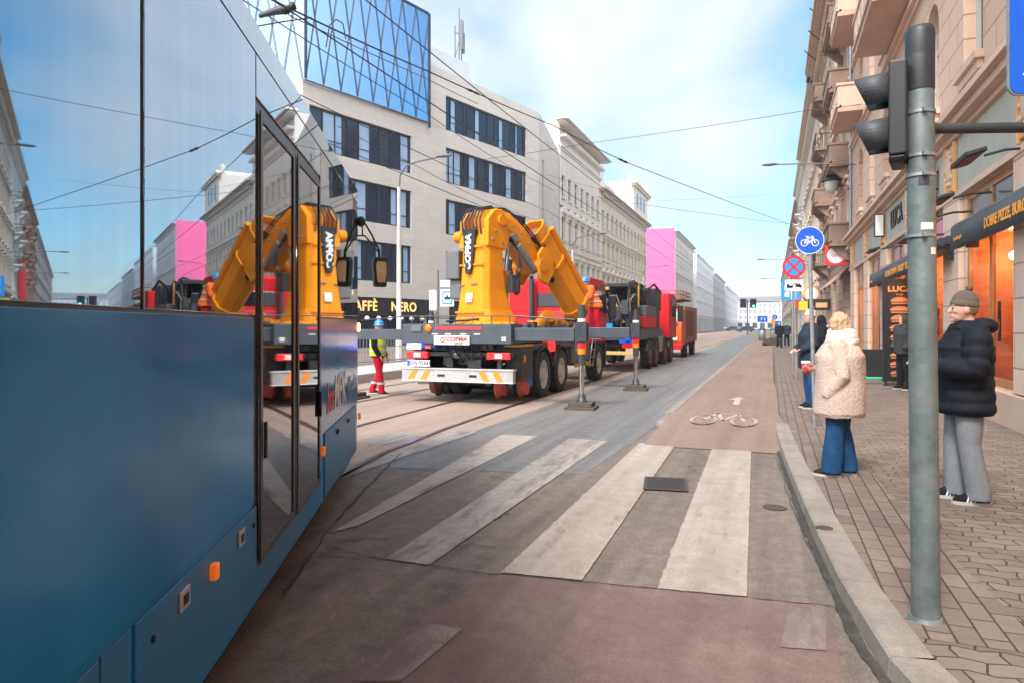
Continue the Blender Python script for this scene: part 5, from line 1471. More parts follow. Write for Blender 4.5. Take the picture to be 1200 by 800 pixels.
# beige locker, side guard, steps
MB().box(1.20, 1.28, 4.62, 5.5, .92, 1.26).build('locker', K['beige'], t1, None, None, .01)
MB().box(.9, 1.2, 4.55, 6.3, .62, 1.2).build('fuel_tank', K['grey_box'], t1, None, None, .06)
MB().box(1.21, 1.25, 4.6, 6.2, .52, .62).build('side_guard', K['yellow_dark'], t1)
MB().box(1.08, 1.22, 2.32, 2.92, 1.0, 1.27).build('red_reflector', K['lamp_red'], t1, None, None, .01)
st_ = MB()
for i in range(4): st_.tube([(1.26, 5.95 + .12 * i, .5 + .22 * i), (1.26, 6.35 + .12 * i, .5 + .22 * i)], .016, 6)
st_.tube([(1.26, 5.95, .45), (1.26, 6.4, 1.3)], .018, 6).tube([(1.26, 6.35, .45), (1.26, 6.8, 1.3)], .018, 6)
st_.build('step_ladder', K['galv'], t1)
# red cab
c1, zc_, ze_ = cab_body(t1, 6.15, 8.25, 1.24, 1.12, 3.0, K['red'])
MB().box(-.35, .5, 6.13, 6.152, 2.15, 2.55).build('rear_window', K['glass_dark'], c1, None, None, .01)
ex = MB().cyl((-.45, 5.95, 1.3), (-.45, 5.95, 2.95), .08, n=12).cyl((-.45, 5.95, 2.95), (-.45, 5.9, 3.05), .06, n=10); ex.build('exhaust', K['dark_steel'], t1)
MB().lathe((-1.0, 6.14, 2.62), [(0, -.06), (.09, -.05), (.1, 0)], 16, 0, 'y').build('cab_lamp', K['black'], c1)
MB().box(-.55, 1.05, 6.12, 6.149, 1.2, 2.02).build('cab_rear_panel', mat('faded_red', (.5, .03, .04), .5, var=.1), c1, None, None, .02)
MB().cyl((-.95, 6.7, 3.0), (-.95, 6.7, 3.14), .09, n=14).build('beacon', K['white'], c1)
gr_ = MB().box(-1.2, 1.2, 8.2, 8.4, .35, 1.1).build('front_bumper', K['black'], t1, None, None, .04)
# yellow gear between mast and cab
yg = MB()
yg.cyl((.25, 4.7, 1.62), (.55, 4.5, 1.86), .2, n=14).box(-.1, .75, 4.6, 5.1, 1.6, 1.75).box(.75, 1.0, 4.8, 5.3, 1.6, 1.8)
yg.tube([(.95, 5.2, 1.6), (.95, 5.2, 1.98), (1.2, 5.4, 1.98), (1.2, 5.4, 1.6)], .03, 8)
yg.build('winch', K['yellow'], t1, None, None, .02)
wb_ = MB().ball((.98, 5.0, 1.68), (.22, .15, .07), 14, 8); wb_.build('rope_bundle', K['white'], t1)
# crane: base, mast, arms
MY = 1.42
cr_ = MB()
cr_.lathe((0, MY, 1.4), [(.0, 0), (.78, 0), (.8, .16), (.72, .24), (.66, .3), (0, .3)], 32)
base = cr_.build('crane_base', K['yellow'], t1)
bk = MB()
for k in range(20):
    a = 2 * PI * k / 20; bk.cyl((.74 * math.cos(a), MY + .74 * math.sin(a), 1.6), (.74 * math.cos(a), MY + .74 * math.sin(a), 1.66), .02, n=6)
bk.build('base_bolts', K['dark_steel'], base)
EA = R(20); ex_ = Vector((math.sin(EA), math.cos(EA), 0)); en = Vector((math.cos(EA), -math.sin(EA), 0))
def cp(s, z, n=0): return Vector((0, MY, 0)) + ex_ * s + en * n + Vector((0, 0, z))
ms = MB()
rows = []
for z, w, d0, d1 in ((1.68, .56, -.5, .6), (1.95, .49, -.46, .48), (2.4, .44, -.43, .34), (3.0, .42, -.40, .28), (3.45, .41, -.38, .26), (3.7, .4, -.34, .3), (3.78, .36, -.3, .32)):
    ch = .12
    rows.append([cp(d0, z, -w + ch), cp(d0, z, w - ch), cp(d0 + ch, z, w), cp(d1 - ch, z, w), cp(d1, z, w - ch), cp(d1, z, -w + ch), cp(d1 - ch, z, -w), cp(d0 + ch, z, -w)])
v = [p for r_ in rows for p in r_]
ms.add(v, [(i * 8 + k, i * 8 + (k + 1) % 8, (i + 1) * 8 + (k + 1) % 8, (i + 1) * 8 + k) for i in range(len(rows) - 1) for k in range(8)])
ms.poly(rows[0]); ms.poly(rows[-1])
mast = ms.build('mast', K['yellow'], t1, None, None, .03, 3)
hd = MB()
for n_ in (-.44, .30):
    prof = [(-.36, 3.35), (.28, 3.3), (.36, 3.6), (.3, 4.0), (.12, 4.2), (-.12, 4.18), (-.34, 3.95)]
    hd.extrude([cp(s, z, n_) for s, z in prof], en * .14)
hd.build('mast_head', K['yellow'], mast, None, None, .02)
MB().cyl(cp(.08, 3.95, -.5), cp(.08, 3.95, .5), .12, n=18).build('main_pivot', K['yellow'], mast)
MB().cyl(cp(-.25, 3.62, -.62), cp(-.25, 3.62, -.4), .13, n=18).build('side_pivot', K['yellow'], mast)
bdg = MB().extrude([cp(-.40 - .0, 3.75, -.24), cp(-.40, 3.75, .14), cp(-.425, 3.0, .08), cp(-.45, 2.75, .02), cp(-.45, 2.75, -.12), cp(-.425, 3.0, -.18)], ex_ * -.05)
bg_ = bdg.build('badge_plate', K['black'], mast, None, None, .015)
ymx = (Vector((0, 0, 1)) + ex_ * .035).normalized()
lettering('COPMA', .23, K['white'], bg_, cp(-.475, 3.22, -.05), ymx, -en, .002, .15, 'CENTER', 1.0, 1.0, .012)
MB().box(-.1, .1, -.005, .005, -.1, .1).build('sticker', K['white'], mast, cp(-.475, 2.22, -.02), (R(-8), 0, -EA))
for z, nx in ((2.5, -.3), (2.52, .1)): MB().box(-.09, .09, -.004, .004, -.015, .015).build('sticker', K['grey_box'], mast, cp(-.45, z, nx), (R(-8), 0, -EA))
hs2 = MB()
for k in range(6):
    n_ = -.3 + .11 * k
    hs2.tube([cp(-.38, 3.62, n_), cp(-.42, 3.95, n_), cp(-.25, 4.22, n_ * .9), cp(.0, 4.28, n_ * .8), cp(.2, 4.2, n_ * .7)], .022, 8)
hs2.build('hydraulic_hoses', K['black'], mast)
# control cabinet on the left of the mast
gbx = MB().box(-.82, -.5, MY - .3, MY + .3, 2.65, 3.3).box(-.78, -.5, MY - .2, MY + .2, 2.2, 2.65)
gbx.build('control_cabinet', K['grey_box'], mast, None, None, .03)
# first arm: an arched box beam from the mast head to the elbow
def beam(pts, w, m, name, parent, bev=.025):
    """pts: list of (s, z, half height) along the crane plane"""
    b_ = MB(); rows = []
    P_ = [Vector((p[0], p[1])) for p in pts]
    for i, p in enumerate(P_):
        t_ = (P_[min(i + 1, len(P_) - 1)] - P_[max(i - 1, 0)]).normalized(); n_ = Vector((-t_.y, t_.x)); h = pts[i][2]
        u, l = p + n_ * h, p - n_ * h
        rows.append([cp(u.x, u.y, -w * .8), cp(u.x, u.y, w * .8), cp((u.x * .7 + l.x * .3), (u.y * .7 + l.y * .3), w), cp((u.x * .3 + l.x * .7), (u.y * .3 + l.y * .7), w), cp(l.x, l.y, w * .75), cp(l.x, l.y, -w * .75), cp((u.x * .3 + l.x * .7), (u.y * .3 + l.y * .7), -w), cp((u.x * .7 + l.x * .3), (u.y * .7 + l.y * .3), -w)])
    v = [q for r_ in rows for q in r_]
    b_.add(v, [(i * 8 + k, i * 8 + (k + 1) % 8, (i + 1) * 8 + (k + 1) % 8, (i + 1) * 8 + k) for i in range(len(rows) - 1) for k in range(8)])
    b_.poly(rows[0]); b_.poly(rows[-1])
    return b_.build(name, m, parent, None, None, bev, 2)
arm1 = beam([(-.1, 4.0, .18), (.15, 4.02, .24), (.55, 3.95, .26), (1.0, 3.70, .27), (1.4, 3.34, .26), (1.72, 2.98, .22)], .27, K['yellow'], 'main_arm', t1)
MB().cyl(cp(1.62, 3.05, -.44), cp(1.62, 3.05, .44), .16, n=18).build('elbow_pin', K['yellow'], arm1)
MB().cyl(cp(.62, 3.62, -.4), cp(.62, 3.62, .4), .1, n=16).build('lift_pin', K['galv'], arm1)
for n_ in (-.2, .2):
    lc = MB().cyl(cp(.42, 1.95, n_), cp(.50, 2.85, n_), .1, n=16).build('lift_cylinder', K['yellow'], t1)
    MB().cyl(cp(.50, 2.85, n_), cp(.6, 3.6, n_), .05, n=14).build('piston_rod', K['chrome'], lc)
kc = MB().cyl(cp(.72, 3.45, .36), cp(1.3, 2.95, .36), .09, n=14).build('knuckle_cylinder', K['galv'], arm1)
st2 = MB().box(-.16, .16, -.004, .004, -.02, .02).build('sticker', K['black'], arm1, cp(1.0, 3.35, .305), (0, R(40), PI / 2 - EA))
lk = MB()
for n_ in (-.42, .34):
    lk.extrude([cp(1.45, 3.3, n_), cp(1.62, 3.5, n_), cp(1.95, 3.4, n_), cp(2.05, 2.9, n_), cp(1.8, 2.6, n_), cp(1.5, 2.7, n_)], en * .08)
lk.build('knuckle_link', K['yellow'], arm1, None, None, .015)
# folded telescopic boom, sloping down towards the cab
b0, b1 = Vector((1.62, 3.96)), Vector((3.6, 2.0))
bt = (b1 - b0).normalized(); bn = Vector((-bt.y, bt.x))
def bp_(u, h, n_): 
    q = b0 + bt * u + bn * h
    return cp(q.x, q.y, n_)
def hexsec(u, s): return [bp_(u, .30 * s, -.2 * s), bp_(u, .30 * s, .2 * s), bp_(u, .12 * s, .29 * s), bp_(u, -.16 * s, .29 * s), bp_(u, -.32 * s, .1 * s), bp_(u, -.32 * s, -.1 * s), bp_(u, -.16 * s, -.29 * s), bp_(u, .12 * s, -.29 * s)]
LBm = (b1 - b0).length
bb = MB()
A_, B_, C_, D_ = hexsec(0, 1.16), hexsec(LBm, 1.05), hexsec(0, 1.0), hexsec(.5, .98)
v = A_ + B_ + C_ + D_
for k in range(8):
    j = (k + 1) % 8
    bb.add(v, [(k, j, 8 + j, 8 + k), (k, j, 16 + j, 16 + k), (16 + k, 16 + j, 24 + j, 24 + k)])
bb.add(v, [tuple(range(24, 32)), tuple(range(8, 16))])
boom = bb.build('telescopic_boom', K['yellow'], t1, None, None, .012)
nz_ = MB(); E_ = hexsec(.16, .82); F_ = hexsec(LBm + .18, .72); v = E_ + F_
for k in range(8): nz_.add(v, [(k, (k + 1) % 8, 8 + (k + 1) % 8, 8 + k)])
nz_.add(v, [tuple(range(8)), tuple(range(8, 16))])
nz_.build('inner_section', K['rust'], boom)
MB().cyl(bp_(.35, .42, .22), bp_(LBm - .3, .40, .22), .085, n=14).build('telescope_cylinder', K['yellow'], boom)
MB().cyl(bp_(.35, .40, -.06), bp_(LBm - .1, .38, -.06), .05, n=12).build('piston_rod', K['chrome'], boom)
for u in (.28, 1.1, LBm - .25):
    cl = MB(); s1, s2 = hexsec(u, 1.22), hexsec(u + .09, 1.21); v = s1 + s2
    for k in range(8): cl.add(v, [(k, (k + 1) % 8, 8 + (k + 1) % 8, 8 + k)])
    cl.add(v, [tuple(range(8)), tuple(range(8, 16))])
    cl.build('boom_collar', K['yellow'], boom, None, None, .008)
for n_ in (-.13, .13):
    MB().cyl(bp_(1.35, -.33, n_), bp_(1.35, -.40, n_), .07, n=14).build('boom_roller', K['black'], boom)
MB().cyl(bp_(LBm + .05, -.2, -.26), bp_(LBm + .05, -.2, .26), .1, n=14).build('boom_tip', K['dark_steel'], boom)

for n_ in (-.05, .03, .11):
    MB().tube([cp(.1, 4.26, n_), cp(.5, 4.30, n_ + .05), cp(1.0, 4.10, n_ + .12), cp(1.4, 3.75, n_ + .2), cp(1.65, 3.45, .36), bp_(.5, .36, .2 - n_ * .3), bp_(1.4, .34, .12 - n_ * .4), bp_(LBm - .3, .33, .1 - n_ * .4)], .02, 8).build('boom_hose', K['black'], t1)
vb = MB().cbox(cp(.46, 2.55, .48), (.16, .3, .4), 0, Matrix.Rotation(-EA, 3, 'Z'))
vb.build('valve_block', K['dark_steel'], mast, None, None, .015)
for i in range(5):
    MB().tube([cp(.5, 2.75 - .08 * i, .56), cp(.62, 2.9, .58 - .02 * i), cp(.6, 3.3, .5), cp(.45, 3.6, .42 - .03 * i)], .014, 6).build('valve_hose', K['black'], mast)
for s_, z_ in ((-.1, 3.7), (.12, 3.45), (-.2, 3.5), (.2, 3.85)):
    MB().cyl(cp(s_, z_, .43), cp(s_, z_, .47), .03, n=8).build('bolt', K['galv'], mast)
for k_ in range(4):
    MB().cyl(cp(.3 + .3 * k_, 4.0 - .12 * k_ - .1 * (k_ > 2), .31), cp(.3 + .3 * k_, 4.0 - .12 * k_ - .1 * (k_ > 2), .345), .028, n=8).build('bolt', K['galv'], arm1)
for z_ in (1.9, 2.95, 3.35):
    w_ = {1.9: .56, 2.95: .475, 3.35: .45}[z_]
    MB().cbox(cp(-.43 if z_ > 2 else -.5, z_, 0), (.03, w_ * 1.5, .04), 0, Matrix.Rotation(PI / 2 - EA, 3, 'Z')).build('weld_strip', K['yellow'], mast)
MB().cbox(cp(.35, 3.52, .318), (.16, .02, .07), 0, Matrix.Rotation(R(8), 3, 'X')).build('decal', K['black'], arm1)
MB().tube([cp(-.5, 1.75, .3), cp(-.72, 1.72, .1), cp(-.78, 1.7, -.3), cp(-.6, 1.7, -.6)], .025, 8).build('base_hose', K['black'], base)
# ------------------------------------------------------------------ second lorry: black crane folded behind a red cab
t2 = thing('crane_truck', 'second truck in the row with black and yellow folded loading crane and red cab', 'truck', (-5.62, 23.2, 0), R(-1))
b = MB()
b.box(-.45, -.36, .25, 9.4, .78, 1.06).box(.36, .45, .25, 9.4, .78, 1.06)
for yy in (.3, 1.2, 3.3, 5.0, 6.5, 8.6): b.box(-.36, .36, yy, yy + .12, .8, 1.02)
b.build('chassis', K['black'], t2)
for s in (-1, 1):
    for yy in (2.9, 4.25): wheel(t2, s * 1.1, yy, .54, .32, s, rimm='rust'); fender(t2, s * 1.05 - .2, s * 1.05 + .2, yy, .62)
    for yy in (6.4, 8.0): wheel(t2, s * 1.1, yy, .52, .32, s, rimm='rust'); fender(t2, s * 1.05 - .2, s * 1.05 + .2, yy, .60)
MB().box(-1.25, 1.25, -.05, .08, .62, .74).build('rear_bumper', mat('yellow_bar', (.6, .4, .12), .5, var=.15), t2, None, None, .01)
lb = MB().box(-1.2, 1.2, .1, .16, .9, 1.0).build('light_bar', K['black'], t2)
for x in (-1.2, .8): MB().box(x, x + .4, .03, .1, .85, 1.0).build('tail_lamp', K['lamp_red'], lb, None, None, .01)
MB().box(-1.2, 1.2, -.05, 5.9, 1.1, 1.5).build('bed', K['slate_steel'], t2, None, None, .02)
MB().box(-.9, .5, -.1, -.052, 1.52, 1.68).box(-.95, .55, -.08, .3, 1.5, 1.52).build('blue_board', K['sky_sign'], t2)
dr = MB(); random.seed(8)
for i in range(60):
    x = random.uniform(-1.15, 1.05); yy = random.uniform(.0, 1.5); h = random.uniform(.1, .5); w = random.uniform(.06, .28)
    z = 1.5 + random.random() * .5
    dr.box(x, x + w, yy, yy + w, z, z + h)
for i in range(16):
    x = random.uniform(-1.1, 1.1); dr.tube([(x, .2, 1.5), (x + random.uniform(-.3, .3), .1, 2.1), (x + random.uniform(-.3, .3), .5, 2.7), (x, 1.2, 2.5)], .025, 6)
dr.build('machinery', K['dark_steel'], t2)
yb_ = MB().box(-.8, .2, .1, .35, 2.38, 2.52).box(-.7, .3, 0.2, .5, 2.85, 2.95).cbox((.62, .3, 2.1), (.12, .12, .9), 0, Matrix.Rotation(R(-24), 3, 'Y'))
yb_.cbox((-.5, .3, 2.0), (.1, .1, .8), 0, Matrix.Rotation(R(24), 3, 'Y')).box(-.2, .1, .15, .4, 1.7, 1.82)
yb_.build('yellow_arm', K['yellow_dark'], t2, None, None, .02)
MB().box(-1.1, 1.0, .3, 2.6, 2.95, 3.1).build('crane_frame', K['black'], t2, None, None, .02)
fr = MB()
for x in (-1.05, -.1, .95):
    for yy in (.35, 1.4, 2.5): fr.box(x, x + .08, yy, yy + .08, 1.5, 2.95)
fr.build('frame_post', K['black'], t2)
lat = MB()
for i in range(6): lat.tube([(.72, 1.4 + .0 * i, 1.6 + .22 * i), (1.08, 1.5, 1.6 + .22 * i)], .02, 6)
lat.tube([(.72, 1.4, 1.5), (.72, 1.4, 3.05)], .03, 6).tube([(1.08, 1.5, 1.5), (1.08, 1.5, 3.05)], .03, 6)
lat.build('ladder', K['yellow_dark'], t2)
bc = MB(); bc.tube([(.1, 2.2, 1.5), (.15, 2.3, 2.9), (.5, 3.2, 3.15), (.9, 4.2, 2.3), (1.0, 4.9, 1.9)], [.3, .26, .24, .2, .16], 8)
bc.box(.35, 1.1, 2.9, 3.8, 2.3, 3.05).tube([(-.6, 3, 1.5), (-.6, 3.4, 3.0), (-.2, 5, 3.1)], [.22, .2, .16], 8)
bc.box(-1.15, .3, 3.0, 4.6, 1.5, 2.9).box(-1.1, 1.0, 4.7, 6.4, 1.5, 2.75).box(.35, 1.2, 4.3, 5.6, 2.2, 3.1)
for i in range(5): bc.tube([(-1 + .5 * i, 2.7, 2.0), (-.9 + .5 * i, 2.65, 2.9), (-.7 + .5 * i, 3.4, 3.2), (-.6 + .5 * i, 4.4, 2.9)], .05, 6)
bc.build('loading_crane', K['black'], t2, None, None, .02)
MB().cyl((.5, 2.6, 2.4), (.9, 2.5, 2.7), .14, n=12).build('slew_motor', K['red'], t2)
MB().box(.6, 1.24, 2.0, 4.2, 1.52, 1.95).build('red_locker', K['red'], t2, None, None, .03)
MB().box(.6, 1.245, 2.0, 4.2, 1.96, 2.35).build('grey_locker', K['grey_box'], t2, None, None, .03)
c2, _, _ = cab_body(t2, 7.4, 9.6, 1.24, 1.05, 3.05, K['red'])
MB().box(1.0, 1.22, 4.9, 5.9, .55, 1.2).build('fuel_tank', K['galv'], t2, None, None, .05)
MB().box(-.5, .2, .3, .6, .85, 1.05).build('air_tank', K['galv'], t2, None, None, .05)
lg = MB().cyl((1.05, -.1, 1.1), (1.05, -.1, 1.3), .12, n=12).box(.75, 1.4, -.16, -.05, 1.02, 1.12); lg.build('blue_lamp_bracket', K['blue_sign'], t2)

# ------------------------------------------------------------------ third vehicle: orange tower wagon
t3 = thing('tower_wagon', 'boxy orange overhead line maintenance truck with a work platform on its roof', 'truck', (-5.3, 35.2, 0), R(-1.2)); t3.scale = (.86, .86, .86)
MB().box(-.45, .45, .2, 7.0, .55, .85).build('chassis', K['black'], t3)
for s in (-1, 1):
    for yy in (2.1, 5.6): wheel(t3, s * 1.05, yy, .48, .3, s, rimm='rust'); fender(t3, s * 1.0 - .2, s * 1.0 + .2, yy, .56, K['rust'])
b = MB().extrude([(-1.22, 0, .75), (-1.22, -.12, 1.0), (-1.22, -.1, 1.7), (-1.22, .12, 2.85), (-1.22, 1.3, 2.9), (-1.22, 1.3, .75)], (2.44, 0, 0))
c3 = b.build('cab', K['orange'], t3, None, None, .06, 3)
MB().extrude([(-1.0, -.085, 1.85), (1.0, -.085, 1.85), (.96, .085, 2.7), (-.96, .085, 2.7)], (0, -.02, 0)).build('windscreen', glass_mat('pale_windscreen', (.25, .33, .42), .1, .8), c3)
MB().box(-.9, .9, -.14, -.1, .95, 1.3).build('grille', K['grey_box'], c3, None, None, .02)
for x in (-.98, .7): MB().box(x, x + .28, -.15, -.11, 1.02, 1.22).build('headlight', K['white'], c3, None, None, .03)
MB().box(-.3, .3, -.15, -.12, .82, .94).build('licence_plate', K['white'], c3)
MB().box(-.35, .35, -.12, -.1, 1.45, 1.66).build('emblem_panel', K['red'], c3)
MB().box(-1.24, 1.24, -.2, .2, .5, .8).build('front_bumper', K['red'], t3, None, None, .03)
bx3 = MB().box(-1.22, 1.22, 1.36, 7.0, .85, 3.05).build('box_body', mat('orange_brown_body', (.36, .13, .075), .6, var=.15, scale=2, dirt=.4, dirtcol=(.15, .08, .06)), t3, None, None, .03)
for yy in (1.9, 3.4, 3.95): MB().box(1.222, 1.24, yy, yy + 1.2, 1.2, 2.8).build('roller_shutter', K['rust'], bx3, None, None, .01)
pf = MB().box(-1.1, 1.1, .6, 5.0, 3.42, 3.5)
for x in (-1.05, 1.05):
    pf.tube([(x, .6, 3.95), (x, 5.0, 3.95)], .03, 6).tube([(x, .6, 3.72), (x, 5.0, 3.72)], .025, 6)
    for i in range(5): pf.tube([(x, .65 + i * 1.08, 3.5), (x, .65 + i * 1.08, 3.95)], .025, 6)
for yy in (.62, 4.98): pf.tube([(-1.05, yy, 3.95), (1.05, yy, 3.95)], .03, 6).tube([(-1.05, yy, 3.72), (1.05, yy, 3.72)], .025, 6)
pf.build('work_platform', K['rust'], t3)
MB().tube([(-.8, 1.0, 3.05), (.8, 3.5, 3.42)], .07, 8).tube([(.8, 1.0, 3.05), (-.8, 3.5, 3.42)], .07, 8).tube([(-.8, 3.5, 3.05), (.8, 1.0, 3.42)], .07, 8).build('scissor_lift', K['yellow'], t3)
for q_ in ((-.9, -.3, .4, .9, 3.06, 3.4), (.2, .7, .5, 1.1, 3.06, 3.45), (-.2, .1, 1.5, 2.1, 3.06, 3.35)): MB().box(*q_).build('lift_motor', K['yellow'], t3, None, None, .04)
# ================================================================== people
from mathutils import noise as mnoise
def fuse(b, voxel=.011, smooth=3, rough=0.0, rscale=20.0, fold=0.0, fscale=6.0, fstretch=(1, 1, .5)):
    """one continuous surface out of overlapping volumes"""
    me = bpy.data.meshes.new('tmp'); me.from_pydata([tuple(p) for p in b.v], [], b.f)
    bm = bmesh.new(); bm.from_mesh(me); bmesh.ops.remove_doubles(bm, verts=bm.verts, dist=1e-6); bmesh.ops.recalc_face_normals(bm, faces=bm.faces); bm.to_mesh(me); bm.free()
    o = bpy.data.objects.new('tmp', me); COL.objects.link(o)
    r = o.modifiers.new('r', 'REMESH'); r.mode = 'VOXEL'; r.voxel_size = voxel
    if smooth:
        s = o.modifiers.new('s', 'SMOOTH'); s.iterations = smooth; s.factor = .5
    dg = bpy.context.evaluated_depsgraph_get()
    out = bpy.data.meshes.new_from_object(o.evaluated_get(dg))
    COL.objects.unlink(o); bpy.data.objects.remove(o); bpy.data.meshes.remove(me)
    if rough or fold:
        nn = [v.normal.copy() for v in out.vertices]
        for v, n in zip(out.vertices, nn):
            d = 0
            if rough: d += rough * mnoise.noise(v.co * rscale)
            if fold: d += fold * mnoise.noise(Vector((v.co.x * fstretch[0], v.co.y * fstretch[1], v.co.z * fstretch[2])) * fscale)
            v.co += n * d
    out.polygons.foreach_set('use_smooth', [True] * len(out.polygons))
    return out
def cloth(name, me, m, parent):
    me.materials.clear(); me.materials.append(m)
    return link(name, me, parent)
def loft(b, secs, n=20, mat_=0):
    """secs: (cx, cy, z, rx, ry)"""
    v = []
    for cx, cy, z, rx, ry in secs:
        v += [(cx + rx * math.cos(2 * PI * k / n), cy + ry * math.sin(2 * PI * k / n), z) for k in range(n)]
    f = [(i * n + k, i * n + (k + 1) % n, (i + 1) * n + (k + 1) % n, (i + 1) * n + k) for i in range(len(secs) - 1) for k in range(n)]
    f += [tuple(range(n)), tuple(range((len(secs) - 1) * n, len(secs) * n))]
    return b.add(v, f, mat_)
def hand(b, w, d, up, s=1.0):
    """palm and five fingers at wrist w pointing along d (slightly curled towards -up)"""
    w = Vector(w); d = Vector(d).normalized(); up = Vector(up); up = (up - d * up.dot(d)).normalized(); sd_ = d.cross(up)
    b.ball(w + d * .045 * s, (.038 * s, .048 * s, .018 * s), 12, 8, 0, Matrix((sd_, d, up)).transposed())
    for i, (off, ln) in enumerate(((-.028, .068), (-.0095, .078), (.0095, .072), (.028, .056))):
        p = w + d * .078 * s + sd_ * off * s
        b.tube([p - d * .02 * s, p + d * ln * .4 * s, p + d * ln * .75 * s - up * .014 * s, p + d * ln * .9 * s - up * .035 * s], [.0095 * s, .009 * s, .0085 * s, .007 * s], 8)
    q = w + d * .03 * s - sd_ * .032 * s
    b.tube([q, q - sd_ * .022 * s + d * .022 * s - up * .01 * s, q - sd_ * .026 * s + d * .055 * s - up * .022 * s], [.013 * s, .0115 * s, .009 * s], 8)

def person(label, loc, face, H=1.74, arms=None, legs=None, lean=0.0, vox=.011, jacket=None, trousers=None, shoe=None, head='bare', headturn=0.0, group=None, hood=None, jlen=.75, jr=(.235, .185), wide=1.0, puff=0.0, hatm=None, hairm=None, jrough=0, trough=.006, collar=True, feet=.09, bodylean=None, armr=1.0):
    face = Vector(face); rz = math.atan2(-face.x, face.y)
    root = thing('person', label, 'person', loc, rz, group)
    k = H / 1.74
    def S(p):
        p = Vector(p) * k
        if lean and p.z > .92 * k: p.y += lean * (p.z - .92 * k); p.z -= abs(lean) * .35 * (p.z - .92 * k)
        return p
    arms = arms or {}
    aL = arms.get('L') or [(-.2, 0, 1.42), (-.25, -.03, 1.14), (-.23, .06, .9)]
    aR = arms.get('R') or [(.2, 0, 1.42), (.25, -.03, 1.14), (.23, .06, .9)]
    legs = legs or {}
    lL = legs.get('L') or [(-.09, 0, .92), (-.1, .02, .5), (-feet - .01, -.02, .09)]
    lR = legs.get('R') or [(.09, 0, .92), (.1, .02, .5), (feet + .01, -.02, .09)]
    # body
    b = MB()
    ht = Matrix.Rotation(headturn, 3, 'Z')
    hc = S((0, .015, 1.615))
    def hp(x, y, z): return hc + ht @ (Vector((x, y, z)) * k)
    b.ball(hc, (.074 * k, .094 * k, .112 * k), 24, 18, 0, ht)
    b.ball(hp(0, .034, -.062), (.054 * k, .058 * k, .055 * k), 18, 12, 0, ht)
    b.tube([hp(0, .082, .018), hp(0, .108, -.018), hp(0, .100, -.03)], [.010 * k, .0135 * k, .015 * k], 10)
    b.ball(hp(0, .078, .035), (.052 * k, .016 * k, .012 * k), 12, 8, 0, ht)
    b.ball(hp(0, .084, -.058), (.024 * k, .014 * k, .011 * k), 10, 8, 0, ht)
    b.ball(hp(0, .080, -.096), (.02 * k, .016 * k, .014 * k), 10, 8, 0, ht)
    for s in (-1, 1):
        b.ball(hp(s * .038, .062, -.02), (.022 * k, .022 * k, .018 * k), 10, 8, 0, ht)
        b.ball(hp(s * .076, -.006, -.01), (.012 * k, .024 * k, .033 * k), 10, 8, 0, ht)
    b.tube([S((0, -.03, 1.38)), hp(0, -.022, -.05)], [.062 * k, .054 * k], 14)
    v0 = len(b.v)
    loft(b, [(0, .0, .86, .15, .11), (0, 0, .95, .16, .115), (0, .0, 1.1, .135, .1), (0, 0, 1.28, .165, .115), (0, -.01, 1.40, .17, .09), (0, -.02, 1.47, .075, .06)])
    for i in range(v0, len(b.v)): b.v[i] = S(b.v[i])
    for a in (aL, aR): b.tube([S(p) for p in a], [.05 * k, .042 * k, .028 * k], 12)
    for l in (lL, lR): b.tube([S(p) for p in l], [.085 * k, .058 * k, .042 * k], 14); b.ball(S((l[2][0], l[2][1] + .05, l[2][2] - .052)), (.034 * k, .10 * k, .02 * k), 12, 8)
    for nm, a in (('L', aL), ('R', aR)):
        if arms.get('pocket' + nm): continue
        w, e = S(a[2]), S(a[1]); d = (w - e).normalized()
        hand(b, w, d, arms.get('up' + nm) or (0, 0, 1), k)
    body = cloth('body', fuse(b, max(.0075, vox * .8), 2), K['skin'], root)
    for s in (-1, 1):
        MB().ball(hp(s * .032, .0865, .006), (.011 * k, .006 * k, .007 * k), 10, 8).build('eye', K['eye'], body)
    # trousers
    t = MB()
    loft(t, [tuple(S((0, 0, z))[:3]) [:3] + (rx * k, ry * k) if False else (0, S((0, 0, z)).y, z * k, rx * k, ry * k) for z, rx, ry in ((.82, .165, .12), (.92, .18, .128), (1.0, .17, .12))])
    for l in (lL, lR):
        h, kn, an = [Vector(p) for p in l]
        bt_ = Vector((an.x, an.y, max(an.z - .045, .045)))
        t.tube([S(h + Vector((0, 0, .03))), S(h.lerp(kn, .5)), S(kn), S(kn.lerp(an, .5)), S(an + Vector((0, 0, .03))), S(bt_)], [.10 * k, .092 * wide * k, .076 * wide * k, .072 * wide * wide * k, .073 * wide * wide * k, .075 * wide * wide * k], 18)
    tr = cloth('trousers', fuse(t, vox, 2, 0, 1, trough, 9, (1, 1, .45)), trousers, root)
    # shoes
    for l in (lL, lR):
        an = Vector(l[2]); z0 = max(0, an.z - .09)
        sh = MB(); cx, cy = an.x, an.y
        sh.mx = Matrix.Translation(Vector((0, 0, 0)))
        loft(sh, [(cx, cy + .05, z0 + .004, .046, .135), (cx, cy + .05, z0 + .03, .05, .14), (cx, cy + .045, z0 + .055, .047, .13), (cx, cy + .02, z0 + .085, .043, .095), (cx, cy - .005, z0 + .125, .04, .055)])
        sh.v = [S(p) for p in sh.v]
        so = cloth('shoe', fuse(sh, .008, 2), shoe, root)
        sl = MB(); loft(sl, [(cx, cy + .05, z0 + .0, .05, .142), (cx, cy + .05, z0 + .028, .053, .146)]); sl.v = [S(p) for p in sl.v]
        sl.build('sole', K['sole'], so)
    # jacket
    j = MB()
    zb, rx, ry = jlen, jr[0], jr[1]
    secs = []
    nsec = 40
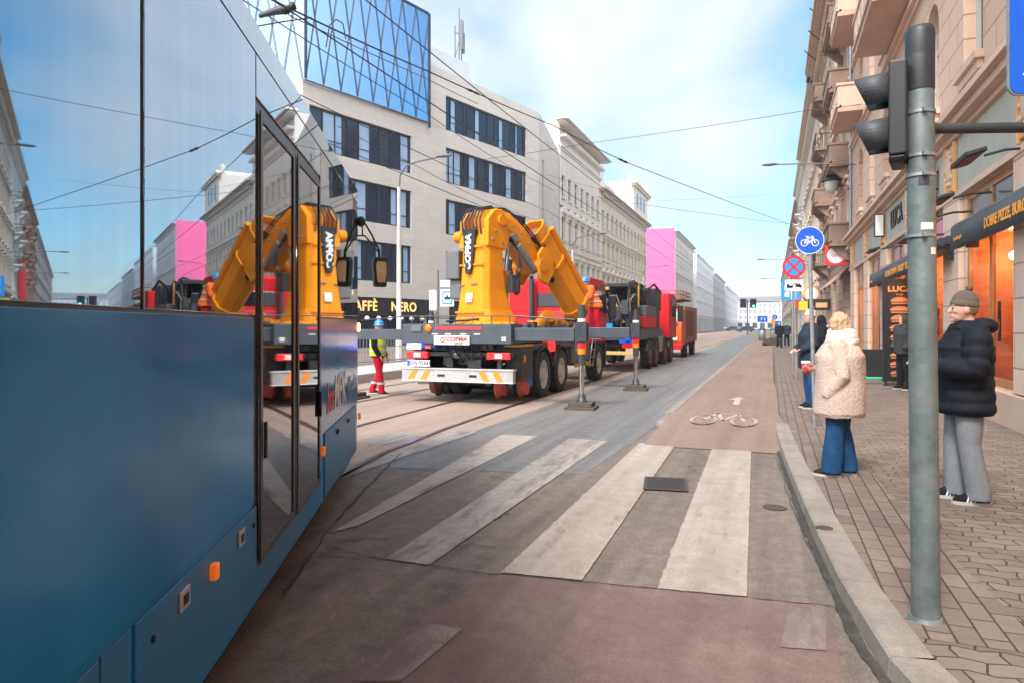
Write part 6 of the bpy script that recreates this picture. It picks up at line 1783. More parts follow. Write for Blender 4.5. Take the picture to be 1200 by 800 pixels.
    for i in range(nsec + 1):
        z = zb + (1.46 - zb) * i / nsec; u = i / nsec
        taper = 1 if z < 1.25 else max(.3, 1 - ((z - 1.25) / .21) ** 1.8 * .62)
        w = 1 - .06 * (1 - abs(2 * u - 1)) + (-.05 if u < .04 else 0)
        p = puff * abs(math.sin((z - zb) / .105 * PI / 1)) if puff else 0
        secs.append((0, S((0, 0, z)).y, S((0, 0, z)).z, (rx * w * taper * (1.0 if z < 1.3 else 1.0) + p) * k, (ry * w * (1 if z < 1.3 else taper * .9 + .1) + p) * k))
    loft(j, secs, 28)
    j.tube([S((-.16, -.01, 1.40)), S((.16, -.01, 1.40))], .085 * k, 14)
    for a in (aL, aR):
        sh_, e, w = [Vector(p) for p in a]
        pts = [sh_ + Vector((0, 0, -.0)), sh_.lerp(e, .35), sh_.lerp(e, .7), e, e.lerp(w, .35), e.lerp(w, .7), w]
        rr = (.088, .086, .08, .075, .07, .065, .056)
        if puff:
            P2 = []; R2 = []
            for i in range(len(pts) - 1):
                for q in range(4):
                    f_ = q / 4; P2.append(pts[i].lerp(pts[i + 1], f_)); R2.append((rr[i] * (1 - f_) + rr[i + 1] * f_ + puff * .9 * abs(math.sin((i + f_) * PI * 1.0))) * 1.08)
            P2.append(pts[-1]); R2.append(rr[-1]); pts, rr = P2, R2
        j.tube([S(p) for p in pts], [r_ * k * armr * (jr[0] / .235) for r_ in rr], 16)
        j.ball(S(pts[0]), .088 * k * armr * (jr[0] / .235), 14, 10)
    if collar: loft(j, [(0, S((0, -.02, 1.42)).y, S((0, 0, 1.42)).z, .115 * k, .11 * k), (0, S((0, -.02, 1.47)).y, S((0, 0, 1.47)).z, .1 * k, .1 * k), (0, S((0, -.02, 1.52)).y, S((0, 0, 1.52)).z, .085 * k, .088 * k)])
    if hood == 'down':
        j.ball(S((0, -.13, 1.47)), (.15 * k, .11 * k, .075 * k), 18, 12); j.tube([S((-.1, -.06, 1.47)), S((-.09, .06, 1.46)), S((0, .1, 1.43)), S((.09, .06, 1.46)), S((.1, -.06, 1.47))], .04 * k, 10)
    jk = cloth('jacket', fuse(j, vox, 2 if puff else 3, jrough, 80, .016 if not puff else .006, 6), jacket, root)
    # head wear
    if hood == 'up':
        hh = MB(); hh.ball(hp(0, -.018, .004), (.098 * k, .104 * k, .132 * k), 22, 16, 0, ht); hh.tube([hp(0, -.05, -.06), S((0, -.06, 1.42))], [.1 * k, .12 * k], 16)
        cloth('hood', fuse(hh, vox, 2, 0, 1, .008, 9), jacket, root)
    elif head == 'beanie':
        hh = MB(); n = 24; v = []
        prof = [(.080, .018), (.089, .02), (.093, .03), (.092, .055), (.087, .058), (.086, .075), (.08, .1), (.066, .13), (.04, .152), (.012, .162), (0.001, .163)]
        hh.lathe((0, 0, 0), [(r_ * k, z * k) for r_, z in prof], 28)
        hh.v = [hc + ht @ Matrix.Rotation(R(8), 3, 'X') @ Vector((p.x * .93, p.y * 1.16 - .006, p.z)) for p in hh.v]
        hb = hh.build('beanie', hatm, root)
        MB().ball(hp(0, -.045, .172), .028 * k, 12, 8).build('pompom', hatm, hb)
    elif head == 'helmet':
        hh = MB(); prof = [(.13, .02), (.132, .03), (.108, .04), (.106, .07), (.098, .105), (.075, .138), (.04, .155), (0.001, .16)]
        hh.lathe((0, 0, 0), [(r_ * k, z * k) for r_, z in prof], 28)
        hh.v = [hc + ht @ Vector((p.x * .9, p.y * 1.05 + .012, p.z + .01)) for p in hh.v]
        hh.build('helmet', hatm, root)
    if hairm is not None:
        hr = MB()
        if head == 'bob':
            hr.ball(hp(0, -.018, .02), (.092 * k, .105 * k, .115 * k), 24, 16, 0, ht)
            hr.ball(hp(0, -.045, -.055), (.098 * k, .085 * k, .085 * k), 20, 14, 0, ht)
            for s in (-1, 1): hr.tube([hp(s * .075, .03, .05), hp(s * .09, .03, -.03), hp(s * .082, .022, -.10)], [.03 * k, .034 * k, .02 * k], 10)
            cloth('hair', fuse(hr, .009, 1, .006, 60, .012, 22, (1.4, 1.4, .25)), hairm, root)
        else:
            hr.ball(hp(0, -.02, .018), (.08 * k, .095 * k, .105 * k), 20, 14, 0, ht)
            cloth('hair', fuse(hr, .009, 1, .003, 60), hairm, root)
    return root, S, hp
def fabric(name, col, rough=.9, var=.15, scale=30, bump=.3, bscale=160):
    return mat(name, col, rough, var=var, scale=scale, bump=bump, bscale=bscale, spec=.2)
K['eye'] = mat('dark_eye', (.03, .02, .015), .2, var=0)
K['sole'] = mat('shoe_sole', (.5, .47, .43), .7, var=.1)
fleece = fabric('cream_fleece', (.66, .50, .41), .95, .2, 90, .9, 110)
jeans = fabric('blue_denim', (.012, .06, .15), .85, .35, 7, .2, 300)
navy = fabric('navy_puffer_nylon', (.008, .010, .016), .75, .2, 10, .15, 40)
greyp = fabric('grey_jersey', (.20, .215, .235), .9, .1, 40)
blackc = fabric('black_cloth', (.012, .012, .014), .85, .2, 20)
darkj = fabric('dark_navy_jacket', (.022, .03, .045), .8, .2, 12)
greyj = fabric('charcoal_hooded_jacket', (.045, .047, .05), .85, .2, 20)
beanie = fabric('taupe_knit', (.13, .105, .085), .95, .15, 60, .8, 120)
beanie2 = fabric('pale_grey_knit', (.5, .47, .45), .95, .1, 60, .6, 120)
blond = mat('blond_hair', (.50, .33, .19), .5, var=.4, scale=18, stretch=(3, 3, .35), bump=.5, bscale=80)
scarf = fabric('cream_scarf', (.66, .58, .52), .9, .1, 30, .5, 60)
brownshoe = fabric('brown_leather', (.035, .022, .017), .5, .2, 20, .1)
vestm = mat('hi_vis_yellow', (.62, .75, .03), .6, var=.05)
redp = fabric('red_work_trousers', (.62, .012, .03), .8, .12, 12)
orangej = fabric('hi_vis_orange', (.95, .16, .03), .7, .08, 12)
bluehel = mat('blue_helmet', (.01, .25, .7), .3, var=.04, coat=.5)
reflect = mat('silver_reflective_band', (.5, .52, .54), .4, var=.05)
LEFT = Vector((-RX, -RY, 0)); FWD = Vector((FX, FY, 0))

# woman in the fleece coat
w0 = ground(984, 557, .1)
p1, S1_, hp1 = person('woman in fluffy cream coat, pale scarf and wide blue jeans waiting near the kerb', w0, LEFT + FWD * .7, 1.63,
    arms={'L': [(-.17, -.01, 1.38), (-.25, -.07, 1.08), (-.22, .09, .86)], 'pocketL': 1, 'R': [(.17, 0, 1.38), (.24, .06, 1.12), (.12, .27, 1.13)], 'upR': (1, 0, .3)},
    vox=.01, jacket=fleece, trousers=jeans, shoe=brownshoe, head='bob', hairm=blond, jlen=.64, jr=(.285, .255), wide=1.18, jrough=.007, armr=.84, feet=.1, headturn=R(5),
    legs={'L': [(-.09, 0, .92), (-.1, .03, .5), (-.11, .06, .09)], 'R': [(.09, 0, .92), (.1, .0, .5), (.1, -.06, .09)]})
sc = MB()
for i in range(3):
    n = 18; rr = .125 - .012 * i
    sc.tube([S1_((rr * math.cos(2 * PI * q / n), -.02 + rr * 1.05 * math.sin(2 * PI * q / n), 1.43 + .045 * i + .012 * math.sin(3 * 2 * PI * q / n + i))) for q in range(n + 1)], .042, 10)
cloth('scarf', fuse(sc, .01, 1, 0, 1, .01, 14), scarf, p1)
# her paper cup
cw = p1.matrix_basis @ S1_((.1, .36, 1.12))
t_ = thing('paper_cup', 'red and white paper cup held by the woman in the cream coat', 'cup', (cw.x, cw.y, cw.z - .05))
MB().lathe((0, 0, 0), [(0, 0), (.033, 0), (.044, .12), (.04, .12), (0, .1)], 20).build('cup', K['red_sign'], t_)
MB().lathe((0, 0, .118), [(.047, 0), (.047, .014), (.04, .022), (0, .02)], 20).build('lid', K['white'], t_)

# man in the navy puffer
m0 = ground(1131, 587, .1)
p2, S2_, hp2 = person('man in navy puffer jacket, grey wide trousers and taupe beanie behind the signal pole', m0, LEFT + FWD * .3, 1.77,
    arms={'L': [(-.23, -.02, 1.40), (-.30, .02, 1.12), (-.12, .30, 1.16)], 'R': [(.23, -.02, 1.40), (.30, .04, 1.12), (.12, .30, 1.16)]},
    vox=.01, jacket=navy, trousers=greyp, shoe=blackc, head='beanie', hatm=beanie, hairm=mat('dark_blond_hair', (.2, .12, .07), .6, var=.3, scale=20), jlen=.74, jr=(.25, .205), puff=.011, wide=1.12, hood='down', feet=.11,
    legs={'L': [(-.09, 0, .92), (-.1, .0, .5), (-.11, -.06, .09)], 'R': [(.09, 0, .92), (.1, .05, .5), (.1, .03, .09)]})
for q in range(3):
    for l in ((-.11, -.06), (.1, .03)):
        for s in (-1, 1):
            st = MB(); x = l[0] + s * .047
            st.extrude([S2_((x, l[1] + .035 + q * .026, .03)), S2_((x, l[1] + .048 + q * .026, .03)), S2_((x - s * .006, l[1] + .028 + q * .026, .085)), S2_((x - s * .006, l[1] + .015 + q * .026, .085))], (s * .006, 0, 0))
            st.build('shoe_stripe', K['white'], p2)
cw = p2.matrix_basis @ S2_((0, .385, 1.2))
t_ = tag(MB().box(-.035, .035, -.005, .005, -.07, .07).build('phone', K['black'], None, cw, (R(-35), 0, p2.rotation_euler.z), .006), 'black mobile phone in the hands of the man in the navy puffer jacket', 'phone')

# man with the pale hat behind the cycle sign, and the hooded figure beyond him
a0 = ground(950, 478, .1)
person('man in dark jacket, blue jeans and pale grey knitted hat behind the cycle sign post', a0, LEFT + FWD * .1, 1.78, vox=.014, jacket=darkj, trousers=jeans, shoe=blackc, head='beanie', hatm=beanie2, jlen=.72, jr=(.25, .21),
    arms={'L': [(-.2, 0, 1.42), (-.26, .0, 1.14), (-.14, .22, 1.05)], 'R': [(.2, 0, 1.42), (.26, .0, 1.14), (.14, .22, 1.05)]})
a0 = at(962, 425, 14.2); a0.z = .1
person('hooded person in black half hidden between the cycle sign post and the woman in cream', a0, LEFT + FWD * .4, 1.72, vox=.016, jacket=blackc, trousers=blackc, shoe=blackc, hood='up', jlen=.7)
# hooded man by the menu board
a0 = ground(1059, 456, .1)
person('man in charcoal hooded jacket and black trousers standing against the black menu board', a0, LEFT + FWD * -.15, 1.76, vox=.014, jacket=greyj, trousers=blackc, shoe=blackc, hood='up', jlen=.82, feet=.13,
    arms={'L': [(-.2, 0, 1.42), (-.25, -.02, 1.15), (-.2, .14, .96)], 'pocketL': 1, 'R': [(.2, 0, 1.42), (.25, -.02, 1.15), (.2, .14, .96)], 'pocketR': 1})
# far walkers
for px, py, lb_, jm, sgn in ((913.5, 408, 'walker in black with a pale shirt front coming down the pavement, left of a pair', blackc, 1), (922, 406, 'walker in a dark blue coat coming down the pavement, right of a pair', darkj, -1)):
    a0 = ground(px, py, .1)
    person(lb_, a0, (.1 * sgn, -1, 0), 1.76, vox=.02, jacket=jm, trousers=blackc, shoe=blackc, head='bare', hairm=blackc, jlen=.8,
        legs={'L': [(-.09, 0, .92), (-.1, .12 * sgn, .5), (-.1, .2 * sgn, .1)], 'R': [(.09, 0, .92), (.1, -.05 * sgn, .5), (.1, -.24 * sgn, .13)]})
# worker on the road by the tram front
a0 = ground(443, 462)
p6, S6_, hp6 = person('road worker in yellow hi-vis vest, red trousers and blue helmet walking behind the crane truck', a0, -LEFT + FWD * -.25, 1.70, vox=.013, jacket=blackc, trousers=redp, shoe=blackc, head='helmet', hatm=bluehel, jlen=.9, jr=(.215, .165),
    legs={'L': [(-.09, 0, .92), (-.1, -.02, .5), (-.1, -.2, .1)], 'R': [(.09, 0, .92), (.1, .1, .5), (.11, .14, .09)]},
    arms={'L': [(-.2, 0, 1.42), (-.24, -.02, 1.15), (-.2, .12, .92)], 'R': [(.2, 0, 1.42), (.26, .02, 1.15), (.24, .16, .94)]})
ve = MB(); loft(ve, [(0, 0, .93 + .035 * i, (.232 if i < 11 else .232 - .016 * (i - 10)), .186) for i in range(15)], 28); ve.v = [S6_(p) for p in ve.v]
cloth('hi_vis_vest', fuse(ve, .012, 2), vestm, p6)
for z in (1.02, 1.17):
    bd_ = MB(); loft(bd_, [(0, 0, z, .240, .194), (0, 0, z + .05, .240, .194)], 28); bd_.v = [S6_(p) for p in bd_.v]; bd_.build('reflective_band', reflect, p6)
for x, y in ((-.1, -.13), (.108, .125)):
    bd_ = MB(); loft(bd_, [(x, y, .26, .092, .095), (x, y - .01, .31, .092, .095)], 20); bd_.v = [S6_(p) for p in bd_.v]; bd_.build('leg_band', reflect, p6)
# worker up on the truck bed
a0 = at(698, 380, 18.7); a0.z = 1.24
p7, S7_, hp7 = person('worker in orange jacket, red trousers and blue helmet leaning over on the crane truck bed', a0, LEFT + FWD * -.2, 1.76, vox=.013, jacket=orangej, trousers=redp, shoe=blackc, head='helmet', hatm=bluehel, jlen=.84, lean=.38, jr=(.25, .19),
    arms={'L': [(-.2, 0, 1.42), (-.25, .12, 1.18), (-.2, .32, 1.02)], 'R': [(.2, 0, 1.42), (.25, .12, 1.18), (.2, .32, 1.02)]})
for z in (1.0, 1.2):
    bd_ = MB(); loft(bd_, [(0, 0, z, .252, .195), (0, 0, z + .045, .252, .195)], 28); bd_.v = [S7_(p) for p in bd_.v]; bd_.build('reflective_band', reflect, p7)
# ================================================================== street furniture
K['pole_grey'] = mat('weathered_galvanised_pole', (.15, .185, .185), .55, .35, var=.25, scale=9, dirt=.45, dirtcol=(.30, .33, .33), bump=.15, bscale=30)
K['pole_dark'] = mat('black_pole_sleeve', (.03, .033, .037), .5, var=.2, scale=10, dirt=.3, dirtcol=(.09, .09, .09))
K['visor'] = mat('dark_grey_visor', (.05, .054, .06), .55, var=.15, scale=6)
rt = Vector((RX, RY, 0))
# ---- pedestrian signal pole in the foreground
pb = ground(1085, 725, .1)
sp_ = thing('signal_pole', 'tall grey galvanised signal pole with black sleeve, side arm and two-lamp pedestrian signal', 'signal pole', pb, YAW)
MB().cyl((0, 0, -.02), (-.03, 0, 2.72), .067, .064, n=28).build('pole', K['pole_grey'], sp_)
cp_ = MB(); cp_.lathe((-.031, 0, 2.70), [(.066, 0), (.068, .01), (.068, .17), (.0665, .18), (.068, .19), (.068, .30), (.06, .325), (.03, .335), (0, .337)], 28)
cp_.build('sleeve', K['pole_dark'], sp_)
MB().tube([(0, 0, -.005), (0, 0, .02)], [.085, .075], 24).build('base_collar', K['pole_grey'], sp_)
for z in (2.58, 2.36, 2.26, 1.95):
    o = MB().ring((-.028, 0, z), .064, .0695, (0, 0, 1), 28, 0, .016)
    o.box(-.06, -.04, -.082, -.066, z - .002, z + .018)
    o.build('strap', K['galv'], sp_)
ar = MB().tube([(.03, 0, 2.51), (1.7, 0, 2.53)], .027, 16); ar.build('side_arm', K['pole_dark'], sp_)
for (z, w, h, col, a) in ((2.21, .05, .05, 'dark_steel', -.35), (1.985, .06, .035, 'white', -.1), (1.86, .035, .035, 'white', .4)):
    q = MB(); n = 6
    for i in range(n):
        a0, a1 = -PI / 2 + a + (i / n - .5) * w / .066, -PI / 2 + a + ((i + 1) / n - .5) * w / .066
        q.poly([(-.024 + .0675 * math.cos(a0), .0675 * math.sin(a0), z), (-.024 + .0675 * math.cos(a1), .0675 * math.sin(a1), z), (-.024 + .0675 * math.cos(a1), .0675 * math.sin(a1), z + h), (-.024 + .0675 * math.cos(a0), .0675 * math.sin(a0), z + h)])
    q.build('sticker', K[col], sp_)
# signal head: faces left and a little away
ha = R(172)
hd_ = bpy.data.objects.new('signal_head', None)
hm = MB()
hm.extrude([(-.05, -.135, .0), (.05, -.135, .0), (.05, -.135, .57), (-.05, -.135, .57)], (0, .27, 0))
hm.extrude([(-.05, -.12, -.045), (.02, -.12, -.045), (.05, -.135, -.002), (-.05, -.135, -.002)], (0, .25, 0))
head = hm.build('signal_head', K['black'], sp_, (-.125, .02, 2.36), (0, 0, R(-33)), .012); head.scale = (.84, .84, .84)
for z, lc in ((.43, 'glass_dark'), (.15, 'glass_dark')):
    v = MB(); n = 24; rows = []
    for i in range(n + 1):
        a = R(-50) + R(280) * i / n
        cut = .155 + .045 * math.sin(a)
        rows.append(((-.05, .115 * math.cos(a), z + .115 * math.sin(a)), (-.05 - cut, .108 * math.cos(a), z - .008 + .108 * math.sin(a)), (-.05, .109 * math.cos(a), z + .109 * math.sin(a)), (-.05 - cut, .102 * math.cos(a), z - .008 + .102 * math.sin(a))))
    for r0, r1 in zip(rows, rows[1:]):
        v.add([r0[0], r0[1], r1[1], r1[0], r0[2], r0[3], r1[3], r1[2]], [(0, 1, 2, 3), (4, 5, 6, 7), (1, 5, 6, 2), (0, 4, 7, 3)], 0, True)
    v.build('visor', K['visor'], head)
    MB().lathe((-.052, 0, z), [(0, -.02), (.06, -.015), (.105, 0)], 24, 0, 'x').build('lens', K['glass_dark'], head)
for z in (.29, .275): MB().cyl((.052, .0, z), (.058, 0, z), .01, n=8).build('screw', K['galv'], head)
# blue crossing sign on the arm
sx = .30 + .0
s0 = at(1181, 112, 3.45); 
loc = sp_.matrix_basis.inverted() @ s0
x0 = loc.x; z0 = loc.z
sg = MB()
def rrect(x0, x1, z0, z1, r, y, n=6):
    out = []
    for cx, cz, a0 in ((x1 - r, z1 - r, 0), (x0 + r, z1 - r, 90), (x0 + r, z0 + r, 180), (x1 - r, z0 + r, 270)):
        out += [(cx + r * math.cos(R(a0 + 90 * i / n)), y, cz + r * math.sin(R(a0 + 90 * i / n))) for i in range(n + 1)]
    return out
sz = .62
sg.extrude(rrect(x0, x0 + sz, z0, z0 + sz, .05, -.05), (0, .012, 0))
sign = sg.build('crossing_sign', K['galv'], sp_)
MB().extrude(rrect(x0 + .008, x0 + sz - .008, z0 + .008, z0 + sz - .008, .045, -.051), (0, -.003, 0)).build('sign_face', K['blue_sign'], sign)
tri = MB().extrude([(x0 + .07, -.055, z0 + .1), (x0 + sz - .07, -.055, z0 + .1), (x0 + sz / 2, -.055, z0 + sz - .09)], (0, -.002, 0)).build('triangle', K['white'], sign)
wk = MB(); cx = x0 + sz / 2
wk.disc((cx, -.0575, z0 + .41), .028, (0, -1, 0), 16, 0, .002)
for pa in ([(cx, .37), (cx - .01, .25)], [(cx - .01, .26), (cx - .06, .13)], [(cx - .01, .26), (cx + .05, .2), (cx + .06, .13)], [(cx, .35), (cx - .06, .28)], [(cx, .35), (cx + .06, .29)]):
    for p, q in zip(pa, pa[1:]):
        d = Vector((q[0] - p[0], 0, q[1] - p[1])).normalized(); n_ = Vector((-d.z, 0, d.x)) * .014
        P, Q = Vector((p[0], -.0575, z0 + p[1])), Vector((q[0], -.0575, z0 + q[1]))
        wk.extrude([P + n_, Q + n_, Q - n_, P - n_], (0, -.002, 0))
wk.build('pedestrian_symbol', K['black'], sign)
for xx in (.2, .45): MB().box(x0 + xx - .015, x0 + xx + .015, -.04, .03, z0 - .29, z0 + .1).build('bracket', K['galv'], sign)

# ---- round cycle sign on a slim post
def line_sym(b, pts, w, y, th=-.003):
    for p, q in zip(pts, pts[1:]):
        P, Q = Vector((p[0], y, p[1])), Vector((q[0], y, q[1])); d = (Q - P).normalized(); n_ = Vector((-d.z, 0, d.x)) * w / 2; e = d * w * .3
        b.extrude([P - e + n_, Q + e + n_, Q + e - n_, P - e - n_], (0, th, 0))
pc = ground(955, 500, .1)
cs = thing('cycle_sign', 'round blue cycle path sign on a slim grey post beside the woman in cream', 'road sign', pc, YAW * .6)
tp_ = -.085
MB().cyl((0, 0, -.01), (tp_, 0, 3.0), .029, n=16).build('post', K['galv'], cs)
f = MB().disc((tp_, -.035, 2.77), .205, (0, -1, 0), 40, 0, .006).build('sign_plate', K['blue_sign'], cs)
MB().ring((tp_, -.041, 2.77), .196, .205, (0, -1, 0), 40, 0, .002).build('rim', K['white'], f)
bs = MB(); k = .155
for ln in bicycle_lines(1): line_sym(bs, [(tp_ + x * k, 2.73 + z * k) for x, z in ln], .013, -.0425)
bs.build('bicycle_symbol', K['white'], f)
MB().box(tp_ - .05, tp_ + .05, -.034, .035, 2.72, 2.75).build('clamp', K['galv'], cs)
# ---- no stopping sign with tow plate on one post, blue lane sign on another
pn = ground(933.5, 445, .1)
dn = depth(pn)
ns = thing('no_stopping_sign', 'round red and blue no stopping sign over a white tow-away plate on a post', 'road sign', pn, YAW * .6)
zs = CAMZ - .1 - (313 - HY) / 800 * dn; ox = (930 - 933.5) / 800 * dn
MB().cyl((0, 0, -.01), (ox, 0, zs + .3), .03, n=14).build('post', K['galv'], ns)
f = MB().disc((ox, -.04, zs), .305, (0, -1, 0), 40, 0, .006).build('sign_plate', K['red_sign'], ns)
MB().disc((ox, -.047, zs), .235, (0, -1, 0), 40, 0, .002).build('blue_field', K['sky_sign'], f)
cr = MB()
line_sym(cr, [(ox - .17, zs - .17), (ox + .17, zs + .17)], .06, -.05); f1 = cr.build('cross_bar', K['red_sign'], f)
cr = MB(); line_sym(cr, [(ox - .17, zs + .17), (ox + .17, zs - .17)], .06, -.0535); cr.build('cross_bar', K['red_sign'], f)
zt = zs - .53
pl = MB().extrude(rrect(ox - .235, ox + .235, zt - .15, zt + .17, .03, -.04), (0, -.006, 0)).build('tow_plate', K['white'], ns)
tw = MB()
tw.extrude([(ox - .19, -.047, zt - .06), (ox - .02, -.047, zt - .06), (ox - .03, -.047, zt + .0), (ox - .12, -.047, zt + .01), (ox - .14, -.047, zt + .05), (ox - .19, -.047, zt + .05)], (0, -.003, 0))
line_sym(tw, [(ox - .06, zt + .0), (ox + .07, zt + .09), (ox + .05, zt + .05)], .02, -.047)
tw.extrude([(ox + .03, -.047, zt - .02), (ox + .2, -.047, zt - .06), (ox + .21, -.047, zt + .0), (ox + .15, -.047, zt + .06), (ox + .06, -.047, zt + .05)], (0, -.003, 0))
tw.build('tow_symbol', K['black'], pl)
pl2 = ground(929, 427, .1); dl = depth(pl2)
ls = thing('lane_sign', 'rectangular light blue lane sign with white marks on a farther post under the tow plate', 'road sign', pl2, YAW * .6)
zc2 = CAMZ - .1 - (341 - HY) / 800 * dl; ox = (926 - 929) / 800 * dl
MB().cyl((0, 0, -.01), (0, 0, zc2 + .35), .03, n=12).build('post', K['galv'], ls)
hw = 10.5 / 800 * dl; hh = 10.5 / 800 * dl
f = MB().extrude(rrect(ox - hw, ox + hw, zc2 - hh, zc2 + hh * .75, .03, -.04), (0, -.006, 0)).build('sign_plate', K['sky_sign'], ls)
MB().extrude(rrect(ox - hw, ox - hw * .55, zc2 + hh * .75, zc2 + hh * 1.05, .02, -.04), (0, -.006, 0)).build('sign_tab', K['sky_sign'], f)
mk = MB()
for z in (.35, -.45): mk.extrude(rrect(ox - hw * .62, ox - hw * .1, zc2 + hh * z - .08, zc2 + hh * z + .1, .03, -.047), (0, -.003, 0))
mk.build('vehicle_symbol', K['white'], f)
for x in (.12, .55): 
    mk = MB(); line_sym(mk, [(ox + hw * x, zc2 - hh * .9), (ox + hw * x, zc2 + hh * .6)], .035, -.047); mk.build('lane_line', K['white'], f)
# second slim post just behind
p3_ = ground(938, 470, .1)

# ---- menu board, chalk board, scooter
mb0 = ground(1053, 452, .1)
mbd = thing('menu_board', 'tall black LUCA menu board with a column of burger pictures', 'menu board', (mb0.x + .03, mb0.y, .1), YAW * .25)
bw = .36
fb = MB().box(-bw, bw, 0, .09, .12, 2.62); fb.box(-bw - .02, bw + .02, -.012, .1, 2.62, 2.68).box(-bw - .02, -bw, -.012, .1, .1, 2.62).box(bw, bw + .02, -.012, .1, .1, 2.62)
brd = fb.build('board', K['black'], mbd, None, None, .006)
for x in (-bw + .05, bw - .05): MB().box(x - .025, x + .025, .0, .08, 0, .119).build('foot', K['iron'], mbd)
K['menu_orange'] = mat('menu_orange', (.8, .25, .03), .6, var=.1)
lettering('LUCA', .19, K['menu_orange'], brd, (0, -.004, 2.42), (1, 0, 0), (0, 0, 1), .002, 0, 'CENTER', 1.05, 1.1, .007)
lettering('burger', .06, K['menu_orange'], brd, (0, -.004, 2.29), (1, 0, 0), (0, 0, 1), .002)
K['bun'] = mat('burger_bun', (.55, .17, .04), .6, var=.25, scale=25)
K['patty'] = mat('burger_patty', (.10, .03, .02), .7, var=.3, scale=30)
K['salad'] = mat('burger_filling', (.55, .35, .25), .6, var=.4, scale=40)
random.seed(21)
for i in range(9):
    z = 2.1 - i * .225; w = .20 + .03 * random.random(); h = .055 + .03 * random.random()
    q = MB()
    def hb(w, h0, h1, mi, dome=0):
        n = 12
        top = [(w * math.cos(PI * k / n), -.006, z + h0 + (h1 - h0) * math.sin(PI * k / n)) for k in range(n + 1)]
        q.extrude(top if dome else [(-w, -.006, z + h0), (w, -.006, z + h0), (w * .96, -.006, z + h1), (-w * .96, -.006, z + h1)], (0, .004 , 0), mi)
    hb(w, .03, .03 + h * 1.2, 0, 1); hb(w * 1.05, .012, .028, 2); hb(w, -.02, .010, 1); hb(w * .95, -.055, -.022, 0)
    q.build('burger_picture', [K['bun'], K['patty'], K['salad']], brd)
ab = ground(1024, 443, .1)
t_ = thing('chalkboard', 'black folding chalkboard standing on the pavement left of the menu board', 'chalkboard', (ab.x, ab.y, .1), YAW * .6)
MB().add([(-.3, -.2, .02), (.3, -.2, .02), (.3, -.06, .84), (-.3, -.06, .84), (-.3, -.16, .02), (.3, -.16, .02), (.3, -.02, .84), (-.3, -.02, .84)], [(0, 1, 2, 3), (4, 5, 6, 7), (0, 1, 5, 4), (2, 3, 7, 6), (0, 3, 7, 4), (1, 2, 6, 5)]).build('front_panel', K['black'], t_, None, None, .008)
MB().add([(-.3, .2, .02), (.3, .2, .02), (.3, .06, .84), (-.3, .06, .84), (-.3, .16, .02), (.3, .16, .02), (.3, .02, .84), (-.3, .02, .84)], [(0, 1, 2, 3), (4, 5, 6, 7), (0, 1, 5, 4), (2, 3, 7, 6), (0, 3, 7, 4), (1, 2, 6, 5)]).build('rear_panel', K['black'], t_, None, None, .008)
sc0 = ground(1030, 449, .1)
K['mint'] = mat('mint_green_plastic', (.03, .55, .28), .4, var=.08)
t_ = thing('kick_scooter', 'mint green electric kick scooter parked behind the menu board, front wheel showing', 'scooter', (sc0.x + .05, sc0.y, .1), R(-78))
for y in (-.48, .48):
    MB().lathe((0, y, .11), [(.05, -.025), (.1, -.028), (.11, -.015), (.11, .015), (.1, .028), (.05, .025)], 20, 0, 'x').build('wheel', K['rubber'], t_)
    a = [(0.0, y + .135 * math.cos(R(q)), .11 + .135 * math.sin(R(q))) for q in range(20, 161, 20)]
    MB().tube(a, .04, 8, 0, True, .4).build('mudguard', K['mint'], t_)
MB().box(-.08, .08, -.38, .38, .12, .17).build('deck', K['mint'], t_, None, None, .02)
MB().tube([(0, .40, .15), (0, .47, .3), (0, .36, 1.05)], .03, 10).build('stem', K['mint'], t_)
MB().tube([(-.25, .34, 1.08), (0, .36, 1.1), (.25, .34, 1.08)], .018, 8).build('handlebar', K['black'], t_)

# ---- tram platform, railing, stop sign, lamp posts on the left
plat = MB().box(-13.2, -10.75, 13, 46, -.02, .26); struct(plat.build('platform', K['platform'], bevel=.02))
rr_ = thing('railing', 'grey metal railing with upright bars along the back of the tram platform', 'railing', (-13.0, 13.2, .26), 0)
q = MB()
for z in (.12, 1.05): q.tube([(0, 0, z), (0, 32, z)], .025, 8)
q.tube([(0, 0, .6), (0, 32, .6)], .015, 6)
for i in range(160): q.cyl((0, .1 + i * .2, .12), (0, .1 + i * .2, 1.05), .009, n=5)
q.build('bars', K['galv'], rr_)
for i in range(17): MB().cyl((0, i * 2, -.02), (0, i * 2, 1.1), .03, n=8).build('post', K['galv'], rr_)
r2_ = thing('railing', 'short grey railing at the near end of the platform behind the yellow vest worker', 'railing', (-12.9, 13.1, .26), -PI / 2)
q = MB()
for z in (.3, .65, 1.0): q.tube([(0, 0, z), (0, 2.0, z)], .022, 8)
q.build('rails', K['galv'], r2_)
for i in range(3): MB().cyl((0, i * 1.0, -.02), (0, i * 1.0, 1.03), .028, n=8).build('post', K['galv'], r2_)
ss = at(517, 350, 24.2)
t_ = thing('stop_sign', 'white tram stop sign with a blue square pictogram on a pole beside the crane mast', 'stop sign', (ss.x, ss.y, .26), YAW)
MB().cyl((-.12, 0, 0), (-.12, 0, 3.3), .04, n=10).build('pole', K['grey_box'], t_)
pl = MB().box(-.02, .46, -.05, -.01, 2.02, 2.62).build('sign_plate', K['white'], t_, None, None, .01)
MB().box(.04, .40, -.056, -.051, 2.10, 2.56).build('blue_square', K['sky_sign'], pl)
MB().box(.09, .35, -.061, -.057, 2.16, 2.50).build('white_field', K['white'], pl)
MB().box(.12, .32, -.065, -.062, 2.26, 2.36).box(.19, .25, -.065, -.062, 2.361, 2.42).build('tram_symbol', K['black'], pl)
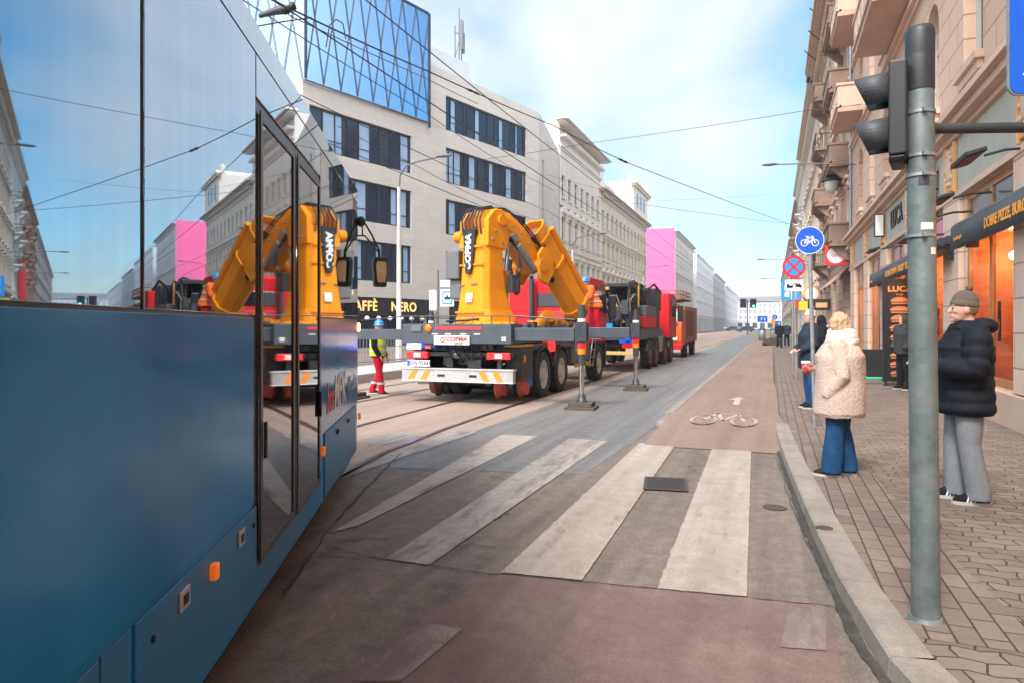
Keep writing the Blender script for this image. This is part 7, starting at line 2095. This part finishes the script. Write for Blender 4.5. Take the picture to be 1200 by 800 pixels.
MB().box(-.02, .46, -.05, -.01, 2.72, 2.95).build('name_plate', K['white'], t_, None, None, .01)
MB().box(-.42, -.16, -.04, .04, 1.9, 2.6).build('timetable', K['white'], t_, None, None, .01)
def lamp_post(x, y, label, arm=(1.9, 0), h=8.4):
    t_ = thing('street_lamp', label, 'street lamp', (x, y, .1), 0, 'lamp posts along the tram platform side')
    MB().tube([(0, 0, 0), (0, 0, 1.2), (0, 0, 1.25), (0, 0, 5), (0, 0, 7.6)], [.15, .15, .11, .1, .08], 14).build('post', K['post_white'], t_)
    pts = [(0, 0, 7.5), (.05, 0, 8.1), (.35, 0, 8.5), (.9, 0, 8.65), (arm[0], arm[1], 8.75)]
    MB().tube(pts, .04, 8).build('arm', K['grey_box'], t_)
    MB().ball((arm[0] + .3, arm[1], 8.78), (.38, .13, .07), 14, 8).build('lamp_head', K['grey_box'], t_)
    return t_
K['post_white'] = mat('pale_concrete_post', (.5, .48, .46), .7, var=.1, scale=2, dirt=.35)
lamp_post(-15.35, 26.3, 'pale lamp post with a curved arm in front of the stone office building')
lamp_post(-15.0, 53, 'lamp post in front of the tall cream house, second from the tram', (2.2, -.2))
lamp_post(-14.8, 84, 'lamp post beside the long cream terrace, farther than the two others', (2.4, -.2))
t_ = thing('wall_lamp', 'long arm street lamp reaching out from the right-hand house against the sky', 'street lamp', (XR, 33.0, 8.6), 0)
MB().tube([(0, 0, 0), (-1.8, .1, .22), (-3.2, .15, .3)], .03, 8).build('arm', K['grey_box'], t_)
MB().ball((-3.5, .15, .32), (.36, .13, .06), 14, 8).build('lamp_head', K['grey_box'], t_)
for i, (y, z) in enumerate(((80, 8.6), (112, 8.6))):
    t_ = thing('wall_lamp', ('street lamp arm over the far pavement on the right, nearer of two small ones', 'street lamp arm over the far pavement on the right, smallest and farthest')[i], 'street lamp', (XR + .1, y, z), 0)
    MB().tube([(0, 0, 0), (-2.2, 0, .25), (-4.2, 0, .3)], .04, 6).build('arm', K['grey_box'], t_)
    MB().ball((-4.6, 0, .3), (.5, .15, .08), 10, 6).build('lamp_head', K['grey_box'], t_)

# ---- far traffic signals, signs, heap, bins, cars
fs = at(876, 393, 118); fs.z = 0
t_ = thing('traffic_light', 'distant traffic light with a green lamp and a long arm over the road', 'traffic light', (fs.x, fs.y, 0), YAW)
MB().cyl((.0, 0, 0), (.0, 0, 6.1), .09, n=8).build('mast', K['dark_steel'], t_)
MB().cyl((.0, 0, 5.75), (5.6, 0, 5.75), .07, n=8).build('arm', K['grey_box'], t_)
for x, lit in ((-.75, 0), (.95, 1)):
    h_ = MB().box(x - .5, x + .5, -.3, .2, 4.7, 6.25).build('signal_head', K['black'], t_, None, None, .05)
    for k_ in range(3):
        MB().disc((x, -.31, 5.95 - .48 * k_), .17, (0, -1, 0), 14, 0, .03).build('lens', K['green_lit'] if (lit and k_ == 2) else K['glass_dark'], h_)
def sq_sign(px, py, d, w, h, m, label, mark=None, rnd=False, z0=0.0):
    p = at(px, py, d); t_ = thing('road_sign', label, 'road sign', (p.x, p.y, z0), YAW * .6)
    zc = p.z - z0
    MB().cyl((0, .05, 0), (0, .05, zc + h / 2), .05, n=8).build('post', K['galv'], t_)
    f = (MB().disc((0, 0, zc), w / 2, (0, -1, 0), 24, 0, .02) if rnd else MB().box(-w / 2, w / 2, -.02, 0, zc - h / 2, zc + h / 2)).build('sign_plate', m, t_)
    if mark:
        mk = MB()
        for a in mark: mk.box(a[0] * w - .04 * w, a[0] * w + .04 * w, -.026 if not rnd else -.03, -.021, zc + a[1] * h, zc + a[2] * h)
        mk.build('sign_mark', K['white'], f) if len(mark) < 2 else [MB().box(a[0] * w - .04 * w, a[0] * w + .04 * w, -.03, -.021, zc + a[1] * h, zc + a[2] * h).build('sign_mark', K['white'], f) for a in mark]
    return t_
sq_sign(893.5, 374, 95, 1.35, .85, K['blue_sign'], 'distant blue rectangular sign with white marks above the road edge', [(-.1, -.2, .25), (.22, -.2, .2)])
sq_sign(908, 372, 70, .55, .55, K['blue_sign'], 'distant round blue sign beside a small orange board', [(0, -.2, .25)], True)
sq_sign(906, 377, 66, .36, .5, K['yellow_dark'] if False else mat('orange_board', (.8, .25, .03), .5, var=0), 'distant small orange board on a post left of two walkers')
sq_sign(912, 379, 72, .6, .5, K['blue_sign'], 'distant small blue square sign just above the left walker', [(0, -.2, .2)])
sq_sign(921.5, 376.5, 60, .42, .16, mat('green_sign', (.02, .35, .12), .5, var=0), 'distant small flat green sign above the right walker')
hp_ = ground(906, 404.5, .1)
b = MB(); b.ball((0, 0, .0), (.75, .5, .55), 24, 14)
for v_ in b.v:
    n_ = mnoise.noise(v_ * 2.3) * .22 + mnoise.noise(v_ * 7) * .07; v_ += v_.normalized() * n_; v_.z = max(v_.z, 0)
tag(b.build('soil_heap', mat('dark_soil', (.04, .03, .024), .95, var=.4, scale=8, bump=.5), None, (hp_.x, hp_.y, .09)), 'dark brown heap lying on the pavement left of the two walkers', 'heap')
bn = ground(893, 399, .1)
for i in range(2):
    t_ = thing('litter_bin', ('grey barrel bin by the distant kerb, left of a pair', 'grey barrel bin by the distant kerb, right of a pair')[i], 'bin', (bn.x + i * 1.1, bn.y + i * 2, .09))
    MB().lathe((0, 0, 0), [(0, 0), (.32, 0), (.36, 1.0), (.3, 1.05), (.0, 1.05)], 14).build('barrel', K['galv'], t_)
    MB().lathe((0, 0, 1.06), [(.38, 0), (.36, .14), (0, .2)], 14).build('lid', K['dark_steel'], t_)
def car(x, y, rz, m, label):
    t_ = thing('parked_car', label, 'car', (x, y, 0), rz, 'cars at the far end of the street')
    prof = [(-2.1, .35), (-2.15, .75), (-1.5, .95), (-1.0, 1.42), (.6, 1.45), (1.5, .98), (2.1, .85), (2.15, .35)]
    MB().extrude([(-.85, p[0], p[1]) for p in prof], (1.7, 0, 0)).build('body', m, t_, None, None, .06, 2)
    for s in (-1, 1): MB().extrude([(s * .852, -1.3, 1.0), (s * .852, 1.25, 1.0), (s * .852, .55, 1.37), (s * .852, -.95, 1.36)], (s * .006, 0, 0)).build('side_window', K['glass_dark'], t_)
    MB().extrude([(-.7, 1.45, 1.03), (.7, 1.45, 1.03), (.62, .68, 1.43), (-.62, .68, 1.43)], (0, .02, .012)).build('windscreen', K['glass_dark'], t_)
    MB().extrude([(-.7, -1.47, 1.0), (.7, -1.47, 1.0), (.62, -1.04, 1.40), (-.62, -1.04, 1.40)], (0, -.02, .012)).build('rear_window', K['glass_dark'], t_)
    for sx in (-1, 1):
        for yy in (-1.3, 1.35):
            MB().lathe((sx * .78, yy, .32), [(0, -.1), (.32, -.1), (.32, .1), (.18, .11), (0, .1)], 18, 0, 'x').build('wheel', K['rubber'], t_)
        MB().box(sx * .65 - .14, sx * .65 + .14, 2.13, 2.17, .62, .76).build('headlight', K['white'], t_)
        MB().box(sx * .68 - .12, sx * .68 + .12, -2.17, -2.13, .7, .82).build('tail_lamp', K['lamp_red'], t_)
cols = [('white', K['white']), ('dark grey', K['dark_steel']), ('silver', K['alu']), ('dark blue', mat('dark_blue_car', (.01, .03, .12), .3, var=0, coat=.6)), ('black', K['black'])]
for i, (px, d) in enumerate(((851, 235), (859, 205), (867, 250), (874, 180), (880, 222))):
    p = at(px, 395, d)
    car(p.x, p.y, R(80 + 5 * i) if i % 2 else R(5), cols[i][1], cols[i][0] + ' car far down the street' + (' seen sideways' if i % 2 else ' facing away'))

# ---- overhead wires
def wire(label, pts, r=.012, sag=.0, name='overhead_wire', ins=()):
    P = [Vector(p) for p in pts]; out = []
    for a, c in zip(P, P[1:]):
        for i in range(12): 
            f = i / 12; q = a.lerp(c, f); q.z -= sag * 4 * f * (1 - f); out.append(q)
    out.append(P[-1])
    o = P[0].copy()
    t_ = MB().tube([q - o for q in out], r, 6).build(name, K['wire'], None, o)
    tag(t_, label, 'wire')
    for c, ln, rr in ins:
        c = Vector(c); k_ = min(range(len(out) - 1), key=lambda i: ((out[i] + out[i + 1]) / 2 - c).length)
        d = (out[k_ + 1] - out[k_]).normalized(); m_ = out[k_].lerp(out[k_ + 1], .5) - o
        MB().tube([m_ - d * ln, m_ - d * ln * .5, m_, m_ + d * ln * .5, m_ + d * ln], [rr * .5, rr, rr * .6, rr, rr * .5], 8).build('insulator', K['black'], t_)
    return t_
wire('contact wire above the right-hand track running the length of the street', [(-5.67, -6, 5.6), (-5.67, 28, 5.55), (-5.7, 62, 5.55), (-5.6, 200, 5.6)], .010, .02)
wire('contact wire above the left-hand track beside the office building', [(-8.98, -6, 5.6), (-8.98, 28, 5.55), (-9.0, 62, 5.55), (-8.9, 200, 5.6)], .010, .02)
wire('carrying cable sagging over the left-hand track above its contact wire', [(-8.98, -6, 6.6), (-8.98, 28, 6.5), (-9, 62, 6.5), (-8.9, 120, 6.5)], .010, .25)
wire('carrying cable sagging over the right-hand track above its contact wire', [(-5.67, -6, 6.7), (-5.67, 28, 6.6), (-5.7, 62, 6.6), (-5.6, 120, 6.6)], .010, .2)
def ext(px, py, d, ex=None): return at(px, py, d)
wire('long dark span wire with an insulator crossing the sky from office to right-hand houses', [at(290, -14, 9), at(500, 83, 15), at(650, 148, 21), at(733, 190, 26), at(925, 263, 44)], .014, .03, ins=[(at(733, 190, 26), .45, .05), (at(560, 109, 17), .3, .035)])
wire('thin span wire rising to the right above the street, highest on the right', [at(560, 188, 33), at(690, 168, 27), at(943, 130, 22), at(1010, 122, 21)], .009, .03)
wire('thin span wire low over the far roofs, ending at the right-hand houses', [at(700, 231, 45), at(755, 240, 47), at(920, 262, 52), at(975, 270, 54)], .014, .05)
wire('feeder wire running steeply down across the blue glass box', [at(284, 0, 9), at(498, 132, 16), at(574, 182, 20), at(650, 224, 26)], .008, .02)
wire('second feeder wire just above the other across the blue glass box', [at(316, -6, 9), at(340, 19, 10), at(499, 92, 16), at(560, 122, 19)], .008, .01)
wire('short cross wire joining the junction fitting over the tram', [at(290, 33, 9), at(330, 26, 9.3), at(365, 21, 10)], .009, .0)
wire('thin wire slanting over the office windows towards the crane', [at(396, 148, 14), at(480, 190, 19), at(560, 232, 24), at(640, 262, 34)], .008, .03)
wire('thin wire over the pale blue sky low in the middle of the street', [at(640, 205, 50), at(760, 236, 60), at(905, 228, 75)], .011, .06)
jf = at(330, 12, 9.2)
t_ = thing('wire_junction', 'dark metal junction fitting where overhead wires cross above the tram roof', 'fitting', jf, YAW)
b = MB().tube([(-.3, 0, -.08), (-.1, 0, -.02), (.0, 0, .0), (.18, .05, .06)], [.03, .05, .06, .03], 8); b.build('clamp', K['dark_steel'], t_)
MB().ball((.04, 0, 0), (.09, .06, .06), 12, 8).ball((.14, 0, .05), (.05, .04, .06), 10, 8).build('insulator', K['black'], t_)
MB().ball((-.28, 0, -.08), (.03, .03, .03), 10, 8).build('end_ball', K['black'], t_)
lp = [at(382, 56, 11.5), at(386, 30, 11.4), at(394, 23, 11.4), at(402, 28, 11.5), at(405, 46, 11.8)]
wire('looped jumper cable between two wires in front of the blue glass box', lp, .010, 0, 'jumper_cable')
# ================================================================== air
hz = MB().box(-140, 60, -45, 480, -1.2, 34).build('haze', None or K['white'])
hz.data.materials.clear()
hm_ = bpy.data.materials.new('haze_air'); hm_.use_nodes = True
N, L = hm_.node_tree.nodes, hm_.node_tree.links
N.remove(N['Principled BSDF'])
pv = N.new('ShaderNodeVolumePrincipled'); pv.inputs['Color'].default_value = (.86, .92, 1, 1); pv.inputs['Density'].default_value = .0011; pv.inputs['Anisotropy'].default_value = .3
L.new(pv.outputs[0], N['Material Output'].inputs['Volume'])
hm_.cycles.homogeneous_volume = True
hz.data.materials.append(hm_)
struct(hz, 'stuff')
